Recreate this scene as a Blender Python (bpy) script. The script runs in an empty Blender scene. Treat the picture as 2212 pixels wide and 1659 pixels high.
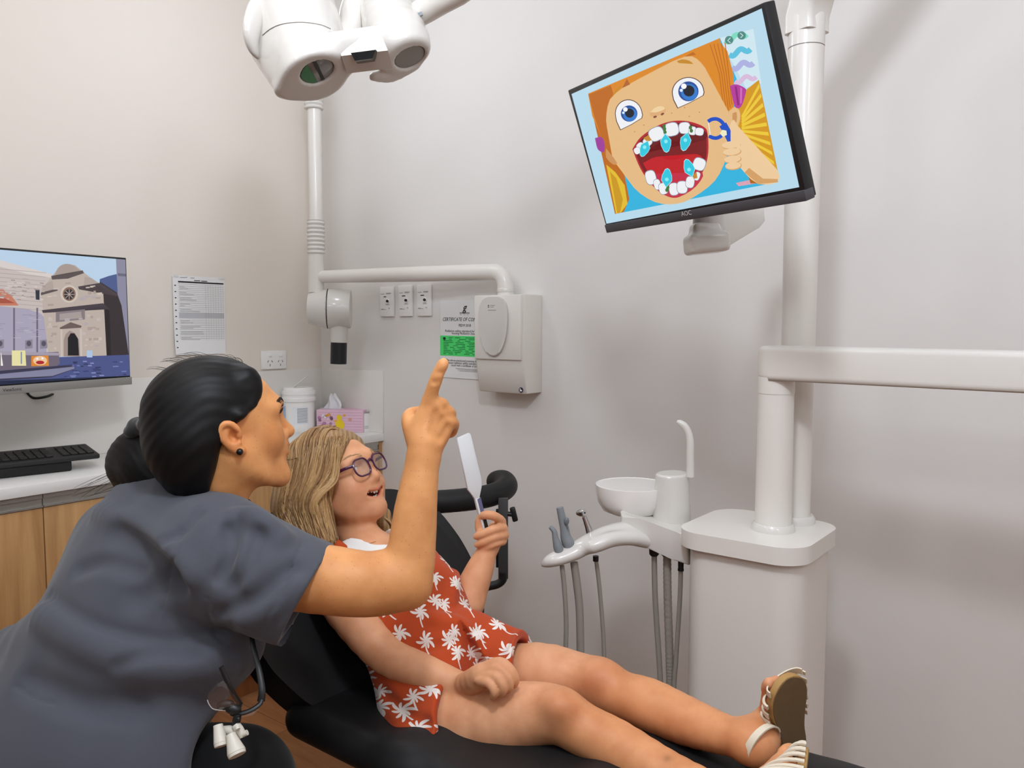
import bpy, bmesh, math, random
import numpy as np
from mathutils import Vector, Matrix
random.seed(7); RNG = np.random.default_rng(7)
PI = math.pi
C = bpy.context.scene.collection
# ---------------------------------------------------------------- camera frame
F, CX, CY, HZ = 1750.0, 1106.0, 829.5, 695.0
PITCH = math.atan((CY - HZ) / F)
CAM = np.array([0.0, 0.0, 1.36])
def ray(px, py):
    x, y, z = (px - CX) / F, (CY - py) / F, 1.0
    c, s = math.cos(PITCH), math.sin(PITCH)
    return np.array([x, z * c + y * s, y * c - z * s])
def at(px, py, Y):                      # the point seen at a photo position, at room depth Y
    d = ray(px, py); return CAM + d * (Y / d[1])
def on(px, py, n, d):                   # the point seen at a photo position on the plane n.P = d
    n = np.asarray(n, float); r = ray(px, py)
    return CAM + r * ((d - n @ CAM) / (n @ r))
def V(*a): return np.array(a, float)
def unit(v): v = np.asarray(v, float); return v / np.linalg.norm(v)
A38 = math.radians(38)
N = V(math.sin(A38), math.cos(A38), 0)      # into the back wall
M = V(math.cos(A38), -math.sin(A38), 0)     # along the back wall, towards the right
Z = V(0, 0, 1)
WB, WA = 2.30, -2.865                       # back wall N.P = WB, left wall M.P = WA
def W(m, n, z): return M * m + N * n + Z * z
def mn(p): return float(M @ p), float(N @ p), float(p[2])
def basis(px, py):                       # right, up, away axes of the view at a photo position
    d = unit(ray(px, py)); r = unit(np.cross(d, Z)); return r, np.cross(r, d), d
def onB(px, py, off=0.0): return on(px, py, N, WB - off)
def onA(px, py, off=0.0): return on(px, py, M, WA + off)

# ---------------------------------------------------------------- materials
MATS = {}
def srgb(c):
    if isinstance(c, str):
        c = [int(c[i:i + 2], 16) / 255 for i in (0, 2, 4)]
    return tuple(x / 12.92 if x <= 0.04045 else ((x + 0.055) / 1.055) ** 2.4 for x in c)
def mat(name, col, rough=0.5, metal=0.0, spec=0.5, sub=0.0, trans=0.0, emit=None, estr=1.0, alpha=1.0, coat=0.0,
        bump=None, var=None, sheen=0.0, ior=1.45, subr=(1.0, .35, .2), subscale=.01):
    if name in MATS: return MATS[name]
    m = bpy.data.materials.new(name); m.use_nodes = True
    nt = m.node_tree; b = nt.nodes['Principled BSDF']
    c = srgb(col)
    b.inputs['Base Color'].default_value = (*c, 1)
    b.inputs['Roughness'].default_value = rough; b.inputs['Metallic'].default_value = metal
    b.inputs['Specular IOR Level'].default_value = spec; b.inputs['IOR'].default_value = ior
    b.inputs['Transmission Weight'].default_value = trans; b.inputs['Alpha'].default_value = alpha
    b.inputs['Coat Weight'].default_value = coat; b.inputs['Coat Roughness'].default_value = .08
    b.inputs['Sheen Weight'].default_value = sheen
    if sub:
        b.inputs['Subsurface Weight'].default_value = sub
        b.inputs['Subsurface Radius'].default_value = subr; b.inputs['Subsurface Scale'].default_value = subscale
    if emit:
        b.inputs['Emission Color'].default_value = (*srgb(emit), 1); b.inputs['Emission Strength'].default_value = estr
    tc = None
    if var or bump:
        tc = nt.nodes.new('ShaderNodeTexCoord')
    if var:                              # var = (scale, amount): gentle albedo mottling
        n = nt.nodes.new('ShaderNodeTexNoise'); n.inputs['Scale'].default_value = var[0]; n.inputs['Detail'].default_value = 4
        r = nt.nodes.new('ShaderNodeMapRange'); r.inputs[3].default_value = 1 - var[1]; r.inputs[4].default_value = 1 + var[1]
        x = nt.nodes.new('ShaderNodeMix'); x.data_type = 'RGBA'; x.blend_type = 'MULTIPLY'; x.inputs[0].default_value = 1
        nt.links.new(tc.outputs['Object'], n.inputs['Vector']); nt.links.new(n.outputs['Fac'], r.inputs[0])
        x.inputs[6].default_value = (*c, 1); nt.links.new(r.outputs[0], x.inputs[7])
        nt.links.new(x.outputs[2], b.inputs['Base Color'])
    if bump:                             # bump = (scale, strength[, distance])
        n = nt.nodes.new('ShaderNodeTexNoise'); n.inputs['Scale'].default_value = bump[0]; n.inputs['Detail'].default_value = 3
        bp = nt.nodes.new('ShaderNodeBump'); bp.inputs['Strength'].default_value = bump[1]
        bp.inputs['Distance'].default_value = bump[2] if len(bump) > 2 else .002
        nt.links.new(tc.outputs['Object'], n.inputs['Vector']); nt.links.new(n.outputs['Fac'], bp.inputs['Height'])
        nt.links.new(bp.outputs['Normal'], b.inputs['Normal'])
    MATS[name] = m; return m
def nodes(m): return m.node_tree.nodes, m.node_tree.links, m.node_tree.nodes['Principled BSDF']

# ---------------------------------------------------------------- mesh builder (world coordinates)
class MB:
    def __init__(s): s.v = []; s.f = []; s.m = []; s.mats = []; s.cur = 0; s.n = 0
    def use(s, m):
        if m not in s.mats: s.mats.append(m)
        s.cur = s.mats.index(m); return s
    def add(s, vs, fs):
        vs = np.asarray(vs, float).reshape(-1, 3); o = s.n
        s.v.append(vs); s.n += len(vs)
        for f in fs: s.f.append([i + o for i in f]); s.m.append(s.cur)
        return s
    def poly(s, pts): return s.add(pts, [list(range(len(pts)))])
    def box(s, c, sx, sy, sz, ax=None, bev=0.0, seg=2):        # centre, full sizes along ax rows
        ax = np.eye(3) if ax is None else np.asarray(ax, float)
        bm = bmesh.new(); bmesh.ops.create_cube(bm, size=1)
        for v in bm.verts: v.co = Vector((v.co.x * sx, v.co.y * sy, v.co.z * sz))
        if bev: bmesh.ops.bevel(bm, geom=bm.edges[:], offset=bev, segments=seg, profile=.5, affect='EDGES')
        s._bm(bm, c, ax); return s
    def _bm(s, bm, c, ax):
        bm.verts.index_update(); vs = np.array([v.co[:] for v in bm.verts]) @ np.asarray(ax) + np.asarray(c)
        s.add(vs, [[v.index for v in f.verts] for f in bm.faces]); bm.free()
    def prism(s, outline, o, ux, uy, uz, h0, h1, bev=0.0, seg=2):   # 2-D outline extruded along uz
        o, ux, uy, uz = map(lambda t: np.asarray(t, float), (o, ux, uy, uz))
        bm = bmesh.new(); k = len(outline)
        a = [bm.verts.new((p[0], p[1], h0)) for p in outline]; b = [bm.verts.new((p[0], p[1], h1)) for p in outline]
        bm.faces.new(a[::-1]); bm.faces.new(b)
        for i in range(k): bm.faces.new((a[i], a[(i + 1) % k], b[(i + 1) % k], b[i]))
        if bev:
            es = [e for e in bm.edges if abs(e.verts[0].co.z - e.verts[1].co.z) < 1e-9]
            bmesh.ops.bevel(bm, geom=es, offset=bev, segments=seg, profile=.5, affect='EDGES')
        s._bm(bm, o, np.array([ux, uy, uz])); return s
    def tube(s, path, r, n=16, cap=True, flat=None, up=None):  # r: number or list; flat=(scale of the second axis)
        P = np.asarray(path, float); k = len(P)
        R = np.full(k, r, float) if np.isscalar(r) else np.asarray(r, float)
        T = np.gradient(P, axis=0); T /= np.linalg.norm(T, axis=1)[:, None] + 1e-12
        u = np.asarray(up, float) if up is not None else (V(0, 0, 1) if abs(T[0][2]) < .9 else V(1, 0, 0))
        vs = []; a = np.linspace(0, 2 * PI, n, endpoint=False)
        fl = 1 if flat is None else flat
        for i in range(k):
            u = u - T[i] * (u @ T[i]); u /= np.linalg.norm(u) + 1e-12; w = np.cross(T[i], u)
            vs.append(P[i] + R[i] * (np.cos(a)[:, None] * u * fl + np.sin(a)[:, None] * w))
        vs = np.concatenate(vs); fs = []
        for i in range(k - 1):
            for j in range(n):
                j2 = (j + 1) % n; fs.append([i * n + j, i * n + j2, (i + 1) * n + j2, (i + 1) * n + j])
        if cap: fs += [list(range(n))[::-1], [(k - 1) * n + j for j in range(n)]]
        return s.add(vs, fs)
    def lathe(s, prof, o, up=(0, 0, 1), n=32, xs=1.0, ys=1.0, ux=None):   # prof: (radius, height)
        up = unit(up); ux = unit(np.cross(up, V(0, 1, 0)) if ux is None and abs(up[1]) < .9 else (V(1, 0, 0) if ux is None else ux))
        ux = unit(ux - up * (ux @ up)); uy = np.cross(up, ux); a = np.linspace(0, 2 * PI, n, endpoint=False); k = len(prof)
        vs = np.concatenate([np.asarray(o) + up * h + r * (np.cos(a)[:, None] * ux * xs + np.sin(a)[:, None] * uy * ys) for r, h in prof]); fs = []
        for i in range(k - 1):
            for j in range(n):
                j2 = (j + 1) % n; fs.append([i * n + j, i * n + j2, (i + 1) * n + j2, (i + 1) * n + j])
        if prof[0][0] > 1e-6: fs.append(list(range(n))[::-1])
        if prof[-1][0] > 1e-6: fs.append([(k - 1) * n + j for j in range(n)])
        return s.add(vs, fs)
    def ball(s, c, r, ax=None, n=20, m=12):
        ax = np.eye(3) if ax is None else np.asarray(ax, float)
        r = V(r, r, r) if np.isscalar(r) else np.asarray(r, float)
        t = np.linspace(0, PI, m + 1)[1:-1]; a = np.linspace(0, 2 * PI, n, endpoint=False)
        vs = [V(0, 0, 1)] + [V(math.sin(x) * math.cos(y), math.sin(x) * math.sin(y), math.cos(x)) for x in t for y in a] + [V(0, 0, -1)]
        fs = [[0, 1 + j, 1 + (j + 1) % n] for j in range(n)]
        for i in range(m - 2):
            for j in range(n):
                fs.append([1 + i * n + j, 1 + (i + 1) * n + j, 1 + (i + 1) * n + (j + 1) % n, 1 + i * n + (j + 1) % n])
        L = len(vs) - 1; o = 1 + (m - 2) * n
        fs += [[L, o + (j + 1) % n, o + j] for j in range(n)]
        return s.add((np.array(vs) * r) @ ax + np.asarray(c), fs)
    def text(s, body, o, ux, uy, h, align='CENTER', width=None, lift=0.0, italic=False, bold=False):
        cu = bpy.data.curves.new('t', 'FONT'); cu.body = body; cu.size = 1; cu.align_x = align; cu.resolution_u = 2
        if bold: cu.offset = .012
        if italic: cu.shear = .25
        ob = bpy.data.objects.new('t', cu); C.objects.link(ob)
        me = bpy.data.meshes.new_from_object(ob.evaluated_get(bpy.context.evaluated_depsgraph_get()))
        vs = np.array([v.co[:] for v in me.vertices]); fs = [list(p.vertices) for p in me.polygons]
        bpy.data.objects.remove(ob); bpy.data.curves.remove(cu); bpy.data.meshes.remove(me)
        if len(vs) == 0: return s
        ux, uy = unit(ux), unit(uy); nz = np.cross(ux, uy)
        sx = h
        if width: sx = width / max(1e-6, vs[:, 0].max() - vs[:, 0].min())
        return s.add(np.asarray(o) + vs[:, :1] * ux * sx + vs[:, 1:2] * uy * h + nz * lift, fs)
ORG = {}
def link(name, me, parent=None, base=None):
    ob = bpy.data.objects.new(name, me); C.objects.link(ob)
    vs = np.empty(len(me.vertices) * 3); me.vertices.foreach_get('co', vs); vs = vs.reshape(-1, 3)
    if base is None:
        base = (vs.min(0) + vs.max(0)) / 2; base[2] = vs[:, 2].min()
    vs -= base; me.vertices.foreach_set('co', vs.ravel()); me.update()
    ORG[ob.name] = np.array(base, float)
    if parent is not None:
        ob.parent = parent; ob.location = Vector(base - ORG[parent.name])
    else: ob.location = Vector(base)
    return ob
def obj(name, mb, m=None, parent=None, smooth=40, base=None):
    me = bpy.data.meshes.new(name); vs = np.concatenate(mb.v)
    me.from_pydata(vs.tolist(), [], mb.f)
    mats = mb.mats if mb.mats else [m]
    for x in mats: me.materials.append(x)
    if mb.mats: me.polygons.foreach_set('material_index', mb.m)
    me.validate(); 
    bm = bmesh.new(); bm.from_mesh(me)
    closed = len(bm.faces) > 1
    if closed: bmesh.ops.recalc_face_normals(bm, faces=bm.faces)
    bm.to_mesh(me); bm.free()
    if smooth:
        me.shade_smooth(); me.set_sharp_from_angle(angle=math.radians(smooth))
    return link(name, me, parent, base)
def empty(name, loc):
    o = bpy.data.objects.new(name, None); C.objects.link(o); o.location = Vector(loc); o.empty_display_size = .05
    ORG[o.name] = np.array(loc, float); return o
def tag(o, label=None, cat=None, group=None, kind=None):
    if label: o['label'] = label
    if cat: o['category'] = cat
    if group: o['group'] = group
    if kind: o['kind'] = kind
    return o
def thing(name, loc, label, cat, group=None): return tag(empty(name, loc), label, cat, group)
def struct(name, mb, m, **k):
    o = obj(name, mb, m, **k); o['kind'] = 'structure'; return o
def spline(pts, n=8):                    # Catmull-Rom through points of any dimension
    P = np.asarray(pts, float); P = np.vstack([2 * P[0] - P[1], P, 2 * P[-1] - P[-2]]); out = []
    for i in range(1, len(P) - 2):
        for t in np.linspace(0, 1, n, endpoint=False):
            a, b, c, d = P[i - 1:i + 3]
            out.append(.5 * ((2 * b) + (c - a) * t + (2 * a - 5 * b + 4 * c - d) * t * t + (3 * b - a - 3 * c + d) * t ** 3))
    out.append(P[-2]); return np.array(out)
def rrect(w, h, r, k=5):                 # rounded rectangle outline centred on 0
    out = []
    for cx, cy, a0 in ((w / 2 - r, h / 2 - r, 0), (-w / 2 + r, h / 2 - r, 90), (-w / 2 + r, -h / 2 + r, 180), (w / 2 - r, -h / 2 + r, 270)):
        for i in range(k + 1):
            a = math.radians(a0 + 90 * i / k); out.append((cx + r * math.cos(a), cy + r * math.sin(a)))
    return out

def band(P, axis, width, out, th=.002):   # flat strap along points P, its width along axis, out: outward normals
    P = np.asarray(P, float); k = len(P); axis = np.asarray(axis, float)
    ax_ = np.array([unit(axis)] * k) if axis.ndim == 1 else axis
    vs = np.concatenate([P + ax_ * s * width / 2 + np.asarray(out) * h for s, h in ((-1, 0), (1, 0), (1, th), (-1, th))])
    fs = []
    for i in range(k - 1):
        for a, b in ((0, 1), (1, 2), (2, 3), (3, 0)): fs.append([a * k + i, b * k + i, b * k + i + 1, a * k + i + 1])
    fs += [[0, k, 2 * k, 3 * k], [4 * k - 1, 3 * k - 1, 2 * k - 1, k - 1]]
    return vs, fs
# ---------------------------------------------------------------- implicit surfaces
def smin(a, b, k):
    if k <= 0: return np.minimum(a, b)
    h = np.maximum(k - np.abs(a - b), 0) / k
    return np.minimum(a, b) - h * h * k * .25
def smax(a, b, k): return -smin(-a, -b, k)
class SDF:
    def __init__(s): s.p = []
    def _add(s, fn, lo, hi, k, op): s.p.append((fn, np.asarray(lo) - k - .004, np.asarray(hi) + k + .004, k, op)); return s
    def ell(s, c, r, ax=None, k=.01, op='u'):
        c = np.asarray(c, float); r = V(r, r, r) if np.isscalar(r) else np.asarray(r, float)
        ax = np.eye(3) if ax is None else np.asarray(ax, float)
        ext = np.sqrt(((ax * r[:, None]) ** 2).sum(0))
        def fn(p):
            q = (p - c) @ ax.T
            k0 = np.sqrt(((q / r) ** 2).sum(-1)); k1 = np.sqrt(((q / r ** 2) ** 2).sum(-1)) + 1e-9
            return k0 * (k0 - 1) / k1
        return s._add(fn, c - ext, c + ext, k, op)
    def cap(s, a, b, ra, rb, k=.01, op='u', flat=1.0, w=None):   # tapered capsule, flattened by flat along w
        a, b = np.asarray(a, float), np.asarray(b, float); d = b - a; L = d @ d + 1e-12; R = max(ra, rb)
        if w is not None: w = unit(w)
        def fn(p):
            q = p - a; t = np.clip((q @ d) / L, 0, 1)
            e = q - t[..., None] * d
            if w is not None:
                c = (e @ w); e2 = (e * e).sum(-1) - c * c + (c / flat) ** 2
                return (np.sqrt(np.maximum(e2, 0)) - (ra + (rb - ra) * t)) * min(1, flat)
            return np.sqrt((e * e).sum(-1)) - (ra + (rb - ra) * t)
        return s._add(fn, np.minimum(a, b) - R * max(1, flat), np.maximum(a, b) + R * max(1, flat), k, op)
    def chain(s, pts, rs, k=.01, op='u', n=4, flat=1.0, w=None):  # smooth limb through points
        Q = spline(np.column_stack([np.asarray(pts, float), rs]), n)
        segs = [(Q[i, :3], Q[i + 1, :3], Q[i, 3], Q[i + 1, 3]) for i in range(len(Q) - 1)]
        ww = None if w is None else unit(w)
        def fn(p):
            out = None
            for a, b, ra, rb in segs:
                d = b - a; q = p - a; t = np.clip((q @ d) / (d @ d + 1e-12), 0, 1); e = q - t[..., None] * d
                if ww is not None:
                    c = e @ ww; e2 = (e * e).sum(-1) - c * c + (c / flat) ** 2
                    v = (np.sqrt(np.maximum(e2, 0)) - (ra + (rb - ra) * t)) * min(1, flat)
                else: v = np.sqrt((e * e).sum(-1)) - (ra + (rb - ra) * t)
                out = v if out is None else smin(out, v, .004)
            return out
        R = Q[:, 3].max() * max(1, flat)
        return s._add(fn, Q[:, :3].min(0) - R, Q[:, :3].max(0) + R, k, op)
    def rbox(s, c, h, r, ax=None, k=.01, op='u'):                # half sizes h, rounding r
        c = np.asarray(c, float); h = np.asarray(h, float) - r; ax = np.eye(3) if ax is None else np.asarray(ax, float)
        ext = (np.abs(ax) * (h + r)[:, None]).sum(0)
        def fn(p):
            q = np.abs((p - c) @ ax.T) - h
            return np.sqrt((np.maximum(q, 0) ** 2).sum(-1)) + np.minimum(q.max(-1), 0) - r
        return s._add(fn, c - ext, c + ext, k, op)
    def fun(s, fn, lo, hi, k=.01, op='u'): return s._add(fn, lo, hi, k, op)
    def ev(s, p):
        d = np.full(p.shape[:-1], 1.0)
        for fn, lo, hi, k, op in s.p:
            d = s._ap(d, fn, p, k, op)
        return d
    def _ap(s, d, fn, p, k, op):
        if op == 'd': return fn(p, d)
        v = fn(p)
        if op == 'u': return smin(d, v, k)
        if op == 's': return smax(d, -v, k)
        return smax(d, v, k)             # 'i'
    def mesh(s, h, B=20):
        add = [q for q in s.p if q[4] == 'u']
        lo = np.min([q[1] for q in add], 0); hi = np.max([q[2] for q in add], 0)
        nb = np.ceil((hi - lo) / (h * B)).astype(int); G = nb * B + 4
        gi = np.arange(B + 2)
        cells, cpos, quads = [], [], []
        def cid(i, j, k): return (i.astype(np.int64) * G[1] + j) * G[2] + k
        for bi in range(nb[0]):
            for bj in range(nb[1]):
                for bk in range(nb[2]):
                    o = np.array([bi, bj, bk]) * B
                    l = lo + o * h; u = l + (B + 1) * h
                    act = [q for q in s.p if np.all(q[1] <= u) and np.all(q[2] >= l)]
                    if not any(q[4] == 'u' for q in act): continue
                    cpt = ((l + u) / 2)[None]; d = np.full(1, 1.0)
                    for q in act: d = s._ap(d, q[0], cpt, q[3], q[4])
                    if d[0] < -h * B * 1.3: continue
                    x, y, z = np.meshgrid(lo[0] + (o[0] + gi) * h, lo[1] + (o[1] + gi) * h, lo[2] + (o[2] + gi) * h, indexing='ij')
                    p = np.stack([x, y, z], -1); d = np.full(p.shape[:-1], 1.0)
                    for q in act: d = s._ap(d, q[0], p, q[3], q[4])
                    sg = d < 0
                    if sg.all() or not sg.any(): continue
                    # every cell of this block and one layer beyond its upper side (recomputed, harmless)
                    n = B + 1
                    cnt = np.zeros((n, n, n)); acc = np.zeros((n, n, n, 3))
                    for ax in range(3):
                        for a in (0, 1):
                            for b in (0, 1):
                                off = [0, 0, 0]; oth = [q for q in range(3) if q != ax]
                                off[oth[0]] = a; off[oth[1]] = b
                                s0 = tuple(slice(off[q], off[q] + n) for q in range(3))
                                off2 = list(off); off2[ax] = 1
                                s1 = tuple(slice(off2[q], off2[q] + n) for q in range(3))
                                d0, d1 = d[s0], d[s1]; c = (d0 < 0) != (d1 < 0)
                                t = np.where(c, d0 / np.where(c, d0 - d1, 1), 0)
                                cnt += c
                                for q in range(3):
                                    acc[..., q] += c * (t if q == ax else off[q])
                    ii, jj, kk = np.nonzero(cnt)
                    g = np.stack([ii, jj, kk], -1)
                    cells.append(cid(ii + o[0], jj + o[1], kk + o[2]))
                    cpos.append(lo + (g + o + acc[ii, jj, kk] / cnt[ii, jj, kk][:, None]) * h)
                    # quads for edges starting at corners 1..B in the two cross axes
                    for ax in range(3):
                        oth = [q for q in range(3) if q != ax]
                        sl0 = [None] * 3; sl1 = [None] * 3
                        sl0[ax] = slice(0, B); sl1[ax] = slice(1, B + 1)
                        for q in oth: sl0[q] = sl1[q] = slice(1, B + 1)
                        a0, a1 = sg[tuple(sl0)], sg[tuple(sl1)]; c = a0 != a1
                        e = np.stack(np.nonzero(c), -1)
                        if not len(e): continue
                        for q in oth: e[:, q] += 1
                        flip = a0[c]
                        cs = []
                        for da, db in ((-1, -1), (0, -1), (0, 0), (-1, 0)):
                            f = e.copy(); f[:, oth[0]] += da; f[:, oth[1]] += db
                            cs.append(cid(f[:, 0] + o[0], f[:, 1] + o[1], f[:, 2] + o[2]))
                        qd = np.stack(cs, -1)
                        if ax == 1: flip = ~flip
                        qd[~flip] = qd[~flip][:, ::-1]
                        quads.append(qd)
        ids = np.concatenate(cells); pos = np.concatenate(cpos); q = np.concatenate(quads)
        uid, first = np.unique(ids, return_index=True); pos = pos[first]
        ix = np.searchsorted(uid, q); ix = np.minimum(ix, len(uid) - 1)
        ok = (uid[ix] == q).all(1)
        return pos, ix[ok]
def largest(pos, q):                     # keep the largest connected piece
    lab = np.arange(len(pos)); e = np.concatenate([q[:, [0, 1]], q[:, [1, 2]], q[:, [2, 3]], q[:, [3, 0]]])
    while True:
        m_ = np.minimum(lab[e[:, 0]], lab[e[:, 1]]); new = lab.copy()
        np.minimum.at(new, e[:, 0], m_); np.minimum.at(new, e[:, 1], m_); new = new[new]
        if (new == lab).all(): break
        lab = new
    ids, cnt = np.unique(lab, return_counts=True); best = ids[np.argmax(cnt)]
    q = q[lab[q[:, 0]] == best]; used = np.unique(q); mp = np.full(len(pos), -1); mp[used] = np.arange(len(used))
    return pos[used], mp[q]
def sdf_obj(name, sdf, h, m, parent=None, relax=2, base=None, mats=None, matidx=None, attr=None, uv=None, keep=None, smooth=None, one=True):
    pos, q = sdf.mesh(h)
    if one: pos, q = largest(pos, q)
    if keep is not None:                 # drop faces outside a test on face centres
        fc = pos[q].mean(1); q = q[keep(fc)]
        used = np.unique(q); mp = np.full(len(pos), -1); mp[used] = np.arange(len(used)); pos = pos[used]; q = mp[q]
    # light Laplacian relaxation
    e = np.concatenate([q[:, [0, 1]], q[:, [1, 2]], q[:, [2, 3]], q[:, [3, 0]]])
    for _ in range(relax):
        acc = np.zeros_like(pos); c = np.zeros(len(pos))
        np.add.at(acc, e[:, 0], pos[e[:, 1]]); np.add.at(acc, e[:, 1], pos[e[:, 0]])
        np.add.at(c, e[:, 0], 1); np.add.at(c, e[:, 1], 1)
        pos = pos * .5 + .5 * acc / np.maximum(c, 1)[:, None]
    me = bpy.data.meshes.new(name)
    me.vertices.add(len(pos)); me.vertices.foreach_set('co', pos.ravel())
    me.loops.add(len(q) * 4); me.loops.foreach_set('vertex_index', q.ravel().astype(np.int32))
    me.polygons.add(len(q)); me.polygons.foreach_set('loop_start', np.arange(0, len(q) * 4, 4, dtype=np.int32))
    me.update(calc_edges=True)
    for x in (mats or [m]): me.materials.append(x)
    if matidx is not None: me.polygons.foreach_set('material_index', matidx(pos[q].mean(1)).astype(np.int32))
    if attr is not None:
        for an, fn in attr.items():
            c = fn(pos)
            if c.ndim == 1: c = np.stack([c, c, c], -1)
            a = me.color_attributes.new(an, 'FLOAT_COLOR', 'POINT'); a.data.foreach_set('color', np.column_stack([c, np.ones(len(c))]).astype(np.float32).ravel())
    if uv is not None:
        u = uv(pos); l = me.uv_layers.new(name='UVMap'); l.data.foreach_set('uv', u[q.ravel()].astype(np.float32).ravel())
    me.shade_smooth()
    if smooth: me.set_sharp_from_angle(angle=math.radians(smooth))
    return link(name, me, parent, base)
# ================================================================ materials of the place
wall_w = mat('wall_warm_paint', 'E3DAD0', .75, spec=.25, bump=(420, .05, .001))
wall_c = mat('wall_white_paint', 'E2DEDA', .7, spec=.3, bump=(420, .05, .001))
ceil_m = mat('ceiling_paint', 'EDEBE7', .8)
white_pl = mat('white_gloss_plastic', 'D3CFC9', .22, coat=.3)
white_en = mat('white_enamel', 'DFDAD3', .3, coat=.15)
white_sat = mat('white_satin_plastic', 'DDD7D0', .42)
seam_m = mat('seam_shadow_gap', '8A857E', .6)
bench_m = mat('white_stone_benchtop', 'E9E7E3', .28, var=(60, .02))
splash_m = mat('white_splash_panel', 'E4E0DA', .3)
black_m = mat('black_upholstery', '1B1B1C', .5, spec=.35, bump=(900, .08, .0006))
black_pl = mat('black_plastic', '161617', .42)
dark_pl = mat('dark_grey_plastic', '3A393A', .4)
alu = mat('brushed_aluminium', 'B9B6B0', .38, metal=.85, bump=(300, .03))
chrome = mat('polished_steel', 'C9C9CA', .16, metal=1)
grey_pl = mat('grey_instrument_plastic', '80868A', .45)
hose_m = mat('grey_beige_hose', '948D84', .5)
paper_m = mat('white_paper', 'E6E5E4', .85, spec=.2)
ink = mat('black_print', '2A2A2E', .8, spec=.2)
ink_l = mat('grey_print', '8A8A8E', .8, spec=.2)
green_p = mat('green_paper', '52DC74', .8, spec=.2)
orange_p = mat('orange_sticker', 'E8A21C', .6)

def wood_mat(name, c0, c1, axis_len, cross, rough=.45, planks=None, dirv=None):
    m = mat(name, c0, rough); nd, lk, b = nodes(m)
    tc = nd.new('ShaderNodeTexCoord'); mp = nd.new('ShaderNodeMapping')
    mp.inputs['Scale'].default_value = axis_len; lk.new(tc.outputs['Object'], mp.inputs['Vector'])
    if dirv is not None: mp.inputs['Rotation'].default_value = dirv
    n1 = nd.new('ShaderNodeTexNoise'); n1.inputs['Scale'].default_value = cross; n1.inputs['Detail'].default_value = 8; n1.inputs['Roughness'].default_value = .62
    n1.inputs['Distortion'].default_value = .35
    lk.new(mp.outputs['Vector'], n1.inputs['Vector'])
    cr = nd.new('ShaderNodeValToRGB'); lk.new(n1.outputs['Fac'], cr.inputs['Fac'])
    cr.color_ramp.elements[0].position = .32; cr.color_ramp.elements[1].position = .68
    cr.color_ramp.elements[0].color = (*srgb(c0), 1); cr.color_ramp.elements[1].color = (*srgb(c1), 1)
    out = cr.outputs['Color']
    if planks:
        bt = nd.new('ShaderNodeTexBrick'); mp2 = nd.new('ShaderNodeMapping')
        lk.new(tc.outputs['Object'], mp2.inputs['Vector']); lk.new(mp2.outputs['Vector'], bt.inputs['Vector'])
        mp2.inputs['Rotation'].default_value = dirv if dirv is not None else (0, 0, 0)
        bt.inputs['Scale'].default_value = 1; bt.inputs['Brick Width'].default_value = planks[0]; bt.inputs['Row Height'].default_value = planks[1]
        bt.inputs['Mortar Size'].default_value = .0012; bt.inputs['Bias'].default_value = 0
        bt.inputs['Color1'].default_value = (.72, .72, .72, 1); bt.inputs['Color2'].default_value = (1.12, 1.12, 1.12, 1)
        bt.inputs['Mortar'].default_value = (.3, .3, .3, 1); bt.offset = .37
        x = nd.new('ShaderNodeMix'); x.data_type = 'RGBA'; x.blend_type = 'MULTIPLY'; x.inputs[0].default_value = 1
        lk.new(out, x.inputs[6]); lk.new(bt.outputs['Color'], x.inputs[7]); out = x.outputs[2]
    lk.new(out, b.inputs['Base Color'])
    return m
floor_m = wood_mat('warm_plank_vinyl', '8A5A3A', 'A8764E', (1.5, 14, 1), 2.2, .38, planks=(1.2, .14))
door_m = wood_mat('oak_laminate', 'A87A4A', 'C79A66', (9, 9, .55), 3.0, .5)
kick_m = wood_mat('dark_oak_kickboard', '7A4A28', '8E5930', (9, 9, .55), 3.0, .5)

# ================================================================ setting
AX = np.array([M, N, Z])
def wallbox(m0, m1, n0, n1, z0, z1, mb=None, bev=0):
    mb = mb or MB(); mb.box(W((m0 + m1) / 2, (n0 + n1) / 2, (z0 + z1) / 2), m1 - m0, n1 - n0, z1 - z0, AX, bev); return mb
RX, RN, RZ = 1.75, -1.6, 2.82
struct('floor', wallbox(WA - .1, RX + .1, RN - .1, WB + .1, -.08, 0), floor_m, smooth=0)
struct('ceiling', wallbox(WA - .1, RX + .1, RN - .1, WB + .1, RZ, RZ + .08), ceil_m, smooth=0)
struct('wall_left', wallbox(WA - .1, WA, RN - .1, WB + .1, 0, RZ), wall_w, smooth=0)
struct('wall_back', wallbox(WA, RX + .1, WB, WB + .1, 0, RZ), wall_c, smooth=0)
struct('wall_right', wallbox(RX, RX + .1, RN - .1, WB, 0, RZ), wall_c, smooth=0)
struct('wall_front', wallbox(WA, RX, RN - .1, RN, 0, RZ), mat('grey_rear_wall', '8E8C8A', .8), smooth=0)
BF = -2.470                                   # benchtop front edge (M axis)
struct('trim_1', wallbox(WA, WA + .006, .05, WB, .9, 1.157, bev=.0015), splash_m)      # splashback panels above the benchtop
struct('trim_2', wallbox(WA + .006, BF, WB - .006, WB, .9, 1.157, bev=.0015), splash_m)

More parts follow.
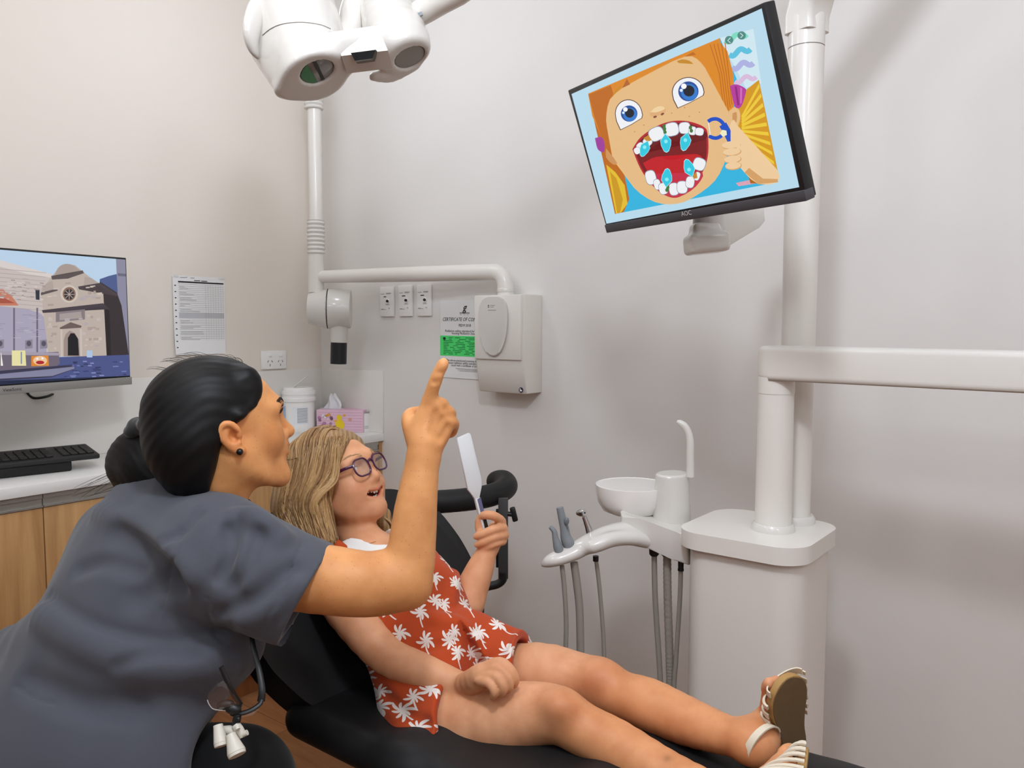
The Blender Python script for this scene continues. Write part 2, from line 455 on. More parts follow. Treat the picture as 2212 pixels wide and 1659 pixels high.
# ================================================================ bench and cabinets
bt = tag(obj('benchtop', wallbox(WA, BF, .05, WB, .867, .9, bev=.003), bench_m), 'long white benchtop running along the left wall into the corner', 'benchtop')
s0 = mn(on(97, 1180, M, BF - .012))[1]
edges = [s0 - .9, s0 - .45, s0, s0 + .45, s0 + .9]
while edges[-1] < WB - .3: edges.append(edges[-1] + .45)
edges = [e for e in edges if e < WB - .12] + [WB - .02]
CLAB = ['oak base cabinet under the benchtop, left of the frame edge', 'oak base cabinet at the left edge of the photo, left of the dark door gap',
        'oak base cabinet right of the dark door gap, behind the grey tunic', 'oak base cabinet behind the seated woman in the grey tunic',
        'oak base cabinet seen in the gap between grey tunic and black chair', 'oak base cabinet behind the blonde girl, against the back wall', 'narrow oak base cabinet at the corner end']
for i in range(len(edges) - 1):
    a, b = edges[i], edges[i + 1]
    lab = CLAB[i] if i < len(edges) - 2 else CLAB[5]
    t = thing('base_cabinet', W(-2.66, (a + b) / 2, 0), lab, 'cabinet', 'oak base cabinets under the benchtop')
    obj('carcass', wallbox(WA + .004, BF - .034, a, b, .1, .866), door_m, t)
    mb = wallbox(BF - .030, BF - .012, a + .0015, b - .0015, .107, .826, bev=.0012)
    obj('cabinet_door', mb, door_m, t)
    mb = wallbox(BF - .030, BF - .016, a + .001, b - .001, .830, .865)
    wallbox(BF - .016, BF - .008, a + .001, b - .001, .8275, .8325, mb); wallbox(BF - .016, BF - .011, a + .001, b - .001, .853, .865, mb)
    obj('handle_rail', mb, alu, t)
    obj('kickboard', wallbox(BF - .075, BF - .06, a, b, .001, .1), kick_m, t)
tag(obj('end_panel', wallbox(WA + .004, BF - .012, WB - .018, WB - .001, .0, .866), door_m), 'oak end panel closing the cabinets against the back wall', 'panel')

# ================================================================ wall-mounted computer monitor with a church on its screen
def screen_frame(TLp, h, v, w, ht):            # frame: TL point, right unit, down unit, width, height
    return dict(o=np.asarray(TLp, float), h=unit(h), v=unit(v), n=unit(np.cross(v, h)) if np.cross(v, h)[1] < 0 else unit(np.cross(h, v)), w=w, ht=ht)
def fpt(fr, u, v, lift=0.0): return fr['o'] + fr['h'] * u * fr['w'] + fr['v'] * v * fr['ht'] + fr['n'] * lift
def onfr(fr, px, py):
    p = on(px, py, fr['n'], fr['n'] @ fr['o']) - fr['o']
    return (p @ fr['h']) / fr['w'], (p @ fr['v']) / fr['ht']
EM = {}
def em(col, s=1.0):
    k = 'screen_colour_' + col
    if k not in EM:
        EM[k] = mat(k, '101010', .35, emit=col, estr=s)
    return EM[k]
class Pic:                                     # flat artwork on a screen or sheet, stacked in thin layers
    def __init__(s, fr, lift0=.0006, st=1.0): s.fr, s.mb, s.l, s.st = fr, MB(), lift0, st
    def poly(s, pts, col, up=True):
        s.mb.use(em(col, s.st) if isinstance(col, str) else col)
        bm = bmesh.new(); vs = [bm.verts.new((p[0], p[1], 0)) for p in pts]
        try:
            f = bm.faces.new(vs); r = bmesh.ops.triangulate(bm, faces=[f], ngon_method='EAR_CLIP')
        except ValueError: bm.free(); return s
        bm.verts.index_update()
        s.mb.add([fpt(s.fr, v.co.x, v.co.y, s.l) for v in bm.verts], [[v.index for v in f.verts] for f in bm.faces]); bm.free()
        if up: s.l += .000011
        return s
    def px(s, pts, col, sm=0):                 # outline given at photo positions, laid on the screen plane
        q = [onfr(s.fr, *p) for p in pts]
        if sm:
            q = list(map(tuple, spline(q + [q[0]], sm)[:-1]))
        return s.poly(q, col)
    def oval(s, c, rx, ry, rot, col, n=24):
        a = np.linspace(0, 2 * PI, n, endpoint=False); t = math.radians(rot)
        return s.px([(c[0] + rx * math.cos(x) * math.cos(t) - ry * math.sin(x) * math.sin(t), c[1] + rx * math.cos(x) * math.sin(t) + ry * math.sin(x) * math.cos(t)) for x in a], col)
    def line(s, pts, w, col):                  # stroke in photo pixels
        P = np.asarray(pts, float); T = np.gradient(P, axis=0); T /= np.linalg.norm(T, axis=1)[:, None] + 1e-9
        nn = np.column_stack([-T[:, 1], T[:, 0]]) * w / 2
        return s.px([tuple(p) for p in P + nn] + [tuple(p) for p in (P - nn)[::-1]], col)

hTV = unit(V(.434, .90, 0)); TVr = at(273, 557, 2.62); zt = TVr[2]
zb = at(276, 830, 2.62)[2]; TVH = zt - zb; TVW = .61
frT = screen_frame(TVr - hTV * TVW, hTV, -Z, TVW, TVH)
tv = thing('computer_monitor', frT['o'] + hTV * TVW / 2 - Z * TVH, 'computer monitor on the left wall showing a stone church, above the keyboard', 'monitor')
axT = np.array([hTV, -frT['n'], Z]); nT = frT['n']; mid = frT['o'] + hTV * TVW / 2 - Z * TVH / 2
obj('housing', MB().use(black_pl).box(mid - nT * .011, TVW, .02, TVH, axT, .002).box(mid - nT * .03 - Z * .02, TVW * .6, .03, TVH * .6, axT, .01), None, tv)
chin = .024 / TVH
mb = MB().use(mat('silver_grey_plastic', '8E8B86', .4)).box(fpt(frT, .5, 1 - chin / 2, .002), TVW, .008, .024, axT, .001)
mb.use(ink).text('ViewSonic', fpt(frT, *onfr(frT, 3, 846), .0065), hTV, Z, .013, 'LEFT')
obj('lower_bezel', mb, None, tv)
P_ = Pic(frT)
ss = P_
ss.poly([(.008, .014), (.992, .014), (.992, .93), (.008, .93)], 'BBD3EA')
cl = lambda pts: [(max(p[0], -140), p[1]) for p in pts]
ss.px([(-60, 548), (0, 562), (60, 580), (110, 592), (112, 640), (110, 760), (-60, 760)], 'C7BBB8')          # old wall at left
ss.px([(-60, 548), (0, 562), (60, 580), (112, 592), (112, 600), (60, 592), (0, 575), (-60, 560)], 'D8CFCC')
for k in range(14):
    y = 575 + k * 9; ss.px([(-60, y), (100 - k * 1, y + 14), (100 - k, y + 15), (-60, y + 1.5)], 'AFA09A')
ss.px([(76, 625), (85, 626), (85, 648), (77, 647)], '2B3140')
ss.px([(-50, 645), (-20, 628), (5, 625), (25, 640), (40, 660), (-50, 660)], 'C77A62'); ss.px([(-50, 650), (0, 640), (32, 655), (-50, 655)], 'A6523F')
ss.px([(-60, 655), (60, 668), (85, 676), (100, 690), (100, 765), (-60, 765)], 'A9A3B8')
for x in (-20, 28, 78): ss.px([(x, 665), (x + 4, 665), (x + 4, 765), (x, 765)], '6F687C')
for x in (0, 62, 94): ss.px([(x - 8, 735), (x + 8, 733), (x + 8, 752), (x - 8, 754)], '8A8494'); 
for x in (0, 62, 94): ss.oval((x, 742), 5, 6, 0, '55505F')
ss.px([(215, 603), (235, 596), (268, 588), (270, 640), (215, 640)], '4C5C8C')                                  # hill
ss.px([(250, 558), (278, 559), (280, 800), (262, 800)], '8C8AA0'); ss.px([(254, 590), (278, 592), (278, 598), (254, 596)], '6A687C')                                             # tower at right edge
ss.px([(215, 608), (252, 632), (262, 660), (280, 766), (228, 770), (215, 700)], '352C30')                     # shaded side wall
ss.px([(222, 660), (236, 672), (240, 770), (226, 770)], '241E22')
ss.px([(88, 627), (112, 612), (118, 596), (125, 580), (142, 570), (162, 573), (172, 584), (178, 598), (195, 600), (206, 610), (222, 622), (230, 770), (105, 770), (96, 700)], 'BDAFA6')  # facade
ss.px([(118, 594), (124, 580), (134, 572), (146, 570), (160, 574), (170, 584), (174, 588), (146, 594)], 'A99A92', 3)
ss.px([(110, 596), (145, 594), (178, 584), (181, 590), (146, 602), (112, 604)], '5A4F50')
ss.px([(90, 622), (100, 612), (113, 606), (116, 626), (92, 634)], 'B0A29B'); ss.px([(88, 632), (124, 623), (124, 628), (88, 638)], '5A4F50')
ss.px([(182, 598), (196, 600), (204, 610), (214, 612), (180, 620)], 'B0A29B'); ss.px([(168, 619), (216, 611), (254, 636), (252, 640), (214, 618), (170, 625)], '4A4044')
ss.px([(90, 670), (150, 663), (222, 655), (236, 668), (222, 662), (150, 670), (92, 676)], '453C44')
ss.oval((149, 635), 19, 19, 0, 'CFC4BA'); ss.oval((149, 635), 14, 15, 0, '8B6A58'); ss.oval((149, 636), 11, 11.5, 0, '34303A')
for k in range(8):
    a = k * PI / 4; ss.line([(149, 636), (149 + 11 * math.cos(a), 636 + 11 * math.sin(a))], 1.3, 'B9A79B')
ss.px([(120, 674), (183, 668), (183, 690), (120, 696)], '857A7E'); ss.px([(128, 678), (175, 673), (175, 687), (128, 692)], 'A79B98')
ss.px([(128, 708), (152, 696), (176, 704), (174, 708), (130, 711)], '6A5A56')
ss.px([(137, 770), (137, 735), (141, 722), (150, 714), (162, 720), (170, 735), (172, 770)], '9D8C85', 0)
ss.px([(146, 768), (146, 730), (152, 720), (160, 720), (168, 732), (170, 768)], '14131A')
for x in (130, 172): ss.px([(x, 711), (x + 4, 711), (x + 5, 770), (x + 1, 770)], 'CBBFB7')
for k in range(90):                      # weathered stone blocks
    x = 100 + RNG.random() * 110; y = 610 + RNG.random() * 150; w = 4 + 9 * RNG.random(); h_s = 2 + 4 * RNG.random()
    if abs(x + w / 2 - 150) < 26 and (y > 690 or abs(y - 635) < 24): continue
    if abs(y - 668) < 9: continue
    ss.px([(x, y), (x + w, y - .6), (x + w, y + h_s), (x, y + h_s + .4)], ['CBBDB2', 'AC9C94', 'C4B8B4', 'B3A8AE'][k % 4])
for k in range(60):
    x = -60 + RNG.random() * 150; y = 600 + RNG.random() * 48; w = 4 + 8 * RNG.random(); ss.px([(x, y), (x + w, y + w * .12), (x + w, y + 2.5 + w * .12), (x, y + 2.5)], ['B8A9A4', 'D2C8C4', 'A3938E'][k % 3])
for k in range(36):
    x = -55 + RNG.random() * 145; y = 672 + RNG.random() * 60; w = 8 + 14 * RNG.random(); ss.px([(x, y), (x + w, y), (x + w, y + .9), (x, y + .9)], ['8E889E', 'BDB8C8'][k % 2])
ss.px([(105, 772), (285, 766), (285, 822), (-60, 838), (-60, 800)], '4A5488')                                 # cobbles
for k in range(36):
    x = 135 + RNG.random() * 132; y = 778 + RNG.random() * 40; w = 4 + RNG.random() * 10
    ss.px([(x, y), (x + w, y - .6), (min(x + w + 2, 272), y + 2), (x + 1, y + 2.4)], ['6F7BB4', '39406E', '8590C4', '2E345C'][k % 4])
ss.px([(-60, 765), (125, 760), (128, 785), (110, 800), (-60, 806)], '6E6474'); ss.px([(-60, 757), (126, 762), (128, 768), (-60, 766)], 'A59CAC')
ss.px([(-60, 806), (110, 800), (150, 788), (162, 796), (110, 815), (-60, 826)], '39384F'); ss.px([(-60, 814), (110, 806), (158, 792), (160, 796), (112, 812), (-60, 821)], '8484A0')
ss.px([(24, 757), (53, 757), (55, 790), (24, 790)], 'E9E2A8'); ss.px([(0, 762), (1, 762), (5, 790), (0, 790)], 'F0EEE0')
ss.px([(43, 760), (46, 760), (46, 786), (43, 786)], '8C94A8')
ss.px([(66, 769), (103, 768), (104, 790), (66, 791)], 'E0892C'); ss.oval((85, 779), 15, 10, 0, 'F0C79A'); ss.oval((85, 783), 9, 4, 0, 'B01E28'); ss.oval((79, 775), 2.4, 2.4, 0, 'F4F4F8'); ss.oval((90, 774), 2.4, 2.4, 0, 'F4F4F8')
ss.px([(186, 757), (198, 757), (198, 772), (186, 772)], 'AFC6E4')
ss.px([(-140, 828), (274, 814), (274, 823), (-140, 840)], '1B2340')                                           # taskbar
for x in (224, 229, 235, 240, 246, 252, 259, 267): ss.px([(x, 817.5), (x + 3, 817.4), (x + 3, 820), (x, 820.1)], 'DCE2F0')
# clip artwork to the panel
vs_all = ss.mb.v
for k, arr in enumerate(vs_all):
    r = arr - frT['o']; u = np.clip(r @ frT['h'], .005, TVW - .005); v_ = np.clip(r @ frT['v'], .006, TVH * .93); l = r @ frT['n']
    vs_all[k] = frT['o'] + u[:, None] * frT['h'] + v_[:, None] * frT['v'] + l[:, None] * frT['n']
scr = obj('screen', ss.mb, None, tv, smooth=0); scr['label'] = 'lit screen showing a stone church'
wallpt = mid - Z * .02; wm = WA
back = np.array(wallpt) - nT * .045
arm_end = W(WA, mn(back)[1] + .02, back[2])
obj('wall_bracket', MB().tube([back, (back + arm_end) / 2, arm_end], .022, 12).box(arm_end + M * .008, .016, .12, .12, AX, .004), black_pl, tv)
cp = [at(57, 842, 2.62), at(62, 853, 2.63), at(75, 860, 2.64), at(100, 857, 2.66), at(118, 849, 2.70), at(132, 838, 2.74)]
obj('cable', MB().tube(spline(cp, 6), .0042, 8), black_pl, tv)

# ================================================================ keyboard on a black slab
def bench_pt(px, py, z=.9): return on(px, py, Z, z)
kR = bench_pt(216, 981, .945); hk = unit(N * .985 - M * .17)
hk = unit(bench_pt(216, 981, .945) - bench_pt(0, 1003, .945)); dk = unit(np.cross(Z, hk)); dk = dk if dk @ M < 0 else -dk
axk = np.array([hk, dk, Z])
slabR = bench_pt(152, 1015, .9)
t = thing('document_slab', slabR - hk * .2, 'black slab lying flat under the raised keyboard on the white benchtop', 'case')
sl = slabR - hk * .20 + dk * .02
obj('slab_body', MB().box(sl + Z * .017, .40, .09, .032, axk, .006), black_pl, t)
kb = thing('keyboard', kR - hk * .2 - Z * .03, 'black computer keyboard propped on a black slab on the benchtop', 'keyboard')
tilt = unit(dk * .975 + Z * .10); nk = unit(np.cross(hk, tilt)); nk = nk if nk[2] > 0 else -nk
axb = np.array([hk, tilt, nk])
kc = kR - hk * .225 + tilt * .075
mbk = MB().box(kc - nk * .006, .45, .155, .016, axb, .005).box(kc - nk * .017 + tilt * .02, .38, .05, .010, axb, .003)
obj('keyboard_case', mbk, mat('black_keyboard_plastic', '222222', .55), kb)
keym = mat('black_keycap', '191919', .5)
key0 = None
for r in range(5):
    for c in range(19):
        if c == 14: continue
        p = kc + hk * (-.208 + c * .0228) + tilt * (-.052 + r * .0225) + nk * .004
        if key0 is None:
            key0 = obj('key', MB().box(p, .0195, .0195, .006, axb, .0016, 1), keym, kb)
            k0loc = key0.location.copy(); p0 = p
        else:
            k = key0.copy(); C.objects.link(k); k.parent = kb; k.location = k0loc + Vector(p - p0)

# ================================================================ sheet of paper on the left wall
def sheet_frame(TL, TR, BR, BL, plane):
    P = [plane(*p) for p in (TL, TR, BR, BL)]
    h = unit((P[1] - P[0]) + (P[2] - P[3])); v = unit((P[3] - P[0]) + (P[2] - P[1])); v = unit(v - h * (h @ v))
    w = (np.linalg.norm(P[1] - P[0]) + np.linalg.norm(P[2] - P[3])) / 2; ht = (np.linalg.norm(P[3] - P[0]) + np.linalg.norm(P[2] - P[1])) / 2
    return screen_frame(P[0], h, v, w, ht)
fr = sheet_frame((372, 594), (478, 602), (489, 764), (370, 769), lambda x, y: onA(x, y, .004))
p1 = Pic(fr, .0)
mb = p1.mb.use(paper_m)
nu = 9; curl = lambda u, v: .012 * max(0, v - .5) ** 2 * 2 * (1 - u) + .006 * (1 - u) ** 3 * v + .0015 * math.sin(u * 6)
g = [[fpt(fr, i / (nu - 1), j / (nu - 1), curl(i / (nu - 1), j / (nu - 1))) for i in range(nu)] for j in range(nu)]
mb.add([p for row in g for p in row], [[j * nu + i, j * nu + i + 1, (j + 1) * nu + i + 1, (j + 1) * nu + i] for j in range(nu - 1) for i in range(nu - 1)])
def bar(fr, mb, m, u0, v0, u1, v1, lift=.0):
    mb.use(m); k = max(1, int((u1 - u0) * 10))
    for i in range(k):
        a, b = u0 + (u1 - u0) * i / k, u0 + (u1 - u0) * (i + 1) / k
        mb.poly([fpt(fr, a, v0, curl(a, v0) + .0006 + lift), fpt(fr, b, v0, curl(b, v0) + .0006 + lift), fpt(fr, b, v1, curl(b, v1) + .0006 + lift), fpt(fr, a, v1, curl(a, v1) + .0006 + lift)])
bar(fr, mb, ink, .1, .07, .98, .088)
for u0, u1, v0 in ((.40, .52, .050), (.54, .66, .053)): bar(fr, mb, ink, u0, v0, u1, v0 + .009)
for u0, u1, v0 in ((.14, .24, .020), (.245, .27, .016), (.33, .41, .021)): bar(fr, mb, ink_l, u0, v0, u1, v0 + .007)
for k in range(30):
    v = .105 + k * .0238
    if 15 <= k <= 17: continue
    bar(fr, mb, ink_l, .1, v, .98, v + .0022)
    if k % 3: bar(fr, mb, ink_l, .12, v + .009, .2 + .4 * RNG.random(), v + .013)
for k in range(8): bar(fr, mb, ink_l, .62 + k * .05, .105, .622 + k * .05, .82)
bar(fr, mb, mat('pale_grey_print', 'B9B9BC', .8), .1, .462, .98, .53, -.0003)
for k in range(11):
    v = .12 + k * .078; bar(fr, mb, ink, .03, v, .06, v + .012)
nt_ = thing('notice_sign', fpt(fr, .5, 1, 0), 'white printed checklist sheet taped to the left wall above the woman', 'paper')
obj('sheet', mb, None, nt_, smooth=0)
for u in (.06, .94): obj('tape', MB().poly([fpt(fr, u - .05, -.015, .0035), fpt(fr, u + .05, -.015, .0035), fpt(fr, u + .05, .02, .0035), fpt(fr, u - .05, .02, .0035)]), mat('clear_tape', 'E4E2DE', .3, alpha=.6), nt_)

# ================================================================ power outlet on the left wall
fr = sheet_frame((565, 758), (619, 757), (621, 796), (568, 798), lambda x, y: onA(x, y, .009))
axo = np.array([fr['h'], fr['n'], -fr['v']])
t = thing('power_outlet', fpt(fr, .5, 1, 0), 'white double power outlet on the left wall just above the splashback', 'outlet')
gpo = mat('white_outlet_plastic', 'EFEDEA', .35)
obj('outlet_plate', MB().box(fpt(fr, .5, .5, -.004), fr['w'], .009, fr['ht'], axo, .003), gpo, t)
for u in (.33, .75):
    obj('switch', MB().box(fpt(fr, u, .24, .002), .016, .007, .012, axo, .003), gpo, t)
    mb = MB()
    for du, dv, rot in ((-.08, 0, -35), (.08, 0, 35), (0, .2, 0)):
        a = math.radians(rot); ux = fr['h'] * math.cos(a) - fr['v'] * math.sin(a); uz = np.cross(ux, fr['n'])
        mb.box(fpt(fr, u + du, .58 + dv, .0006), .0022, .0012, .009, np.array([ux, fr['n'], uz]))
    obj('socket_slots', mb, dark_pl, t)

# ================================================================ three switch plates on the back wall
PL = [((820, 620), (849, 618.5), (849, 683.5), (820, 683.5)), ((860, 617), (889, 615.5), (889, 683), (860, 683)), ((900, 615.5), (930, 614.5), (930, 682.5), (900, 682.5))]
LN = ['leftmost of the three white switch plates under the x-ray arm', 'middle of the three white switch plates under the x-ray arm', 'rightmost of the three white switch plates, nearest the certificate']
for q, lab in zip(PL, LN):
    fr = sheet_frame(*q, lambda x, y: onB(x, y, .011)); axo = np.array([fr['h'], fr['n'], -fr['v']])
    t = thing('switch_plate', fpt(fr, .5, 1, 0), lab, 'switch', 'white switch plates on the back wall')
    mb = MB().use(gpo).box(fpt(fr, .5, .5, -.005), fr['w'], .010, fr['ht'], axo, .002)
    mb.use(ink_l)
    for u0, u1, v in ((.1, .35, .235), (.48, .85, .21), (.48, .8, .235), (.1, .3, .745), (.1, .48, .76)):
        mb.poly([fpt(fr, u0, v, .0006), fpt(fr, u1, v, .0006), fpt(fr, u1, v + .012, .0006), fpt(fr, u0, v + .012, .0006)])
    u0, u1 = (.30, .49) if q is PL[0] else (.28, .54)
    mb.use(ink).poly([fpt(fr, u0, .325, .0006), fpt(fr, u1, .325, .0006), fpt(fr, u1, .352, .0006), fpt(fr, u0, .352, .0006)])
    mb.use(ink_l).poly([fpt(fr, .44, .60, .0006), fpt(fr, .74, .60, .0006), fpt(fr, .74, .612, .0006), fpt(fr, .44, .612, .0006)])
    obj('face_plate', mb, None, t)
    b = obj('indicator_button', MB().use(gpo).lathe([(.011, -.002), (.011, .003), (.009, .005), (0, .005)], fpt(fr, .58, .49), fr['n'], 20)
        .use(black_pl).lathe([(.0001, .0051), (.0078, .0051), (.0078, .006), (0, .006)], fpt(fr, .63, .485), fr['n'], 16, xs=.7), None, t)
    obj('status_lamp', MB().ball(fpt(fr, .7, .72, .001), .0035, n=10, m=6), mat('grey_lamp', 'C9C4BE', .3), t)

# ================================================================ certificate on the back wall
fr = sheet_frame((951, 649), (1060, 648), (1064, 822), (957, 815), lambda x, y: onB(x, y, .003)); curl = lambda u, v: 0
mb = MB().use(paper_m).poly([fpt(fr, 0, 0), fpt(fr, 1, 0), fpt(fr, 1, 1), fpt(fr, 0, 1)])
def wr(s, u, v, h, m=ink, al='CENTER', w=None, it=True, b=False): mb.use(m).text(s, fpt(fr, u, v, .0012), fr['h'], -fr['v'], h, al, w, italic=it, bold=b)
mb.use(ink).text('g', fpt(fr, .50, .135, .0012), fr['h'], -fr['v'], .040, italic=True, bold=True)
bar(fr, mb, ink_l, .40, .155, .60, .170)
for u0 in (.405, .48, .545): bar(fr, mb, ink_l, u0, .182, u0 + .035, .187)
wr('CERTIFICATE OF COMPLIANCE', .52, .265, .019, w=.235)
wr('PEDM 2018', .5, .335, .014, w=.062)
wr('Radiation safety standard for Premises', .5, .405, .012, w=.20); wr('housing Radiation Source', .5, .435, .012, w=.13)
bar(fr, mb, green_p, .0, .455, 1, .715)
mb.use(ink).poly([fpt(fr, .07, .475, .0015), fpt(fr, .11, .475, .0015), fpt(fr, .12, .50, .0015), fpt(fr, .09, .515, .0015), fpt(fr, .06, .50, .0015)])
dkg = mat('dark_green_print', '1F6B35', .8)
for k in range(11):
    v = .475 + k * .021; x = .18 if k < 2 else .07
    while x < .95:
        w = .04 + .16 * RNG.random(); bar(fr, mb, dkg, x, v, min(x + w, .97), v + .007, .0006); x += w + .03 + .12 * RNG.random()
for i, s in enumerate(('The above-mentioned premises have passed the', 'relevant radiation safety standard and has been', 'issued with a certificate of compliance.')):
    wr(s, .56, .785 + i * .031, .012, w=(.215, .22, .165)[i])
for i in range(3): bar(fr, mb, ink_l, .32 + .04 * i, .872 + i * .015, .86 - .05 * i, .877 + i * .015)
tag(obj('certificate', mb, None, smooth=0), 'white certificate with a green slip on the back wall beside the x-ray box', 'certificate')
# ================================================================ things on the benchtop by the corner
def bp(px, py): return bench_pt(px, py, .9)
# bucket of wipes
c = bp(647, 934); c = c + unit(V(c[0], c[1], 0)) * .045
sc_ = c[1] / F
t = thing('wipes_tub', c, 'large white lidded tub of wipes on the benchtop, left of the pink tissue box', 'tub')
tubm = mat('white_tub_plastic', 'ECEAE7', .35)
r0 = 34 * sc_
obj('tub_body', MB().lathe([(0, .0), (r0 * .90, 0), (r0 * .95, .004), (r0 * 1.0, .03), (r0 * .98, .128), (r0 * 1.02, .13)], c, n=40), tubm, t)
obj('lid', MB().lathe([(r0 * 1.04, .128), (r0 * 1.06, .132), (r0 * 1.06, .143), (r0 * 1.02, .146), (r0 * 1.02, .156), (r0 * 1.06, .158), (r0 * 1.05, .170), (r0 * .98, .172), (r0 * .97, .181), (r0 * .9, .186), (0, .186)], c, n=40), tubm, t)
fl = MB(); d0 = unit(V(-.6, -.2, 0)); top = c + Z * .186 - d0 * .005
fl.tube(spline([top, top + Z * .012 + V(.012, 0, 0), top + Z * .03 + V(.028, 0, 0), top + Z * .042 + V(.05, .0, 0)], 5), [.013, .013, .012, .012, .011, .011, .010, .010, .009, .009, .008, .008, .006, .006, .004, .003], 10, flat=.25)
obj('dispenser_cap', MB().tube([top - Z * .004 + V(-.03, 0, 0), top + Z * .02 + V(.0, 0, 0), top + Z * .047 + V(.035, .0, 0)], [.012, .014, .010], 12, flat=.22), tubm, t)
def cyl_label(c, r, a0, a1, z0, z1, m, mb, k=10, lift=.0006):
    a = np.linspace(math.radians(a0), math.radians(a1), k); mb.use(m)
    vs = [c + V(math.cos(x) * (r + lift), math.sin(x) * (r + lift), z) for z in (z0, z1) for x in a]
    mb.add(vs, [[i, i + 1, k + i + 1, k + i] for i in range(k - 1)])
mb = MB(); cyl_label(c, r0 * .999, -97, -40, .035, .108, mat('pale_label', 'E3E4E8', .6), mb)
for k in range(14): cyl_label(c, r0 * 1.0, -82, -45, .042 + k * .0045, .0437 + k * .0045, ink_l, mb, 8, .0012)
cyl_label(c, r0 * .999, -150, -132, .04, .11, mat('blue_label', 'A9BBD6', .6), mb); cyl_label(c, r0, -125, -108, .012, .018, mat('blue_print', '9DB3DA', .6), mb)
obj('label', mb, None, t)
# tissue box
a = bp(684, 932) ; hb = unit(bp(772, 935) - bp(684, 933)); Lb = .205; nb = unit(V(-hb[1], hb[0], 0)); nb = nb if nb[1] > 0 else -nb
pink = mat('pink_card', 'DDB7C8', .6)
bx = a + hb * Lb / 2 + nb * .055
t = thing('tissue_box', bx, 'pink patterned tissue box with a white tissue pulled up, between tub and tin', 'tissue box')
axx = np.array([hb, nb, Z]); mb = MB().use(pink).box(bx + Z * .046, Lb, .11, .092, axx, .002)
frb = screen_frame(a + Z * .092, hb, -Z, Lb, .092)
PX = Pic(frb, .0008)
def mc(n_, col): return mat(n_, col, .6)
for k in range(7):
    v = .1 + k * .13; PX.poly([(.02, v), (.98, v), (.98, v + .012), (.02, v + .012)], mc('dusty_pink_print', 'C99DB2'), False)
PX.l += .0001
rr = np.random.default_rng(3)
for k in range(16):
    x, y, s = .04 + .30 * rr.random(), .2 + .72 * rr.random(), .02 + .03 * rr.random()
    PX.poly([(x + s * math.cos(q) * (1 if i % 2 else .45), y + 2 * s * math.sin(q) * (1 if i % 2 else .45)) for i, q in enumerate(np.linspace(0, 2 * PI, 10, endpoint=False))],
            mc('floral_print_%d' % (k % 4), ['B77FA8', 'E2A24A', 'EFE6EC', '8F6A86'][k % 4]), False)
PX.l += .0001
PX.poly([(.50 + .10 * math.cos(q), .68 + .26 * math.sin(q)) for q in np.linspace(0, 2 * PI, 18, endpoint=False)], mc('yellow_print', 'E5C51E'))
PX.poly([(.49 + .055 * math.cos(q), .34 + .13 * math.sin(q)) for q in np.linspace(0, 2 * PI, 14, endpoint=False)], mc('yellow_print', 'E5C51E'))
for x, y in ((.60, .24), (.36, .80), (.41, .5)): PX.poly([(x + .03 * math.cos(q), y + .06 * math.sin(q)) for q in np.linspace(0, 2 * PI, 10, endpoint=False)], mc('amber_print', 'E2A24A'))
PX.poly([(.72 + .04 * math.cos(q), .42 + .07 * math.sin(q)) for q in np.linspace(0, 2 * PI, 12, endpoint=False)], mc('peach_print', 'D99E86'))
for v, f in zip(PX.mb.v, range(10 ** 6)): pass
obj('box', mb, None, t)
o_ = obj('printed_panel', PX.mb, None, t, smooth=0); o_['label'] = 'pink printed front with yellow and white flowers'
slot = bx - hb * .055 + Z * .092
tm = mat('white_tissue', 'E9E9EB', .9)
vs = []; fs = []; kk = 9
for j in range(kk):
    for i in range(13):
        u = i / 12; v = j / (kk - 1); w = .085 * (1 - .75 * v ** 1.3)
        vs.append(slot + hb * ((u - .5) * w + .012 * v + .006 * math.sin(v * 5)) + Z * (v * .062 - .002 + .006 * math.sin(u * 9) * v) + nb * (.012 * math.sin(u * 11 + v * 3) * (1 - .4 * v)))
for j in range(kk - 1):
    for i in range(12): fs.append([j * 13 + i, j * 13 + i + 1, (j + 1) * 13 + i + 1, (j + 1) * 13 + i])
obj('tissue', MB().add(vs, fs), tm, t, smooth=80)
obj('slot', MB().prism([(.055 * math.cos(q), .022 * math.sin(q)) for q in np.linspace(0, 2 * PI, 20, endpoint=False)], slot, hb, nb, Z, -.001, .0012), mat('plastic_film', 'CFC6CC', .3), t)
# small tin
c = bp(778, 932) + V(0, .02, 0); r0 = 23.5 * c[1] / F
t = thing('tin_can', c, 'small white labelled tin with a metal rim on the benchtop end', 'tin')
obj('can_body', MB().lathe([(0, 0), (r0 * .97, 0), (r0, .003), (r0, .078)], c, n=36), mat('white_can_label', 'E7E5E3', .45), t)
obj('lid', MB().lathe([(r0, .078), (r0 * 1.03, .079), (r0 * 1.03, .085), (r0 * .97, .085), (r0 * .95, .081), (0, .081)], c, n=36), alu, t)
mb = MB()
for k, (a0, a1) in enumerate(((-110, -85), (-112, -78), (-112, -70), (-112, -75), (-112, -92), (-60, -40), (-62, -38))):
    cyl_label(c, r0, a0, a1, .058 - k * .007, .0595 - k * .007, ink_l, mb, 8, .0012)
obj('label', mb, None, t)

